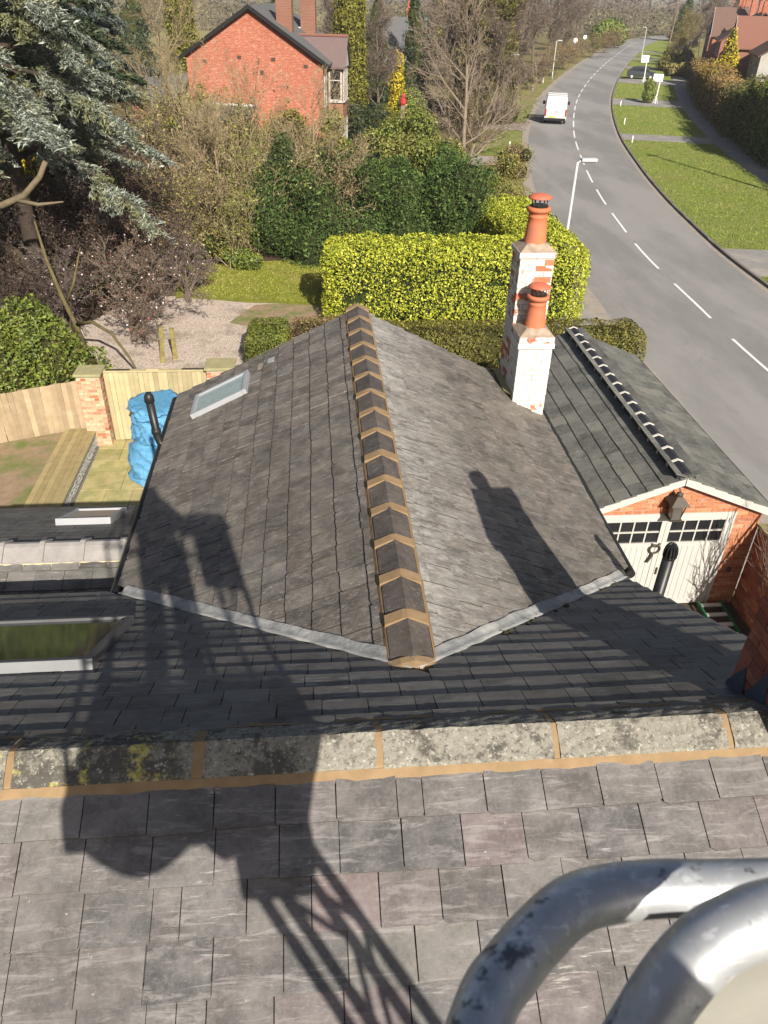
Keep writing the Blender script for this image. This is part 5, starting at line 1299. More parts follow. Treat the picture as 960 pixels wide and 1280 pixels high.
hedge('box_hedge', 'low dead brown stretch of clipped hedge behind the rear wing', [(-0.85, 1.3, 21.95, 24.2, 0, 1.14)],
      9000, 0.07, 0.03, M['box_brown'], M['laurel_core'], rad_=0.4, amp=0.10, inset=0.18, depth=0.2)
# evergreen shrub behind the fence
brs, _ = branch_mesh(41, 2.0, 0.03, (6, 4), (0.7, 0.6), (0.6, 0.5), (0.2,), (0.05,), (0.3,), 0.008, 7, 0.9, m=M['bark_moss'])
shrub('evergreen_shrub', 'dense glossy evergreen shrub behind the board fence', (-7.6, 20.3, 0), [(-1.6, 0, 1.0, 1.0, 0.9, 1.1), (-0.6, -0.4, 0.9, 1.0, 0.9, 1.1), (0.5, -0.2, 1.2, 0.9, 0.9, 1.1), (-1.2, 0.6, 1.6, 0.9, 0.8, 0.9), (0.2, 0.6, 1.5, 0.9, 0.8, 0.8), (1.1, 0.3, 0.8, 0.75, 0.7, 0.8), (-2.4, 0.4, 1.4, 0.9, 0.9, 1.0), (-0.4, 1.0, 1.9, 0.8, 0.8, 0.7)],
      20000, 0.12, 0.055, M['rhodo'], M['laurel_core'], 0.62, 0.22, 0.8, 0.62, extra=[('stems', brs, None)])
# dark yew bank
yb_ = []
r = random.Random(4)
for k in range(48):
    x = r.uniform(-2.0, 6.9); y = r.uniform(33.6, 37.2)
    h = 4.25 + 0.35*math.sin(x*1.2) - 0.10*max(0, x-4.0)**1.5
    rr_ = r.uniform(0.8, 1.25); yb_.append((x-2, y-35, r.uniform(0.5, max(0.8, h-rr_)), rr_, rr_, rr_*1.15))
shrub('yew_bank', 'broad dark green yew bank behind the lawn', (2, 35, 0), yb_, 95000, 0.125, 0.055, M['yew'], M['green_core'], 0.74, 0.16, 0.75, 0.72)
# lighter mixed shrubs behind the yew
def mixed(name, label, x, y, w_, h, m, seed, n=13000, L=0.125, W=0.07, inner=0.6, core='green_core', ck=0.6, group=None):
    bl = rand_blobs(9, w_*0.42, h, 0.5, 0.95, seed, 0.2)
    return shrub(name, label, (x, y, 0), bl, n, L, W, M[m], M[core] if core else None, inner, 0.2, 0.8, ck, group=group)
for k, (x, y, w_, h, m_) in enumerate(((-0.6, 39.5, 3.0, 5.2, 'olive'), (1.4, 40.2, 2.8, 5.0, 'shrub_green'), (3.2, 40.0, 3.0, 5.3, 'shrub_green'), (5.0, 40.5, 2.8, 5.2, 'shrub_green') , (5.7, 38.6, 2.2, 4.4, 'shrub_green'), (2.3, 38.0, 2.6, 4.7, 'shrub_green'), (4.6, 37.9, 2.4, 4.5, 'shrub_green'), (0.4, 37.7, 2.4, 4.7, 'olive'))):
    mixed('mixed_shrub', ['yellow green mixed shrub in the row behind the dark yew bank', 'olive twiggy shrub in the row behind the dark yew bank'][m_ == 'olive'], x, y, w_, h, m_, 60+k, group='mixed shrubs behind the yew')
# bramble and ivy at the foot of the bare tree
for k, (x, y, w_, h, m_) in enumerate(((9.7, 42.4, 2.0, 1.4, 'shrub_green'), (9.0, 39.2, 2.2, 1.2, 'shrub_green'), (10.2, 40.6, 1.8, 1.2, 'olive'), (7.2, 46.5, 2.8, 3.2, 'olive'), (10.9, 45.5, 2.6, 2.6, 'olive'), (12.6, 50.5, 2.6, 2.2, 'olive'))):
    mixed('bramble', 'tangled olive bramble at the foot of the bare tree', x, y, w_, h, m_, 80+k, 6500, 0.10, 0.05, 0.5, group='brambles round the bare tree')
# holly
shrub('holly_bush', 'dark pointed holly bush among the bare thicket', (-1.15, 34.6, 0), [(0, 0, 0.9, 1.0, 1.0, 0.9), (0.1, 0, 2.1, 0.95, 0.95, 1.1), (-0.1, 0.1, 3.3, 0.75, 0.75, 1.0), (0.05, 0, 4.2, 0.5, 0.5, 0.7), (-0.5, -0.2, 1.6, 0.7, 0.7, 0.8), (0.6, -0.2, 2.7, 0.6, 0.6, 0.7)],
      14000, 0.11, 0.06, M['holly'], M['laurel_core'], 0.66, 0.2, 0.8, 0.66)
shrub('laurel_sprig', 'small bright green laurel bush at the lawn edge', (-2.9, 32.6, 0), [(0, 0, 0.4, 0.6, 0.5, 0.45), (0.4, -0.2, 0.35, 0.45, 0.4, 0.35), (-0.5, 0.2, 0.6, 0.5, 0.4, 0.45)], 2600, 0.15, 0.07, M['rhodo'], None, 0.5, 0.2, 0.8)
# bare thicket: a few brush meshes placed many times
BRUSH = []
for k in range(4):
    me, tips = branch_mesh(200+k, 3.6, 0.022, (9, 7), (0.55, 0.7), (0.42, 0.5), (0.16, 0.25, 0.3), (0.10, 0.06, 0.02), (0.25, 0.2), 0.009, 9, 0.8, m=M['twig_straw'])
    P = tips[rng.integers(0, len(tips), 3600)] + rng.normal(0, 0.12, (3600, 3))
    BRUSH.append((me, leaf_mesh('buds', P, rng.normal(0, 1, P.shape), 0.085, 0.045, M['brush_leaf'], 1.0)))
th = [(-5.2, 32.0, 1.05, 'twig_brown', 'olive'), (-4.3, 33.6, 1.15, 'twig_straw', 'brush_leaf'), (-3.4, 32.6, 0.95, 'twig_straw', 'shrub_green'), (-2.6, 34.4, 1.2, 'twig_straw', 'shrub_green'), (-4.9, 35.6, 1.3, 'twig_brown', 'brush_leaf'),
      (-3.3, 36.4, 1.35, 'twig_straw', 'brush_leaf'), (-1.6, 36.6, 1.25, 'twig_straw', 'shrub_green'), (-0.2, 36.2, 1.2, 'twig_straw', 'brush_leaf'), (-5.4, 38.5, 1.55, 'twig_brown', 'shrub_green'), (-3.6, 39.2, 1.55, 'twig_straw', 'olive'),
      (-1.9, 39.0, 1.3, 'twig_straw', 'brush_leaf'), (-6.4, 33.8, 1.25, 'twig_purple', 'brush_leaf'), (-7.6, 36, 1.4, 'twig_purple', 'brush_leaf'), (0.4, 35.2, 1.2, 'twig_straw', 'brush_leaf'), (-6.6, 40.5, 1.55, 'twig_straw', 'olive'),
      (-4.6, 42, 1.5, 'twig_straw', 'shrub_green'), (-2.6, 42.2, 1.42, 'twig_straw', 'olive'), (-0.8, 41.4, 1.35, 'twig_straw', 'shrub_green'), (-5.6, 30.4, 0.85, 'twig_purple', 'brush_leaf'), (-7.2, 30.8, 1.1, 'twig_purple', 'brush_leaf')]
for k, (x, y, s_, m1, m2) in enumerate(th):
    b = BRUSH[k % 4]
    plant('bare_shrub', {'twig_straw': 'straw coloured leafless shrub in the thicket before the brick house', 'twig_brown': 'brown leafless shrub in the thicket before the brick house', 'twig_purple': 'purplish leafless shrub under the blue grey conifer'}[m1], 'shrub', (x, y, 0), [('stems', b[0], M[m1]), ('buds', b[1], M[m2])], k*1.7, s_*(0.92+0.16*random.random()), 'leafless thicket shrubs')
dark = [(-9.8, 27.4, 1.15), (-8.4, 28.4, 1.2), (-7.0, 28.8, 1.05), (-10.6, 29.6, 1.3), (-9.0, 30.6, 1.3), (-7.6, 27.0, 0.95), (-6.6, 31.2, 1.2), (-11.6, 26.0, 1.2), (-10.4, 24.6, 1.0), (-9.0, 23.6, 0.9)]  # twigs and buds coloured dark to stand in for shade under the conifer
for k, (x, y, s_) in enumerate(dark):
    b = BRUSH[(k+1) % 4]
    plant('bare_shrub', 'tangled leafless shrub under the conifer, coloured dark as shade', 'shrub', (x, y, 0), [('stems', b[0], M['bark_dark']), ('buds', b[1], M['shaded_bud'])], k*1.1, s_, 'leafless thicket shrubs')
# sparse evergreen undergrowth closing the thicket low down
for k, (x, y, w_, h, m_) in enumerate(((-4.6, 33.4, 2.6, 2.0, 'olive'), (-2.6, 35.6, 3.0, 2.6, 'olive'), (-5.6, 37.0, 3.2, 3.0, 'olive'), (-2.8, 38.6, 3.2, 3.2, 'olive'), (-4.4, 41.0, 3.2, 3.6, 'olive'), (-8.5, 34.5, 3.4, 2.8, 'privet'), (-10.5, 31.5, 3.6, 2.6, 'privet'), (-8.4, 29.2, 3.0, 1.9, 'privet'), (-11.5, 27.0, 3.4, 2.4, 'privet'), (-7.6, 40.0, 3.4, 3.0, 'olive'))):
    mixed('undergrowth_shrub', ['low olive undergrowth filling the leafless thicket', 'dark evergreen undergrowth in the shade of the blue grey conifer'][m_ == 'privet'], x, y, w_, h, m_, 120+k, 6500, 0.11, 0.055, 0.5, group='undergrowth in the thicket')

# blossom tree
me, tips = branch_mesh(77, 2.1, 0.085, (7, 7, 7, 5), (0.85, 0.8, 0.75, 0.7), (0.95, 0.62, 0.55, 0.5), (0.22, 0.25, 0.3, 0.3), (0.0, 0.03, 0.02, 0.0), (0.35, 0.2, 0.15), 0.008, 3, 1.0, m=M['twig_brown'])
P = tips[rng.integers(0, len(tips), 420)] + rng.normal(0, 0.05, (420, 3))
bl = leaf_mesh('blossom', P, rng.normal(0, 1, P.shape), 0.042, 0.034, M['blossom'], 1.0)
P = tips[rng.integers(0, len(tips), 500)] + rng.normal(0, 0.06, (500, 3))
bd = leaf_mesh('young_leaves', P, rng.normal(0, 1, P.shape), 0.05, 0.03, M['red_leaf'], 1.0)
plant('blossom_tree', 'bare blossoming tree with pale pink flowers beside the gravel drive', 'tree', (-5.9, 24.6, 0), [('branches', me, M['twig_brown']), ('blossom', bl, None), ('young_leaves', bd, None)], 0.4, 1.22)
plant('blossom_tree', 'smaller pink blossoming shrub at the lawn corner', 'tree', (-4.6, 28.6, 0), [('branches', me, M['twig_purple']), ('blossom', bl, None)], 2.6, 0.85)
plant('blossom_tree', 'bare purplish blossom tree in the shade of the conifer', 'tree', (-8.3, 25.4, 0), [('branches', me, M['twig_purple']), ('blossom', bl, None)], 4.2, 1.05)
# mossy leaning limbs in front
ml = MB()
ml.tube([(-7.0, 23.0, 0.0), (-7.15, 22.9, 1.2), (-7.35, 22.8, 2.1), (-7.6, 22.9, 3.2), (-7.75, 23.1, 4.2)], [0.085, 0.075, 0.065, 0.05, 0.02], 9)
ml.tube([(-7.15, 22.9, 1.25), (-6.5, 22.3, 1.55), (-5.9, 21.9, 1.35), (-5.4, 21.5, 0.75), (-5.2, 21.4, 0.3)], [0.055, 0.05, 0.042, 0.034, 0.02], 8)
ml.tube([(-7.3, 22.85, 1.9), (-6.9, 22.7, 2.6), (-6.6, 22.9, 3.5)], [0.05, 0.04, 0.015], 7)
tag(ml.build('leaning_trunk', M['bark_moss'], smooth=True), 'mossy forked tree trunk leaning behind the evergreen shrub', 'tree')

# blue grey conifer on the left
def spray_tree(seed, H, R0, limbs, z0, m_need, m_bark, trunk_r, npl, shoot=0.9, droop=0.25, quads=7, L=0.2, W=0.035, top_power=0.8, flat=0.25, lean=0.0, dens=1.0):
    r = random.Random(seed); q = np.random.default_rng(seed)
    mb = MB(); mb.tube([(0.05*math.sin(k), 0.05*math.cos(k*2), H*k/6) for k in range(7)], [trunk_r*(1-k/6.6) for k in range(7)], 9)
    Pp, Dd, Nn = [], [], []
    for k in range(limbs):
        t = (k+r.random())/limbs; z = z0 + (H-z0)*t**0.9; a = k*2.399963 + r.uniform(-.4, .4)
        Lb = R0*(1-t)**top_power*r.uniform(0.72, 1.12) + 0.25
        d = Vector((math.cos(a), math.sin(a), r.uniform(0.0, 0.3))).normalized(); p = Vector((0, 0, z)); pts = [p.copy()]
        n = 7
        for i in range(n):
            d = (d + Vector((r.gauss(0, .07), r.gauss(0, .07), -droop*0.22 + (0.10 if i > 4 else 0)))).normalized(); p = p + d*(Lb/n); pts.append(p.copy())
        mb.tube(pts, [max(0.012, trunk_r*0.3*(1-t*0.6)*(1-i/(n+0.6))) for i in range(n+1)], 5, cap=False)
        for s_ in range(int(npl*dens*(0.4+Lb/R0))):
            f = r.uniform(0.18, 1.0)*n; i = min(int(f), n-1); b = pts[i].lerp(pts[i+1], f-i); dd = (pts[i+1]-pts[i]).normalized()
            side = dd.cross(Vector((0, 0, 1))); side = side.normalized()*r.choice((-1, 1))
            sl = shoot*r.uniform(0.5, 1.2)*(1.1-0.55*f/n)
            e = (dd*r.uniform(0.35, 0.9) + side*r.uniform(0.4, 1.0) + Vector((0, 0, r.uniform(-0.35, 0.18)))).normalized()
            for g_ in range(6):
                c_ = b + e*(sl*(g_+0.5)/6) + Vector((0, 0, -droop*0.35*((g_+1)/6)**2*sl))
                Pp.append(c_); Dd.append(e)
    Pp = np.array([tuple(x) for x in Pp]); Dd = np.array([tuple(x) for x in Dd])
    n = len(Pp); P = np.repeat(Pp, quads, 0) + q.normal(0, 1, (n*quads, 3))*np.array([0.055, 0.055, 0.055*flat*2]) * (L/0.2)
    A = unit(np.repeat(Dd, quads, 0) + q.normal(0, 0.55, (n*quads, 3))*np.array([1, 1, 0.5]))
    Nv = np.tile(np.array([[0, 0, 1.0]]), (n*quads, 1))
    me = leaf_mesh('needles', P, Nv, L, W, m_need, 0.6, along=A, r=q)
    return mb.mesh('trunk', m_bark, True), me
tr, nd = spray_tree(5, 14.5, 5.5, 62, 5.0, M['cedar'], M['bark_dark'], 0.34, 50, 1.1, 0.55, 14, 0.17, 0.034)
plant('blue_conifer', 'large blue grey conifer with drooping layered sprays', 'tree', (-9.2, 26.6, 0), [('trunk', tr, None), ('needles', nd, None)], 1.1)
# sawn limb jutting out
lb = MB()
lb.tube([(-9.4, 23.8, 4.3), (-8.6, 23.4, 4.55), (-7.9, 23.2, 4.85), (-7.35, 23.1, 5.35), (-7.1, 23.05, 5.75)], [0.10, 0.095, 0.085, 0.075, 0.065], 10)
lb.tube([(-8.2, 23.3, 4.7), (-7.5, 23.0, 4.65), (-6.8, 22.9, 4.75)], [0.07, 0.05, 0.02], 7)
lb.tube([(-9.4, 23.8, 4.3), (-10.2, 24.6, 3.6), (-9.6, 26.0, 2.5), (-9.2, 26.6, 1.5)], [0.16, 0.18, 0.2, 0.2], 9)
tag(lb.build('sawn_limb', M['limb_cut'], smooth=True), 'sawn off pale limb jutting below the blue grey conifer sprays', 'limb')
tr2, nd2 = spray_tree(9, 16.0, 4.4, 60, 2.5, M['spruce_dark'], M['bark_dark'], 0.3, 34, 1.1, 0.4, 7, 0.30, 0.07)
plant('dark_conifer', 'dark green conifer standing behind the blue grey conifer', 'tree', (-10.5, 37.0, 0), [('trunk', tr2, None), ('needles', nd2, M['spruce_dark'])], 0.3)
plant('dark_conifer', 'blue green conifer left of the brick house gable', 'tree', (-11.8, 50.0, 0), [('trunk', tr2, None), ('needles', nd2, M['spruce_blue'])], 2.1, 0.9)
plant('dark_conifer', 'tall dark conifer behind the thicket on the left', 'tree', (-14.2, 46.0, 0), [('trunk', tr2, None), ('needles', nd2, M['spruce_blue'])], 4.0, 1.0)
shrub('golden_shrub', 'small golden leaved shrub glimpsed between the left conifers', (-11.2, 33.5, 0), [(0, 0, 5.2, 0.45, 0.4, 0.8), (0.3, 0, 6.4, 0.35, 0.3, 0.7), (-0.2, 0, 7.6, 0.4, 0.3, 0.8), (0.1, 0, 3.6, 0.5, 0.5, 1.0), (0, 0, 1.8, 0.5, 0.5, 1.2)], 2600, 0.14, 0.08, M['golden'], None, 0.4)

# the bare tree in the middle
me, tips = branch_mesh(31, 8.8, 0.135, (19, 9, 7, 5), (0.95, 0.65, 0.6, 0.5), (0.47, 0.50, 0.52, 0.5), (0.05, 0.12, 0.18, 0.25), (0.05, 0.09, 0.06, 0.03), (0.16, 0.2, 0.15), 0.0065, 1, 0.5, m=M['bark_pale'])
plant('bare_tree', 'tall leafless pale barked tree beside the road verge', 'tree', (8.1, 43.6, 0), [('branches', me, M['bark_mid'])], 0.7, 1.06)
BT = me
for k, (x, y, s_, lab) in enumerate(((-3.7, 34.2, 0.62, 'slender bare sapling rising from the thicket above the small laurel'), (0.2, 36.4, 0.66, 'slender bare sapling between the holly bush and the yew bank'), (-5.6, 37.2, 0.72, 'slender bare sapling in the thicket below the lean to'), (-2.2, 38.4, 0.68, 'slender bare sapling in front of the brick gable wall'), (-6.8, 44.0, 0.95, 'taller bare tree with pale branches left of the brick gable'))):
    plant('bare_sapling', lab, 'tree', (x, y, 0), [('branches', BT, M['twig_straw'])], 1.0+k*1.9, s_)
me2, tips2 = branch_mesh(32, 7.0, 0.14, (14, 9, 7, 3), (0.8, 0.65, 0.55, 0.5), (0.5, 0.55, 0.5, 0.5), (0.12, 0.18, 0.22), (0.04, 0.06, 0.04), (0.15, 0.2), 0.014, 1, 0.5, m=M['twig_brown'])
P = tips2[rng.integers(0, len(tips2), 5200)] + rng.normal(0, 0.25, (5200, 3))
BUD2 = leaf_mesh('twigs', P, rng.normal(0, 1, P.shape), 0.32, 0.028, M['twig_mass'], 1.0)
# leafless trees lining the far left side of the road
for k, (x, y, s_) in enumerate(((20.5, 98, 1.25), (24.5, 108, 1.35), (28.0, 118, 1.35), (20.0, 112, 1.5), (33.0, 128, 1.4), (26.0, 130, 1.6), (38.5, 140, 1.4), (33.5, 146, 1.6), (45, 156, 1.4), (40, 168, 1.6), (52, 176, 1.5), (13.5, 64, 1.0), (15.0, 82, 1.2), (6.0, 72, 1.0), (2.0, 82, 1.1), (16.5, 104, 1.5), (22.5, 122, 1.5), (30, 138, 1.5), (36.5, 150, 1.3), (58, 190, 1.5))):
    plant('roadside_tree', 'leafless brown tree lining the left side of the road', 'tree', (x, y, 0), [('branches', me2, M['twig_brown']), ('twigs', BUD2, M['twig_mass'])], k*2.1, s_, 'leafless roadside trees')
for k, (x, y, s_, m_) in enumerate(((22.3, 96, 1.2, 'twig_mass'), (26.8, 104, 1.2, 'brush_leaf'), (30.0, 112, 1.3, 'brush_leaf'), (34.5, 122, 1.3, 'brush_leaf'), (39.5, 133, 1.3, 'beech'), (45.0, 146, 1.3, 'brush_leaf'), (52, 160, 1.4, 'olive'), (59, 174, 1.4, 'beech'), (66, 190, 1.5, 'olive'), (17.2, 84, 1.2, 'olive'), (18.6, 90, 1.1, 'twig_mass'), (11.5, 60, 1.0, 'brush_leaf'), (12.5, 70, 1.1, 'olive'))):
    b = BRUSH[k % 4]
    plant('roadside_bush', 'rough leafless bush on the left road bank', 'shrub', (x, y, 0), [('stems', b[0], M['twig_brown']), ('buds', b[1], M[m_])], k*1.3, (s_*1.4, s_*1.4, s_*0.72), 'bushes on the left road bank')
# bronze conifer and other conifers by the road
def cone_blobs(H, R_, n, seed, pw=0.8, z0=0.0):
    r = random.Random(seed); out = []
    for k in range(n):
        t = (k+0.5)/n; rr_ = R_*(1-t)**pw + 0.12*R_; nn = max(1, int(3*(1-t))+1)
        for q in range(nn):
            a = r.uniform(0, 6.28); out.append((math.cos(a)*rr_*0.35, math.sin(a)*rr_*0.35, z0 + (H-z0)*t, rr_*r.uniform(.7, .95), rr_*r.uniform(.7, .95), (H-z0)/n*1.3))
    return out
shrub('bronze_conifer', 'tall bronze green conifer beside the leafless tree', (15.6, 76, 0), cone_blobs(15, 3.0, 11, 3, 0.45), 13000, 0.34, 0.12, M['conifer_bronze'], M['laurel_core'], 0.7, 0.3, 0.8, 0.7, 'tree')
shrub('dark_spruce', 'slim dark spruce between the brick house and the leafless tree', (10.3, 86, 0), cone_blobs(10.2, 1.7, 10, 5, 0.6), 8000, 0.3, 0.10, M['spruce_dark'], M['laurel_core'], 0.7, 0.3, 0.8, 0.7, 'tree')
shrub('dark_spruce', 'broad dark spruce behind the green column conifer', (6.4, 82, 0), cone_blobs(9.5, 2.2, 10, 6, 0.8), 8000, 0.3, 0.10, M['spruce_dark'], M['laurel_core'], 0.7, 0.3, 0.8, 0.7, 'tree')
def col_blobs(H, R_, seed):
    r = random.Random(seed); out = []
    for k in range(9):
        t = k/8; rr_ = R_*(1-0.25*t)*(1 if t < .95 else .7); out.append((r.uniform(-.12, .12), r.uniform(-.12, .12), 0.6+(H-1.2)*t, rr_, rr_, H/8*1.15))
    return out
shrub('column_conifer', 'broad yellow green column conifer right of the brick house', (2.75, 58.5, 0), col_blobs(10.5, 1.35, 2), 22000, 0.18, 0.08, M['leylandii'], M['laurel_core'], 0.84, 0.10, 0.75, 0.82, 'tree')
shrub('column_conifer', 'slim yellow green column conifer left of the brick house', (-8.2, 61, 0), col_blobs(10.8, 1.25, 4), 16000, 0.18, 0.08, M['leylandii'], M['laurel_core'], 0.84, 0.10, 0.75, 0.82, 'tree')
shrub('round_shrub', 'dark rounded shrub below the column conifer', (3.6, 55.0, 0), [(-.6, 0, 2.9, 1.0, .9, 1.0), (.6, .2, 2.6, 1.1, .9, 1.2), (0, 0, 1.2, 1.4, 1.1, 1.2)], 6000, 0.14, 0.07, M['spruce_dark'], M['laurel_core'], 0.7)
shrub('golden_shrub', 'golden yellow shrub beside the dark spruce', (7.4, 74, 0), [(0, 0, 3.2, .7, .7, 1.0), (.2, 0, 4.6, .5, .5, .9), (0.4, 0, 1.6, 1.0, .9, 1.2)], 4500, 0.18, 0.1, M['golden'], M['laurel_core'], 0.7)
shrub('round_shrub', 'clipped yellow green bush near the red garden ornament', (5.2, 58, 0), [(0, 0, 2.4, .8, .8, .9), (.2, 0, 1.2, 1.0, .9, 1.0)], 4000, 0.13, 0.07, M['leylandii'], M['laurel_core'], 0.75)
shrub('round_shrub', 'dark green bush beside the leafless tree', (7.4, 62, 0), [(0, 0, 2.8, 1.1, 1.0, 1.1), (.5, 0, 1.4, 1.3, 1.0, 1.2)], 5000, 0.15, 0.08, M['privet'], M['laurel_core'], 0.7)
shrub('roadside_evergreen', 'round dark evergreen where the road bends away', (66, 193, 0), [(0, 0, 3.0, 3.2, 3, 2.6), (1.5, 0, 2.2, 2.5, 2.5, 2.0), (-2, 0, 2.4, 2.4, 2.5, 2.2)], 6000, 0.5, 0.3, M['privet'], M['laurel_core'], 0.7, cat='tree')
shrub('roadside_evergreen', 'dark evergreen beside the road by the first lamp', (17.6, 86, 0), [(0, 0, 2.0, 1.3, 1.3, 2.0), (.3, 0, 3.0, .9, .9, 1.2)], 5000, 0.25, 0.12, M['privet'], M['laurel_core'], 0.7, cat='tree')
shrub('roadside_evergreen', 'dark ivy covered bush between the lamp and the van', (18.3, 91, 0), [(0, 0, 1.4, 1.1, 1.1, 1.4), (1.0, 1, 1.1, .9, .9, 1.1)], 4000, 0.22, 0.11, M['shrub_green'], M['laurel_core'], 0.7, cat='shrub')

# ------------------------------------------------------------------ hedges and trees on the right of the road
def rside(y, o): return off(s_of_y(y), o)
def rhedge(label, ya, yb_, o0, o1, h, m, n, L=0.16, W=0.08, name='garden_hedge', amp=0.25, rad_=0.6):
    p, q = rside(ya, o0), rside(yb_, o0); d = (q-p); a = math.atan2(d.y, d.x)
    # local x runs along the road, local y points towards the road; hedge body lies on the far side
    return hedge(name, label, [(0, d.length, -(o1-o0), 0, 0, h)], n, L, W, M[m], M['laurel_core'], (p.x, p.y, 0.05), a, rad_, amp, 0.35, 0.35)
M['gold_beech'] = leaf_mat('gold_beech', [(0.1, (0.10, 0.065, 0.015)), (0.45, (0.20, 0.135, 0.035)), (0.95, (0.36, 0.27, 0.06))], 0.5, 0.8, 0.15, (0.20, 0.12, 0.05), 0.35)
rhedge('very tall dark hedge standing behind the grey wooden fence', 43.0, 56.5, 13.4, 17.5, 4.7, 'privet', 15000)
rhedge('tall dark green hedge where the grey wooden fence ends', 57.0, 64.0, 12.3, 16.5, 5.0, 'privet', 13000)
rhedge('tall mottled green hedge with bare lower stems', 64.3, 70.2, 12.5, 17.0, 4.7, 'shrub_dark', 12000, amp=0.4)
rhedge('rounded olive hedge beside the first driveway', 70.8, 76.5, 12.3, 15.0, 3.7, 'shrub_dark', 9000)
rhedge('clipped dark brown beech hedge', 77.6, 88.0, 12.4, 15.0, 3.5, 'beech', 9000)
rhedge('golden topped beech hedge', 88.6, 98, 12.4, 15.2, 3.9, 'gold_beech', 8000, amp=0.4)
rhedge('russet beech hedge with a rounded end', 98.8, 113, 12.5, 15.4, 3.4, 'beech', 9000)
rhedge('olive garden hedge beyond the parked car', 126, 150, 12.7, 14.2, 1.6, 'olive', 6000, 0.3, 0.15)
shrub('topiary', 'two clipped evergreen balls stacked beside the estate board', (36.75, 91.5, 0.08), [(0, 0, 0.75, 0.72, 0.72, 0.75), (-0.05, 0.05, 1.75, 0.62, 0.62, 0.6)], 4200, 0.12, 0.06, M['privet'], M['laurel_core'], 0.86, 0.04)
shrub('golden_conifer', 'bright golden conical conifer in front of the terraced houses', (48.6, 100, 0), cone_blobs(6.4, 1.9, 9, 8, 0.62), 11000, 0.22, 0.1, M['golden'], M['laurel_core'], 0.72, 0.2, 0.7, 0.72, 'tree')
for k, (x, y, s_) in enumerate(((57.0, 133, 0.72), (61, 143, 0.8), (66, 153, 0.9), (70, 160, 0.9), (76, 168, 1.1), (84, 182, 1.1), (92, 200, 1.2), (75, 146, 0.9), (100, 214, 1.3), (112, 232, 1.3))):
    plant('garden_tree', 'leafless garden tree beyond the parked car', 'tree', (x, y, 0), [('branches', me2, M['twig_brown']), ('twigs', BUD2, M['olive' if k < 4 else 'twig_mass'])], k*1.9, s_, 'leafless garden trees on the right')
for k, (x, y, w_, h) in enumerate(((54.0, 125, 3.0, 1.8), (57, 134, 4, 2.4), (61.5, 144, 5, 2.6), (78, 160, 6, 3.2), (64, 150, 5, 2.4))):
    bl = rand_blobs(8, w_*0.42, h, 0.7, 1.2, 300+k, 0.2)
    shrub('garden_shrub', 'olive garden shrub beyond the russet hedge', (x, y, 0), bl, 3500, 0.3, 0.16, M['olive'], M['laurel_core'], 0.6, group='garden shrubs on the right')
# far wood and hedgerows that read as one mass
def far_mass(name, label, pts, n, L, W, m):
    P, d = blob_pts(pts, n, 0.6, 0.25)
    return tag(mesh_obj(name, leaf_mesh(name, P, d, L, W, m, 0.9)), label, 'wood', kind='stuff')
r = random.Random(21); B1, B2, B3 = [], [], []
for k in range(150):
    x = r.uniform(70, 420); y = 240 + 0.15*x + r.uniform(0, 130); s_ = r.uniform(3, 6.5); B1.append((x, y, s_*0.75, s_*1.3, s_, s_))
for k in range(170):
    x = r.uniform(-330, 120); y = r.uniform(210, 260) + abs(x)*0.25; s_ = r.uniform(2.5, 4.5); B2.append((x, y, s_*0.7, s_*1.5, s_, s_*1.0))
for k in range(240):
    x = r.uniform(-700, 1000); y = r.uniform(520, 900); s_ = r.uniform(6, 11); B3.append((x, y, s_*0.6, s_*2.4, s_*1.3, s_))
far_mass('far_wood', 'grey brown winter woodland beyond the bend in the road', B1, 110000, 0.8, 0.18, M['twig_mass'])
far_mass('far_wood', 'dark hedgerow trees behind the pale fields', B2, 70000, 0.8, 0.28, M['far_olive'])
far_mass('far_wood', 'distant tree belts near the horizon', B3, 50000, 2.8, 1.4, M['twig_mass'])
for k, (x, y, s_, m_) in enumerate(((-3, 105, 1.0, 'spruce_dark'), (-22, 118, 1.1, 'spruce_dark'), (22, 150, 1.2, 'olive'), (96, 225, 1.2, 'spruce_dark'))):
    shrub('field_conifer', 'dark conifer standing at the edge of the pale field', (x, y, 0), cone_blobs(9.5*s_, 2.6, 8, 40+k, 0.7), 4000, 0.45, 0.2, M[m_], M['laurel_core'], 0.7, 0.3, 0.8, 0.7, 'tree', group='conifers at the field edge')
# small bare tree in the yard throwing its shadow on the garage doors
me3, _ = branch_mesh(52, 1.9, 0.022, (8, 6), (0.45, 0.5), (0.62, 0.5), (0.08, 0.12), (0.10, 0.08), (0.25, 0.2), 0.006, 3, 0.5, m=M['bark'])
plant('yard_sapling', 'thin leafless sapling by the garage shadowing the white doors', 'tree', (7.58, 9.55, 0), [('branches', me3, M['bark'])], 0.5, 1.3)

# ------------------------------------------------------------------ houses
M['house_brick'] = wall_brick_mat('house_brick', (0.335, 0.098, 0.058), (0.265, 0.075, 0.046), (0.36, 0.20, 0.14), fleck=(0.46, 0.27, 0.19))
M['house_brick2'] = wall_brick_mat('house_brick2', (0.26, 0.10, 0.065), (0.21, 0.08, 0.055), (0.30, 0.23, 0.18))
M['dark_house_brick'] = wall_brick_mat('dark_house_brick', (0.20, 0.085, 0.055), (0.15, 0.065, 0.045), (0.25, 0.19, 0.15))
M['roof_grey'] = tile_roof_mat('roof_grey', (0.13, 0.13, 0.132), (0.09, 0.092, 0.095), 0.22)
M['roof_plum'] = tile_roof_mat('roof_plum', (0.16, 0.115, 0.11), (0.11, 0.08, 0.08), 0.2)
M['roof_brown'] = tile_roof_mat('roof_brown', (0.165, 0.10, 0.08), (0.12, 0.075, 0.06), 0.25)
M['roof_orange'] = tile_roof_mat('roof_orange', (0.21, 0.10, 0.072), (0.165, 0.08, 0.06), 0.25)
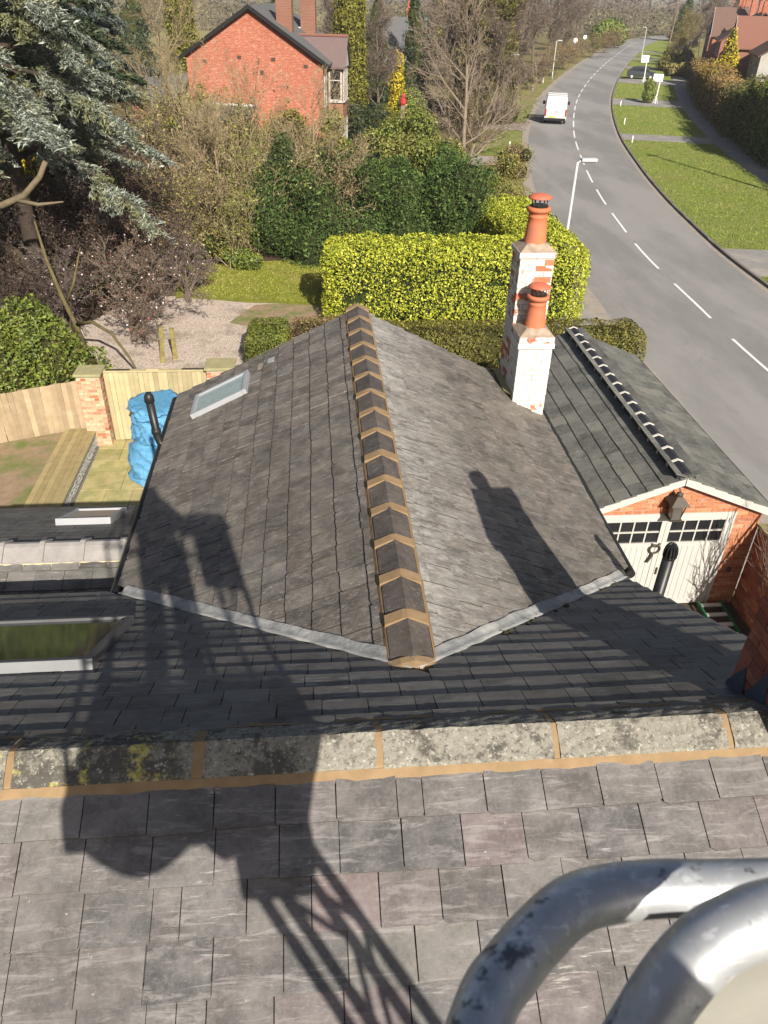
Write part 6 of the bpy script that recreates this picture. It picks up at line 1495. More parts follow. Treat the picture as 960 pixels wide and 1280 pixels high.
M['render_white'] = mat('render_white', (0.36, 0.35, 0.32), (0.29, 0.28, 0.26), 2, 0.9, 0.2)
class Frame:
    def __init__(s, o, yaw):
        s.o = Vector((o[0], o[1], 0)); s.u = Vector((math.cos(yaw), math.sin(yaw), 0)); s.v = Vector((-math.sin(yaw), math.cos(yaw), 0))
    def p(s, a, b, z): return s.o + s.u*a + s.v*b + Vector((0, 0, z))
    def box(s, mb, a0, a1, b0, b1, z0, z1):
        c = s.p((a0+a1)/2, (b0+b1)/2, (z0+z1)/2); return mb.obox(c, s.u*((a1-a0)/2), s.v*((b1-b0)/2), (0, 0, (z1-z0)/2))
def window(fr, parent, face, c, z0, z1, w_, cols=2, rows=2, depth=0.05, frame='white_paint'):
    """face: ('a', value, sign) or ('b', value, sign): the wall plane the window sits on"""
    ax, val, sg = face; t = 0.09
    def bx(mb, c0, c1, q0, q1, d0, d1):
        lo, hi = sorted((val+sg*d0, val+sg*d1))
        return fr.box(mb, lo, hi, c0, c1, q0, q1) if ax == 'a' else fr.box(mb, c0, c1, lo, hi, q0, q1)
    f = MB(); a, b = c-w_/2, c+w_/2
    bx(f, a, a+t, z0, z1, 0.0, depth); bx(f, b-t, b, z0, z1, 0.0, depth); bx(f, a+t, b-t, z1-t, z1, 0.0, depth); bx(f, a+t, b-t, z0, z0+t, 0.0, depth)
    for k in range(1, cols): x = a+(b-a)*k/cols; bx(f, x-0.03, x+0.03, z0+t, z1-t, 0.0, depth*0.9)
    if rows > 1: zz = z0+(z1-z0)*0.68; 
    if rows > 1:
        for k in range(cols): bx(f, a+(b-a)*k/cols+0.032, a+(b-a)*(k+1)/cols-0.032, zz-0.025, zz+0.025, 0.0, depth*0.9)
    o = f.build('window', M[frame], parent)
    g_ = MB(); bx(g_, a+t*0.9, b-t*0.9, z0+t*0.9, z1-t*0.9, 0.004, depth*0.4); g_.build('pane', M['dark_glass'], o)
    s_ = MB(); bx(s_, a-0.06, b+0.06, z0-0.07, z0-0.002, 0.0, depth+0.07); s_.build('sill', M['white_paint'], o)
    return o

# red brick house with its gable towards the camera
fh_ = Frame((0.85, 50.4), rad(-9))
hb_ = thing('brick_house', 'red brick house with a plain gable wall and grey roof', 'house', (-3, 55, 0))
EH, AH, DEP = 6.45, 8.95, 9.5
wl_ = MB(); a0 = -7.85
ply = [fh_.p(a0, 0, 0), fh_.p(0, 0, 0), fh_.p(0, 0, EH-0.1), fh_.p(a0/2-0.1, 0, AH-0.25), fh_.p(a0, 0, EH+0.05)]
wl_.prism(ply, fh_.v*DEP); wl_.build('wall', M['house_brick'], hb_)
apx = a0/2-0.1
def slab(a1, z1, a2, z2, b0, b1, th, m, name):
    mb = MB(); mb.prism([fh_.p(a1, b0, z1), fh_.p(a2, b0, z2), fh_.p(a2, b0, z2+th), fh_.p(a1, b0, z1+th)], fh_.v*(b1-b0)); return mb.build(name, m, hb_)
slab(apx, AH-0.2, 0.38, EH-0.42, -0.28, DEP+0.3, 0.12, M['roof_grey'], 'roof')
slab(a0-0.35, EH-0.22, apx, AH-0.2, -0.28, DEP+0.3, 0.12, M['roof_grey'], 'roof')
slab(apx, AH-0.26, 0.40, EH-0.52, -0.33, -0.285, 0.22, M['black_plastic'], 'bargeboard')
slab(a0-0.37, EH-0.32, apx, AH-0.26, -0.33, -0.285, 0.22, M['black_plastic'], 'bargeboard')
for (aa, bb, zz, h) in ((-2.35, 1.6, 7.5, 2.3), (-1.55, 5.2, 7.3, 2.6)):
    mb = MB(); fh_.box(mb, aa-0.45, aa+0.45, bb-0.3, bb+0.3, zz-0.4, zz+h); c_ = mb.build('chimney', M['dark_house_brick'], hb_)
    mb = MB(); fh_.box(mb, aa-0.75, aa-0.455, bb-0.32, bb+0.32, zz+0.36, zz+0.42); mb.build('flashing', M['mortar_white'], c_)
# bay with its own gabled roof
mb = MB(); fh_.box(mb, 0.002, 0.95, 1.5, 3.9, 0, EH-0.65); mb.build('bay', M['house_brick2'], hb_)
mb = MB(); b0, b1, bm_ = 1.2, 4.2, 2.7; za_, zb2 = EH-0.62, EH+0.85
mb.prism([fh_.p(-2.2, b0, za_), fh_.p(-2.2, bm_, zb2), fh_.p(-2.2, bm_, zb2+0.1), fh_.p(-2.2, b0, za_+0.1)], fh_.u*3.35)
mb.prism([fh_.p(-2.2, bm_, zb2), fh_.p(-2.2, b1, za_), fh_.p(-2.2, b1, za_+0.1), fh_.p(-2.2, bm_, zb2+0.1)], fh_.u*3.35)
mb.build('bay_roof', M['roof_plum'], hb_)
MB().tube([fh_.p(-1.9, bm_, zb2+0.12), fh_.p(1.16, bm_, zb2+0.12)], 0.09, 7).build('ridge_tiles', M['roof_orange'], hb_)
mb = MB(); mb.prism([fh_.p(1.0, b0+0.25, za_+0.05), fh_.p(1.0, b1-0.25, za_+0.05), fh_.p(1.0, bm_, zb2-0.12)], fh_.u*0.05); mb.build('bay_gable', M['white_paint'], hb_)
window(fh_, hb_, ('b', 1.5, -1), 0.52, 4.15, 5.75, 0.78, 1, 2); window(fh_, hb_, ('a', 0.95, 1), 2.7, 4.15, 5.75, 2.0, 3, 2)
window(fh_, hb_, ('b', 1.5, -1), 0.52, 1.6, 3.1, 0.78, 1, 2); window(fh_, hb_, ('a', 0.95, 1), 2.7, 1.6, 3.1, 2.0, 3, 2)
window(fh_, hb_, ('a', 0.0, 1), 0.75, 4.0, 5.7, 0.8, 1, 2)
MB().tube([fh_.p(0.06, 1.35, 0), fh_.p(0.06, 1.35, EH-0.6)], 0.05, 6).build('downpipe', M['black_plastic'], hb_)
for (aa, zz) in ((-6.9, 6.1), (-4.9, 6.35), (-2.95, 6.3), (-1.1, 6.0)):
    mb = MB(); fh_.box(mb, aa, aa+0.24, -0.012, 0.001, zz-0.08, zz+0.1); mb.build('air_brick', M['iron'], hb_)
mb = MB(); fh_.box(mb, -3.6, -3.42, -0.06, 0.001, 5.55, 5.75); mb.build('flood_lamp', M['iron'], hb_)
# lean to at its foot
lt = thing('lean_to', 'grey flat roofed lean to at the foot of the brick gable', 'shed', (-5, 48, 0))
mb = MB(); fh_.box(mb, -7.6, -4.2, -2.0, -0.02, 0, 3.30); mb.build('wall', M['house_brick2'], lt)
mb = MB(); mb.prism([fh_.p(-7.8, -2.2, 3.34), fh_.p(-4.0, -2.2, 3.34), fh_.p(-4.0, -0.02, 3.85), fh_.p(-7.8, -0.02, 3.85)], (0, 0, 0.08)); mb.build('roof', M['roof_grey'], lt)
mb = MB(); fh_.box(mb, -7.8, -4.0, -2.26, -2.21, 3.27, 3.37); mb.build('fascia', M['white_paint'], lt)
mb = MB(); fh_.box(mb, -7.6, -4.1, -0.14, -0.021, 3.88, 4.02); mb.build('flashing', M['mortar_white'], lt)
sh = thing('outbuilding', 'low grey roofed outbuilding left of the brick gable', 'shed', (-10, 54, 0))
mb = MB(); fh_.box(mb, -12.5, -8.2, 3, 8, 0, 3.6); mb.build('wall', M['house_brick2'], sh)
mb = MB(); mb.prism([fh_.p(-12.8, 2.7, 3.61), fh_.p(-8.0, 2.7, 3.61), fh_.p(-8.0, 5.5, 4.9), fh_.p(-12.8, 5.5, 4.9)], (0, 0, 0.1)); mb.prism([fh_.p(-12.8, 5.5, 4.9), fh_.p(-8.0, 5.5, 4.9), fh_.p(-8.0, 8.3, 3.61), fh_.p(-12.8, 8.3, 3.61)], (0, 0, 0.1)); mb.build('roof', M['roof_grey'], sh)

def gable_house(name, label, o, yaw, L_, D, eave, ridge, wall_m, roof_m, chims=(), wins=(), over=0.35, gable_front=False, group=None):
    """local a runs along the frontage (0..L_), the front faces local -b (towards the road)"""
    fr = Frame(o, yaw); t = thing(name, label, 'house', (o[0], o[1], 0), group)
    mb = MB()
    if gable_front:
        mb.prism([fr.p(0, 0, 0), fr.p(L_, 0, 0), fr.p(L_, 0, eave), fr.p(L_/2, 0, ridge-0.15), fr.p(0, 0, eave)], fr.v*D); mb.build('wall', M[wall_m], t)
        k = (ridge-eave)/(L_/2)
        for sg in (-1, 1):
            e = L_/2 + sg*(L_/2+over); r_ = MB()
            ply = [fr.p(L_/2, -over, ridge), fr.p(e, -over, eave-k*over), fr.p(e, -over, eave-k*over+0.13), fr.p(L_/2, -over, ridge+0.13)]
            r_.prism(ply, fr.v*(D+2*over)); r_.build('roof', M[roof_m], t)
            w2 = MB(); w2.prism([fr.p(L_/2, -over-0.045, ridge-0.1), fr.p(e, -over-0.045, eave-k*over-0.1), fr.p(e, -over-0.045, eave-k*over+0.14), fr.p(L_/2, -over-0.045, ridge+0.14)], fr.v*0.04); w2.build('bargeboard', M['white_paint'], t)
    else:
        mb.prism([fr.p(0, 0, 0), fr.p(0, D, 0), fr.p(0, D, eave), fr.p(0, D/2, ridge-0.15), fr.p(0, 0, eave)], fr.u*L_); mb.build('wall', M[wall_m], t)
        k = (ridge-eave)/(D/2)
        for sg in (-1, 1):
            e = D/2 + sg*(D/2+over); r_ = MB()
            r_.prism([fr.p(-over, D/2, ridge), fr.p(-over, e, eave-k*over), fr.p(-over, e, eave-k*over+0.13), fr.p(-over, D/2, ridge+0.13)], fr.u*(L_+2*over)); r_.build('roof', M[roof_m], t)
    for (a, b, h) in chims:
        c = MB(); fr.box(c, a-0.5, a+0.5, b-0.35, b+0.35, ridge-1.0, ridge+h); ch = c.build('chimney', M['house_brick'], t)
        for q in (-0.28, 0.28):
            pp = fr.p(a+q, b, ridge+h); MB().lathe([(0.16, 0), (0.13, 0.2), (0.13, 0.5), (0.16, 0.52), (0.1, 0.54)], pp, 10).build('chimney_pot', M['terracotta'], ch)
    for wdef in wins: window(fr, t, *wdef)
    return t, fr
# terrace on the right, fronts facing the road
def rhouse(label, y, o, w_, D, eave, ridge, wm, rm, chims, gf, wins):
    p = rside(y, o); _, d = at_len(s_of_y(y)); yaw = math.atan2(d.y, d.x)
    # frontage runs back along the road; local +b must point away from the road, so flip
    q = p + Vector((d.x, d.y, 0))*w_
    return gable_house('terrace_house', label, (q.x, q.y), yaw + math.pi, w_, D, eave, ridge, wm, rm, chims, wins, gable_front=gf)
def front_wins(w_, e, n=2):
    out = []
    for k in range(n):
        c = w_*(k+0.5)/n; out += [(('b', 0.0, -1), c, 0.9, 2.3, 1.9, 3, 2), (('b', 0.0, -1), c, 3.4, 4.7, 1.7, 3, 2)]
    return out
rhouse('brown tiled house with a pale end wall behind the tall hedge', 99.0, 18.6, 8.0, 9, 4.7, 7.6, 'render_white', 'roof_brown', [(6.5, 4.5, 1.2)], False, front_wins(8.0, 5, 2) + [(('a', 8.0, 1), 2.2, 3.0, 4.3, 1.9, 4, 2), (('a', 8.0, 1), 5.6, 3.0, 4.3, 1.9, 4, 2), (('a', 8.0, 1), 2.2, 0.9, 2.2, 1.9, 4, 2)])
rhouse('house with an orange tiled gable roof behind the golden conifer', 109.0, 17.0, 6.5, 9, 5.0, 7.9, 'house_brick2', 'roof_orange', [(3.5, 4.5, 1.3)], True, [(('b', 0.0, -1), 3.25, 3.2, 4.6, 2.2, 3, 2), (('b', 0.0, -1), 3.25, 0.9, 2.4, 2.4, 3, 2)])
rhouse('brown tiled terrace house next to the orange roofed house', 118.4, 15.9, 8.0, 9, 5.2, 8.2, 'house_brick2', 'roof_brown', [(1.5, 4.5, 1.3), (6.8, 4.5, 1.3)], False, front_wins(8.0, 5, 2))
rhouse('gabled brick terrace house with white bargeboards', 129.0, 15.4, 7.5, 9, 5.4, 8.5, 'house_brick', 'roof_brown', [(6.2, 4.5, 1.4)], True, [(('b', 0.0, -1), 3.7, 3.4, 4.8, 2.2, 3, 2), (('b', 0.0, -1), 3.7, 0.9, 2.4, 2.4, 3, 2)])
rhouse('far plum roofed terrace house with two chimneys', 139.5, 15.4, 9.0, 9, 5.5, 8.6, 'house_brick2', 'roof_plum', [(1.5, 4.5, 1.4), (7.5, 4.5, 1.4)], False, front_wins(9.0, 5, 2))
rhouse('farthest brick terrace house at the end of the row', 151.5, 15.6, 10.0, 9, 5.5, 8.6, 'house_brick', 'roof_orange', [(1.5, 4.5, 1.4), (8.5, 4.5, 1.4)], False, front_wins(10.0, 5, 2))
gable_house('far_house', 'white and grey house glimpsed beside the column conifer', (5.6, 92), rad(-12), 6, 9, 4.6, 7.2, 'render_white', 'roof_grey', [(4.5, 5, 1.0)], [(('b', 0.0, -1), 4.6, 2.8, 4.0, 1.6, 2, 2)])
gable_house('far_house', 'small white cottage beyond the garden trees', (128, 262), rad(-25), 9, 6, 3.6, 6.0, 'render_white', 'roof_plum', [(1, 3, 0.9)], [(('b', 0.0, -1), 2.5, 1.2, 2.4, 1.6, 2, 2), (('b', 0.0, -1), 6.5, 1.2, 2.4, 1.6, 2, 2)])
gable_house('far_house', 'distant red brick house near the horizon', (165, 345), rad(-20), 12, 8, 5.0, 8.0, 'house_brick', 'roof_orange', [(1, 4, 1.2)], [(('b', 0.0, -1), 3, 3.2, 4.6, 2.0, 2, 2), (('b', 0.0, -1), 8.5, 3.2, 4.6, 2.0, 2, 2)])

# wooden fence panels by the tall hedge
p = rside(50.2, 12.9); q = rside(56.8, 12.7); fe2 = thing('close_board_fence', 'grey wooden fence at the end of the tall dark hedge', 'fence', (p.x, p.y, 0.08))
d = (q-p); Lf = d.length; d.normalize(); nn = Vector((-d.y, d.x, 0)); s = 0.0
while s < Lf:
    c = p + d*(s+0.072); MB().obox((c.x, c.y, 1.0), d*0.07, nn*0.01, (0, 0, 0.92)).build('board', M['wood_pole'], fe2); s += 0.147
# red garden ornament
tag(MB().lathe([(0.16, 3.0), (0.24, 3.15), (0.24, 3.4), (0.12, 3.46), (0.14, 3.62), (0.05, 3.75)], (6.6, 60.5, 0), 12).build('garden_ornament', M['red_paint']), 'red garden ornament among the shrubs by the brick house', 'ornament')
tag(MB().box(6.45, 6.75, 60.35, 60.65, 0, 3.0).build('ornament_post', M['wood_pole']), 'post carrying the red garden ornament', 'post')

# ------------------------------------------------------------------ vehicles
def vehicle(name, label, cat, loc, yaw, prof, width, body_m, glass, wheels, wr, tumble=0.08, lamps=(), extra=None):
    """prof: side outline (x forward, z); glass: (prof-plane polygons on the sides)"""
    t = thing(name, label, cat, loc); fr = Frame(loc, yaw)
    W2 = width/2
    zmax = max(z for _, z in prof); belt = zmax*0.56
    def hw(z): return W2 - tumble*max(0, (z-belt)/(zmax-belt))
    P3 = lambda x, y, z: fr.p(x, y, z + loc[2])
    mb = MB(); n = len(prof)
    mb.add([P3(x, -hw(z), z) for x, z in prof] + [P3(x, hw(z), z) for x, z in prof], [tuple(range(n)), tuple(range(n, 2*n))[::-1]] + [(i, n+i, n+(i+1) % n, (i+1) % n) for i in range(n)])
    mb.build('body', M[body_m], t, bevel=0.05)
    for poly in glass:
        if poly[0] == 'side':
            for sg in (-1, 1):
                g_ = MB(); pts = [P3(x, sg*(hw(z)+0.006), z) for x, z in poly[1]]; g_.add(pts, [tuple(range(len(pts)))]); g_.build('side_window', M['car_glass'], t)
        else:
            (xa, za_), (xb, zb2) = poly[1], poly[2]; e = 0.09
            g_ = MB(); dx, dz = xb-xa, zb2-za_; nl = math.hypot(dx, dz); ox, oz = dz/nl*0.012*poly[3], -dx/nl*0.012*poly[3]
            g_.add([P3(xa+ox, -hw(za_)+e, za_+oz), P3(xa+ox, hw(za_)-e, za_+oz), P3(xb+ox, hw(zb2)-e, zb2+oz), P3(xb+ox, -hw(zb2)+e, zb2+oz)], [(0, 1, 2, 3)])
            g_.build(poly[0], M['car_glass'], t)
    for x in wheels:
        for sg in (-1, 1):
            c = P3(x, sg*(W2-0.11), wr); ax = fr.v*sg
            w_ = MB(); w_.tube([c - ax*0.10, c - ax*0.09, c + ax*0.09, c + ax*0.10], [wr*0.92, wr, wr, wr*0.92], 18); wo = w_.build('wheel', M['rubber'], t)
            h_ = MB(); h_.tube([c + ax*0.09, c + ax*0.115], [wr*0.62, wr*0.55], 14); h_.build('rim', M['aluminium'], wo)
    for (nm, x, y, z, sx, sy, sz_, m_) in lamps:
        l_ = MB(); fr2 = fr; fr2.box(l_, x-sx, x+sx, y-sy, y+sy, z-sz_+loc[2], z+sz_+loc[2]); l_.build(nm, M[m_], t)
    return t, P3
pv, dv = at_len(s_of_y(77.0)); pv = off(s_of_y(77.0), -1.75)
vprof = [(-2.5, 0.35), (2.35, 0.35), (2.5, 0.55), (2.48, 0.95), (1.75, 1.25), (1.05, 1.98), (0.6, 2.18), (-2.3, 2.2), (-2.48, 2.1), (-2.5, 0.5)]
vehicle('white_van', 'white van driving away along the left side of the road', 'van', (pv.x, pv.y, 0.004), math.atan2(dv.y, dv.x) + 0.02, vprof, 1.95, 'van_white',
        [('side', [(0.3, 1.3), (1.55, 1.32), (1.0, 1.9), (0.3, 1.95)]), ('windscreen', (1.75, 1.27), (1.07, 1.96), 1)], (-1.55, 1.6), 0.34, 0.10,
        [('tail_lamp', -2.51, -0.88, 0.95, 0.02, 0.06, 0.28, 'lamp_red'), ('tail_lamp', -2.51, 0.88, 0.95, 0.02, 0.06, 0.28, 'lamp_red'), ('number_plate', -2.515, 0.32, 0.62, 0.015, 0.26, 0.055, 'plate_yellow'),
         ('rear_bumper', -2.56, 0, 0.42, 0.07, 0.92, 0.10, 'black_plastic'), ('wing_mirror', 1.25, -1.12, 1.35, 0.07, 0.12, 0.14, 'black_plastic'), ('wing_mirror', 1.25, 1.12, 1.35, 0.07, 0.12, 0.14, 'black_plastic'),
         ('door_seam', -2.506, 0, 1.25, 0.008, 0.008, 0.8, 'velux_dark'), ('door_handle', -2.512, -0.09, 1.02, 0.014, 0.05, 0.04, 'velux_dark'), ('roof_bar', -1.6, 0, 2.26, 0.03, 0.86, 0.025, 'aluminium'), ('roof_bar', 0.0, 0, 2.26, 0.03, 0.86, 0.025, 'aluminium')])
cprof = [(-1.9, 0.3), (1.95, 0.28), (2.05, 0.5), (1.95, 0.82), (1.05, 0.98), (0.35, 1.42), (-0.3, 1.5), (-1.2, 1.45), (-1.85, 1.0), (-1.98, 0.6)]
cgl = [('side', [(0.95, 1.0), (0.33, 1.36), (-0.25, 1.42), (-0.3, 0.99)]), ('side', [(-0.38, 0.99), (-0.33, 1.42), (-1.12, 1.38), (-1.6, 1.02)]), ('windscreen', (1.03, 1.0), (0.37, 1.41), 1), ('rear_window', (-1.22, 1.43), (-1.82, 1.02), 1)]
cl_ = [('tail_lamp', -1.95, -0.7, 0.85, 0.03, 0.1, 0.09, 'lamp_red'), ('tail_lamp', -1.95, 0.7, 0.85, 0.03, 0.1, 0.09, 'lamp_red'), ('headlamp', 1.98, -0.65, 0.66, 0.04, 0.15, 0.07, 'aluminium'), ('headlamp', 1.98, 0.65, 0.66, 0.04, 0.15, 0.07, 'aluminium'), ('door_seam', -0.34, -0.845, 0.7, 0.008, 0.012, 0.3, 'rubber')]
vehicle('parked_car', 'dark grey hatchback parked across a driveway beside the road', 'car', (46.4, 119.6, 0.085), rad(-20), cprof, 1.70, 'car_grey', cgl, (-1.25, 1.25), 0.31, 0.18, cl_)
vehicle('parked_car', 'blue car parked in a front garden behind the golden hedge', 'car', (53.0, 113.5, 0.06), rad(15), cprof, 1.70, 'blue_paint', cgl, (-1.25, 1.25), 0.31, 0.18, cl_)

# ------------------------------------------------------------------ lamps, poles, signs, posts
def lamp_post(label, x, y, h, ax, z0=0.0):
    t = thing('street_lamp', label, 'street lamp', (x, y, z0)); ax = Vector((ax[0], ax[1], 0)).normalized()
    MB().tube([(x, y, z0), (x, y, z0+0.9), (x, y, z0+0.92), (x, y, z0+h)], [0.085, 0.085, 0.055, 0.045], 12).build('post', M['steel_post'], t, True)
    e = Vector((x, y, z0+h)); MB().tube([e - Vector((0, 0, .05)), e + ax*0.12 + Vector((0, 0, 0.05)), e + ax*0.25 + Vector((0, 0, 0.06))], 0.03, 8).build('bracket', M['steel_post'], t)
    c = e + ax*0.42 + Vector((0, 0, 0.07)); sd_ = Vector((-ax.y, ax.x, 0))
    MB().obox(c, ax*0.30, sd_*0.12, (0, 0, 0.06)).build('lamp_head', M['steel_post'], t, bevel=0.03)
    MB().obox(c - Vector((0, 0, 0.07)), ax*0.22, sd_*0.09, (0, 0, 0.02)).build('lamp_glass', M['lantern_glass'], t)
    return t
lamp_post('pale street lamp standing behind the laurel hedge at the road edge', 9.70, 29.6, 4.72, (1, 0.05))
lamp_post('street lamp on the left verge near the white van', 20.9, 90.0, 4.4, (1, -0.1))
lamp_post('street lamp on the right verge beyond the parked car', 61.5, 160.0, 4.9, (-1, 0.2))
lamp_post('distant street lamp on the left bank of the road', 33.0, 117.0, 4.5, (1, -0.2))
pl = thing('utility_pole', 'wooden utility pole by the grey fence, its long shadow lying on the mown verge', 'pole', (28.4, 46, 0.07))
MB().tube([(28.4, 46, 0.05), (28.4, 46, 9.0)], [0.15, 0.10], 12).build('pole', M['wood_pole'], pl)
MB().obox((28.4, 46, 8.6), (0.5, 0.2, 0), (-0.02, 0.05, 0), (0, 0, 0.05)).build('cross_arm', M['wood_pole'], pl)
pl = thing('utility_pole', 'tall wooden utility pole leaning beside the garden trees', 'pole', (63.6, 154, 0))
MB().tube([(63.6, 154, 0), (63.9, 153.5, 9.2)], [0.16, 0.11], 10).build('pole', M['wood_pole'], pl)
MB().obox((63.9, 153.5, 8.9), (0.6, 0.2, 0), (-0.02, 0.05, 0), (0, 0, 0.05)).build('cross_arm', M['wood_pole'], pl)
pl = thing('utility_pole', 'distant wooden utility pole by the bend in the road', 'pole', (92, 186, 0))
MB().tube([(92, 186, 0), (92.2, 186, 8.0)], [0.18, 0.12], 10).build('pole', M['wood_pole'], pl)
MB().obox((92.2, 186, 7.7), (0.6, 0.2, 0), (-0.02, 0.05, 0), (0, 0, 0.05)).build('cross_arm', M['wood_pole'], pl)
def board(label, x, y, h, w_, bh, yaw, lean=0.0):
    t = thing('estate_board', label, 'sign', (x, y, 0.08)); fr = Frame((x, y), yaw)
    mb = MB(); mb.obox((x+lean*h/2, y, 0.08+h/2), fr.u*0.045, fr.v*0.045, (lean*h/2, 0, h/2)); mb.build('post', M['sign_white'], t)
    c = Vector((x+lean*h, y, 0.08+h)) - fr.v*0.06 + fr.u*(-w_*0.28)
    MB().obox(c, fr.u*(w_/2), fr.v*0.012, (0, 0, bh/2)).build('panel', M['sign_white'], t)
    MB().obox(c - fr.v*0.014 + Vector((0, 0, bh*0.2)), fr.u*(w_*0.14), fr.v*0.002, (0, 0, bh*0.1)).build('emblem', M['velux_grey'], t)
    for sg in (-1, 1):
        mb = MB(); mb.obox((x+sg*0.14*fr.u.x, y+sg*0.14*fr.u.y, 0.45), fr.u*0.02, fr.v*0.02, Vector((-sg*0.10*fr.u.x, -sg*0.10*fr.u.y, 0.36))); mb.build('brace', M['sign_white'], t)
board('white estate board on a braced post beside the clipped evergreen balls', 37.5, 91.2, 2.45, 1.0, 0.7, rad(-20), 0.05)
board('white estate board on a post in front of the grey hatchback', 45.2, 115.2, 2.7, 0.95, 0.85, rad(-20), -0.03)
for k, (y, o, sd_) in enumerate(((66.2, 4.4, 0), (76.5, 4.5, 0), (90.0, 4.6, 0), (100.5, -5.6, 1), (110, -5.4, 1), (60.5, -5.2, 1))):
    q = off(s_of_y(y), o)
    tag(MB().obox((q.x, q.y, 0.32), (0.042, 0, 0), (0, 0.035, 0), (0.0, 0, 0.27)).build('marker_post', M['sign_white'], None, bevel=0.02), ['short white marker post on the mown verge beside the kerb', 'short white marker post on the rough left road bank'][sd_], 'post', ['white posts on the right verge', 'white posts on the left bank'][sd_])
for (x, y, lab, h) in ((49.5, 163, 'round road sign on a thin post on the left bank', 2.6), (55.0, 175, 'small warning sign on a thin post before the bend', 2.6)):
    t = thing('road_sign', lab, 'sign', (x, y, 0)); MB().tube([(x, y, 0), (x, y, h)], 0.05, 8).build('post', M['steel_post'], t)
    MB().tube([(x, y-0.07, h), (x, y-0.09, h)], 0.38, 16).build('disc', M['sign_white'], t)

# ------------------------------------------------------------------ the access lift, its basket and the photographer
lift = thing('boom_lift', 'galvanised basket of a boom lift with rounded tube rails', 'lift', (1.5, -5.0, 0))
T = 0.0205
# rail loops seen at the lower right
MB().rail([(0.062, -0.12, 8.30), (0.062, -0.115, 9.0), (0.062, -0.10, 9.18), (0.062, -0.03, 9.25), (0.064, 0.10, 9.2545), (0.072, 0.17, 9.2545), (0.0981, 0.2244, 9.2544), (0.120, 0.2466, 9.2544), (0.1432, 0.2669, 9.252), (0.1724, 0.287, 9.249), (0.203, 0.2965, 9.245), (0.2439, 0.2989, 9.244), (0.2861, 0.296, 9.244), (0.3283, 0.2932, 9.245), (0.46, 0.285, 9.246), (0.54, 0.27, 9.246), (0.59, 0.22, 9.246), (0.60, 0.10, 9.246), (0.60, -0.50, 9.246)], T, 24).build('front_rail', M['galv'], lift, True)
MB().rail([(0.0665, 0.128, 9.2545), (0.072, 0.17, 9.2545), (0.0855, 0.2005, 9.2545)], T+0.0035, 24).build('rail_clamp', M['galv'], lift, True)
MB().rail([(0.150, 0.12, 8.30), (0.150, 0.135, 9.0), (0.153, 0.150, 9.15), (0.162, 0.168, 9.215), (0.1765, 0.1853, 9.255), (0.1895, 0.1968, 9.2735), (0.2049, 0.2089, 9.2934), (0.2217, 0.2187, 9.3101), (0.2353, 0.2237, 9.3193), (0.2553, 0.2276, 9.3279), (0.2727, 0.2294, 9.3332), (0.32, 0.231, 9.338), (0.42, 0.23, 9.338), (0.52, 0.225, 9.336), (0.56, 0.20, 9.33), (0.575, 0.17, 9.28), (0.575, 0.15, 8.30)], T, 24).build('gate_loop', M['galv'], lift, True)
MB().rail([(0.57, 0.10, 9.25), (0.57, 0.02, 9.42), (0.57, -0.10, 9.44), (0.57, -0.55, 9.44), (0.52, -0.61, 9.44), (-0.45, -0.61, 9.44), (-0.50, -0.55, 9.44), (-0.50, 0.05, 9.44), (-0.50, 0.12, 9.36), (-0.50, 0.14, 9.2)], T, 20).build('top_rail', M['galv'], lift, True)
MB().box(0.235, 0.57, 0.246, 0.256, 8.6, 9.262).build('front_panel', M['panel_grey'], lift)
for (x, y) in ((0.56, -0.60), (-0.50, -0.60), (-0.50, 0.05), (0.0, -0.61)):
    MB().tube([(x, y, 8.27), (x, y, 9.44)], 0.019, 12).build('upright', M['galv'], lift, True)
MB().tube([(-0.50, 0.05, 8.85), (-0.50, -0.60, 8.85), (0.56, -0.60, 8.85), (0.57, 0.05, 8.85)], 0.019, 12).build('mid_rail', M['galv'], lift, True)
MB().box(-0.53, 0.59, -0.64, 0.20, 8.20, 8.26).build('floor', M['galv'], lift)
MB().box(-0.53, 0.59, -0.655, -0.642, 8.20, 8.40).build('kick_plate', M['galv'], lift)
MB().box(-0.546, -0.532, -0.64, 0.20, 8.20, 8.40).build('kick_plate', M['galv'], lift)
scallops = MB()  # unseen rounded shapes added to scallop the edge of the basket's shadow
for (xa_, xb_, dp) in ((-0.50, 0.06, 0.15), (0.08, 0.30, 0.10)):
    scallops.prism([(xa_ + (xb_-xa_)*k/12, -0.60, 8.195 - dp*math.sin(math.pi*k/12)) for k in range(13)], (0, 0.30, 0))
scallops.build('shadow_scallops', M['galv'], lift)
# lattice jib under the basket, boom and wheeled base behind the house
j0, j1 = Vector((0.40, -0.62, 8.16)), Vector((2.6, -1.45, 4.6)); jd = (j1-j0); jl = jd.length; jd.normalize()
js = jd.cross(Vector((0, 1, 0))).normalized(); jt = jd.cross(js).normalized()
jib = MB()
for a in (-1, 1):
    for b in (-1, 1): jib.tube([j0 + js*0.12*a + jt*0.09*b, j1 + js*0.12*a + jt*0.09*b], 0.028, 8)
n = 9
for k in range(n):
    pa, pb = j0 + jd*(jl*k/n), j0 + jd*(jl*(k+1)/n)
    for b in (-1, 1): jib.tube([pa + js*0.12*(1 if k % 2 else -1) + jt*0.09*b, pb + js*0.12*(-1 if k % 2 else 1) + jt*0.09*b], 0.016, 6)
jib.build('jib', M['galv'], lift)
MB().obox((0.42, -0.60, 8.10), (0.16, 0, 0), (0, 0.14, 0), (0, 0, 0.10)).build('knuckle', M['galv'], lift)
MB().tube([j1, (3.0, -3.4, 2.3), (3.0, -6.0, 1.3)], [0.12, 0.14, 0.16], 10).build('boom', M['galv'], lift)
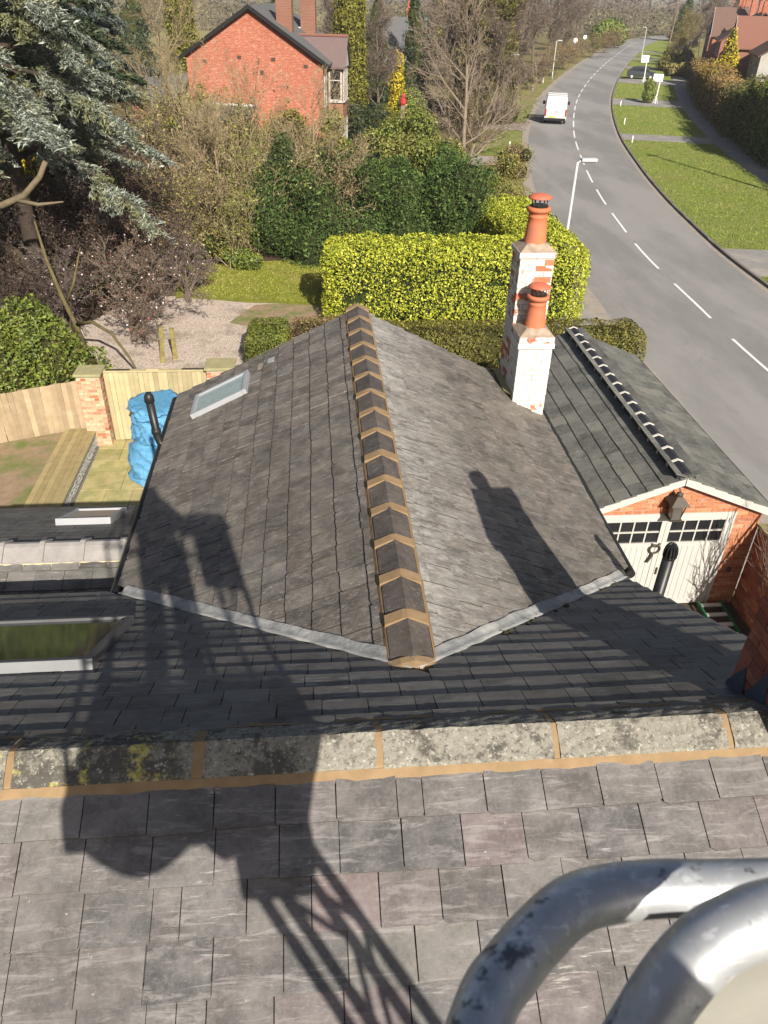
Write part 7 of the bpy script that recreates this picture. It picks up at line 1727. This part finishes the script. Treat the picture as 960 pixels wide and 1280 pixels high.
MB().box(2.2, 3.8, -7.4, -5.2, 0.45, 1.25).build('chassis', M['red_paint'], lift, bevel=0.05)
for sx in (2.15, 3.85):
    for yy in (-7.0, -5.6): MB().tube([(sx-0.12, yy, 0.36), (sx+0.12, yy, 0.36)], 0.36, 18).build('wheel', M['rubber'], lift)

# photographer (behind the camera; shows as the shadow on the roof)
px, py, pz0 = 0.03, -0.36, 8.26
nodes = [ # x, y, z, radius
 (0, 0, 0.92, 0.205), (0, 0, 1.10, 0.215), (0, 0, 1.28, 0.225), (0, 0.0, 1.44, 0.17), (0, 0.01, 1.53, 0.085), (0, 0.02, 1.58, 0.095), (0, 0.025, 1.66, 0.112), (0, 0.02, 1.72, 0.10),
 (-0.11, 0, 0.85, 0.135), (-0.12, 0.02, 0.50, 0.095), (-0.13, -0.02, 0.12, 0.062), (-0.13, 0.12, 0.05, 0.05),
 (0.11, 0, 0.85, 0.135), (0.12, 0.02, 0.50, 0.095), (0.13, -0.02, 0.12, 0.062), (0.13, 0.12, 0.05, 0.05),
 (-0.22, 0, 1.42, 0.09), (-0.34, 0.05, 1.20, 0.075), (-0.20, 0.23, 1.41, 0.055), (-0.155, 0.275, 1.47, 0.032),
 (0.22, 0, 1.42, 0.09), (0.33, 0.05, 1.20, 0.075), (0.10, 0.23, 1.41, 0.055), (0.05, 0.275, 1.47, 0.032)]
edges = [(0,1),(1,2),(2,3),(3,4),(4,5),(5,6),(6,7),(0,8),(8,9),(9,10),(10,11),(0,12),(12,13),(13,14),(14,15),(3,16),(16,17),(17,18),(18,19),(3,20),(20,21),(21,22),(22,23)]
def finger_set(base, sgn):
    out = []
    for k in range(4):
        z = 0.02 - k*0.018; L_ = (0.030, 0.036, 0.034, 0.026)[k]
        out.append([(base[0]+sgn*0.006, base[1]+0.006, base[2]+z), (base[0]+sgn*0.012, base[1]+0.018, base[2]+z), (base[0]+sgn*(0.012+L_*0.5), base[1]+0.024, base[2]+z-0.003), (base[0]+sgn*(0.012+L_), base[1]+0.020, base[2]+z-0.006)])
    out.append([(base[0]+sgn*0.008, base[1]-0.006, base[2]+0.01), (base[0]+sgn*0.022, base[1]-0.004, base[2]+0.022), (base[0]+sgn*0.036, base[1]-0.002, base[2]+0.026)])
    return out
def skin_obj(name, pts, rs, eds, m, parent, root=0, sub=2):
    me = bpy.data.meshes.new(name); me.from_pydata(pts, eds, []); me.update(); me.materials.append(m)
    o = mesh_obj(name, me, parent); sk_ = o.modifiers.new('skin', 'SKIN'); sk_.use_smooth_shade = True
    for k, v in enumerate(me.skin_vertices[0].data): v.radius = (rs[k], rs[k]); v.use_root = (k == root)
    ss = o.modifiers.new('subsurf', 'SUBSURF'); ss.levels = sub; ss.render_levels = sub
    return o
per = thing('person', 'person in dark clothes standing in the lift basket holding up a phone', 'person', (px, py, pz0))
skin_obj('body', [(px+a, py+b, pz0+c) for a, b, c, _ in nodes], [q[3] for q in nodes], edges, M['cloth_dark'], per)
MB().lathe([(0.02, 1.565), (0.075, 1.58), (0.098, 1.64), (0.102, 1.70), (0.085, 1.76), (0.04, 1.79), (0.005, 1.797)], (px, py+0.02, pz0), 18).build('hair', M['hair'], per, True)
for base, sgn in ((nodes[19], 1), (nodes[23], -1)):
    b3 = (px+base[0], py+base[1], pz0+base[2]); pts, rs, eds = [b3], [0.024], []
    for fch in finger_set(b3, sgn):
        s0 = len(pts)
        for k, q in enumerate(fch): pts.append(q); rs.append(0.009 - 0.001*k); eds.append((0 if k == 0 else s0+k-1, s0+k))
    skin_obj('hand', pts, rs, eds, M['skin'], per, 0, 1)
ph = MB().box(-0.060, 0.022, -0.066, -0.058, 9.66, 9.825)
tag(ph.build('phone', M['black_plastic'], None, bevel=0.003), 'black phone held up in both hands above the basket', 'phone')

# ------------------------------------------------------------------ the air
hz = MB().box(-3600, 3600, -1600, 4600, -1.2, 95)
hm = bpy.data.materials.new('haze'); hm.use_nodes = True; hn = hm.node_tree; hn.nodes.remove(hn.nodes['Principled BSDF'])
pv_ = hn.nodes.new('ShaderNodeVolumePrincipled'); pv_.inputs['Color'].default_value = (0.86, 0.91, 1.0, 1); pv_.inputs['Density'].default_value = 0.00026
hn.links.new(pv_.outputs[0], hn.nodes['Material Output'].inputs['Volume'])
tag(hz.build('haze', hm), kind='stuff')
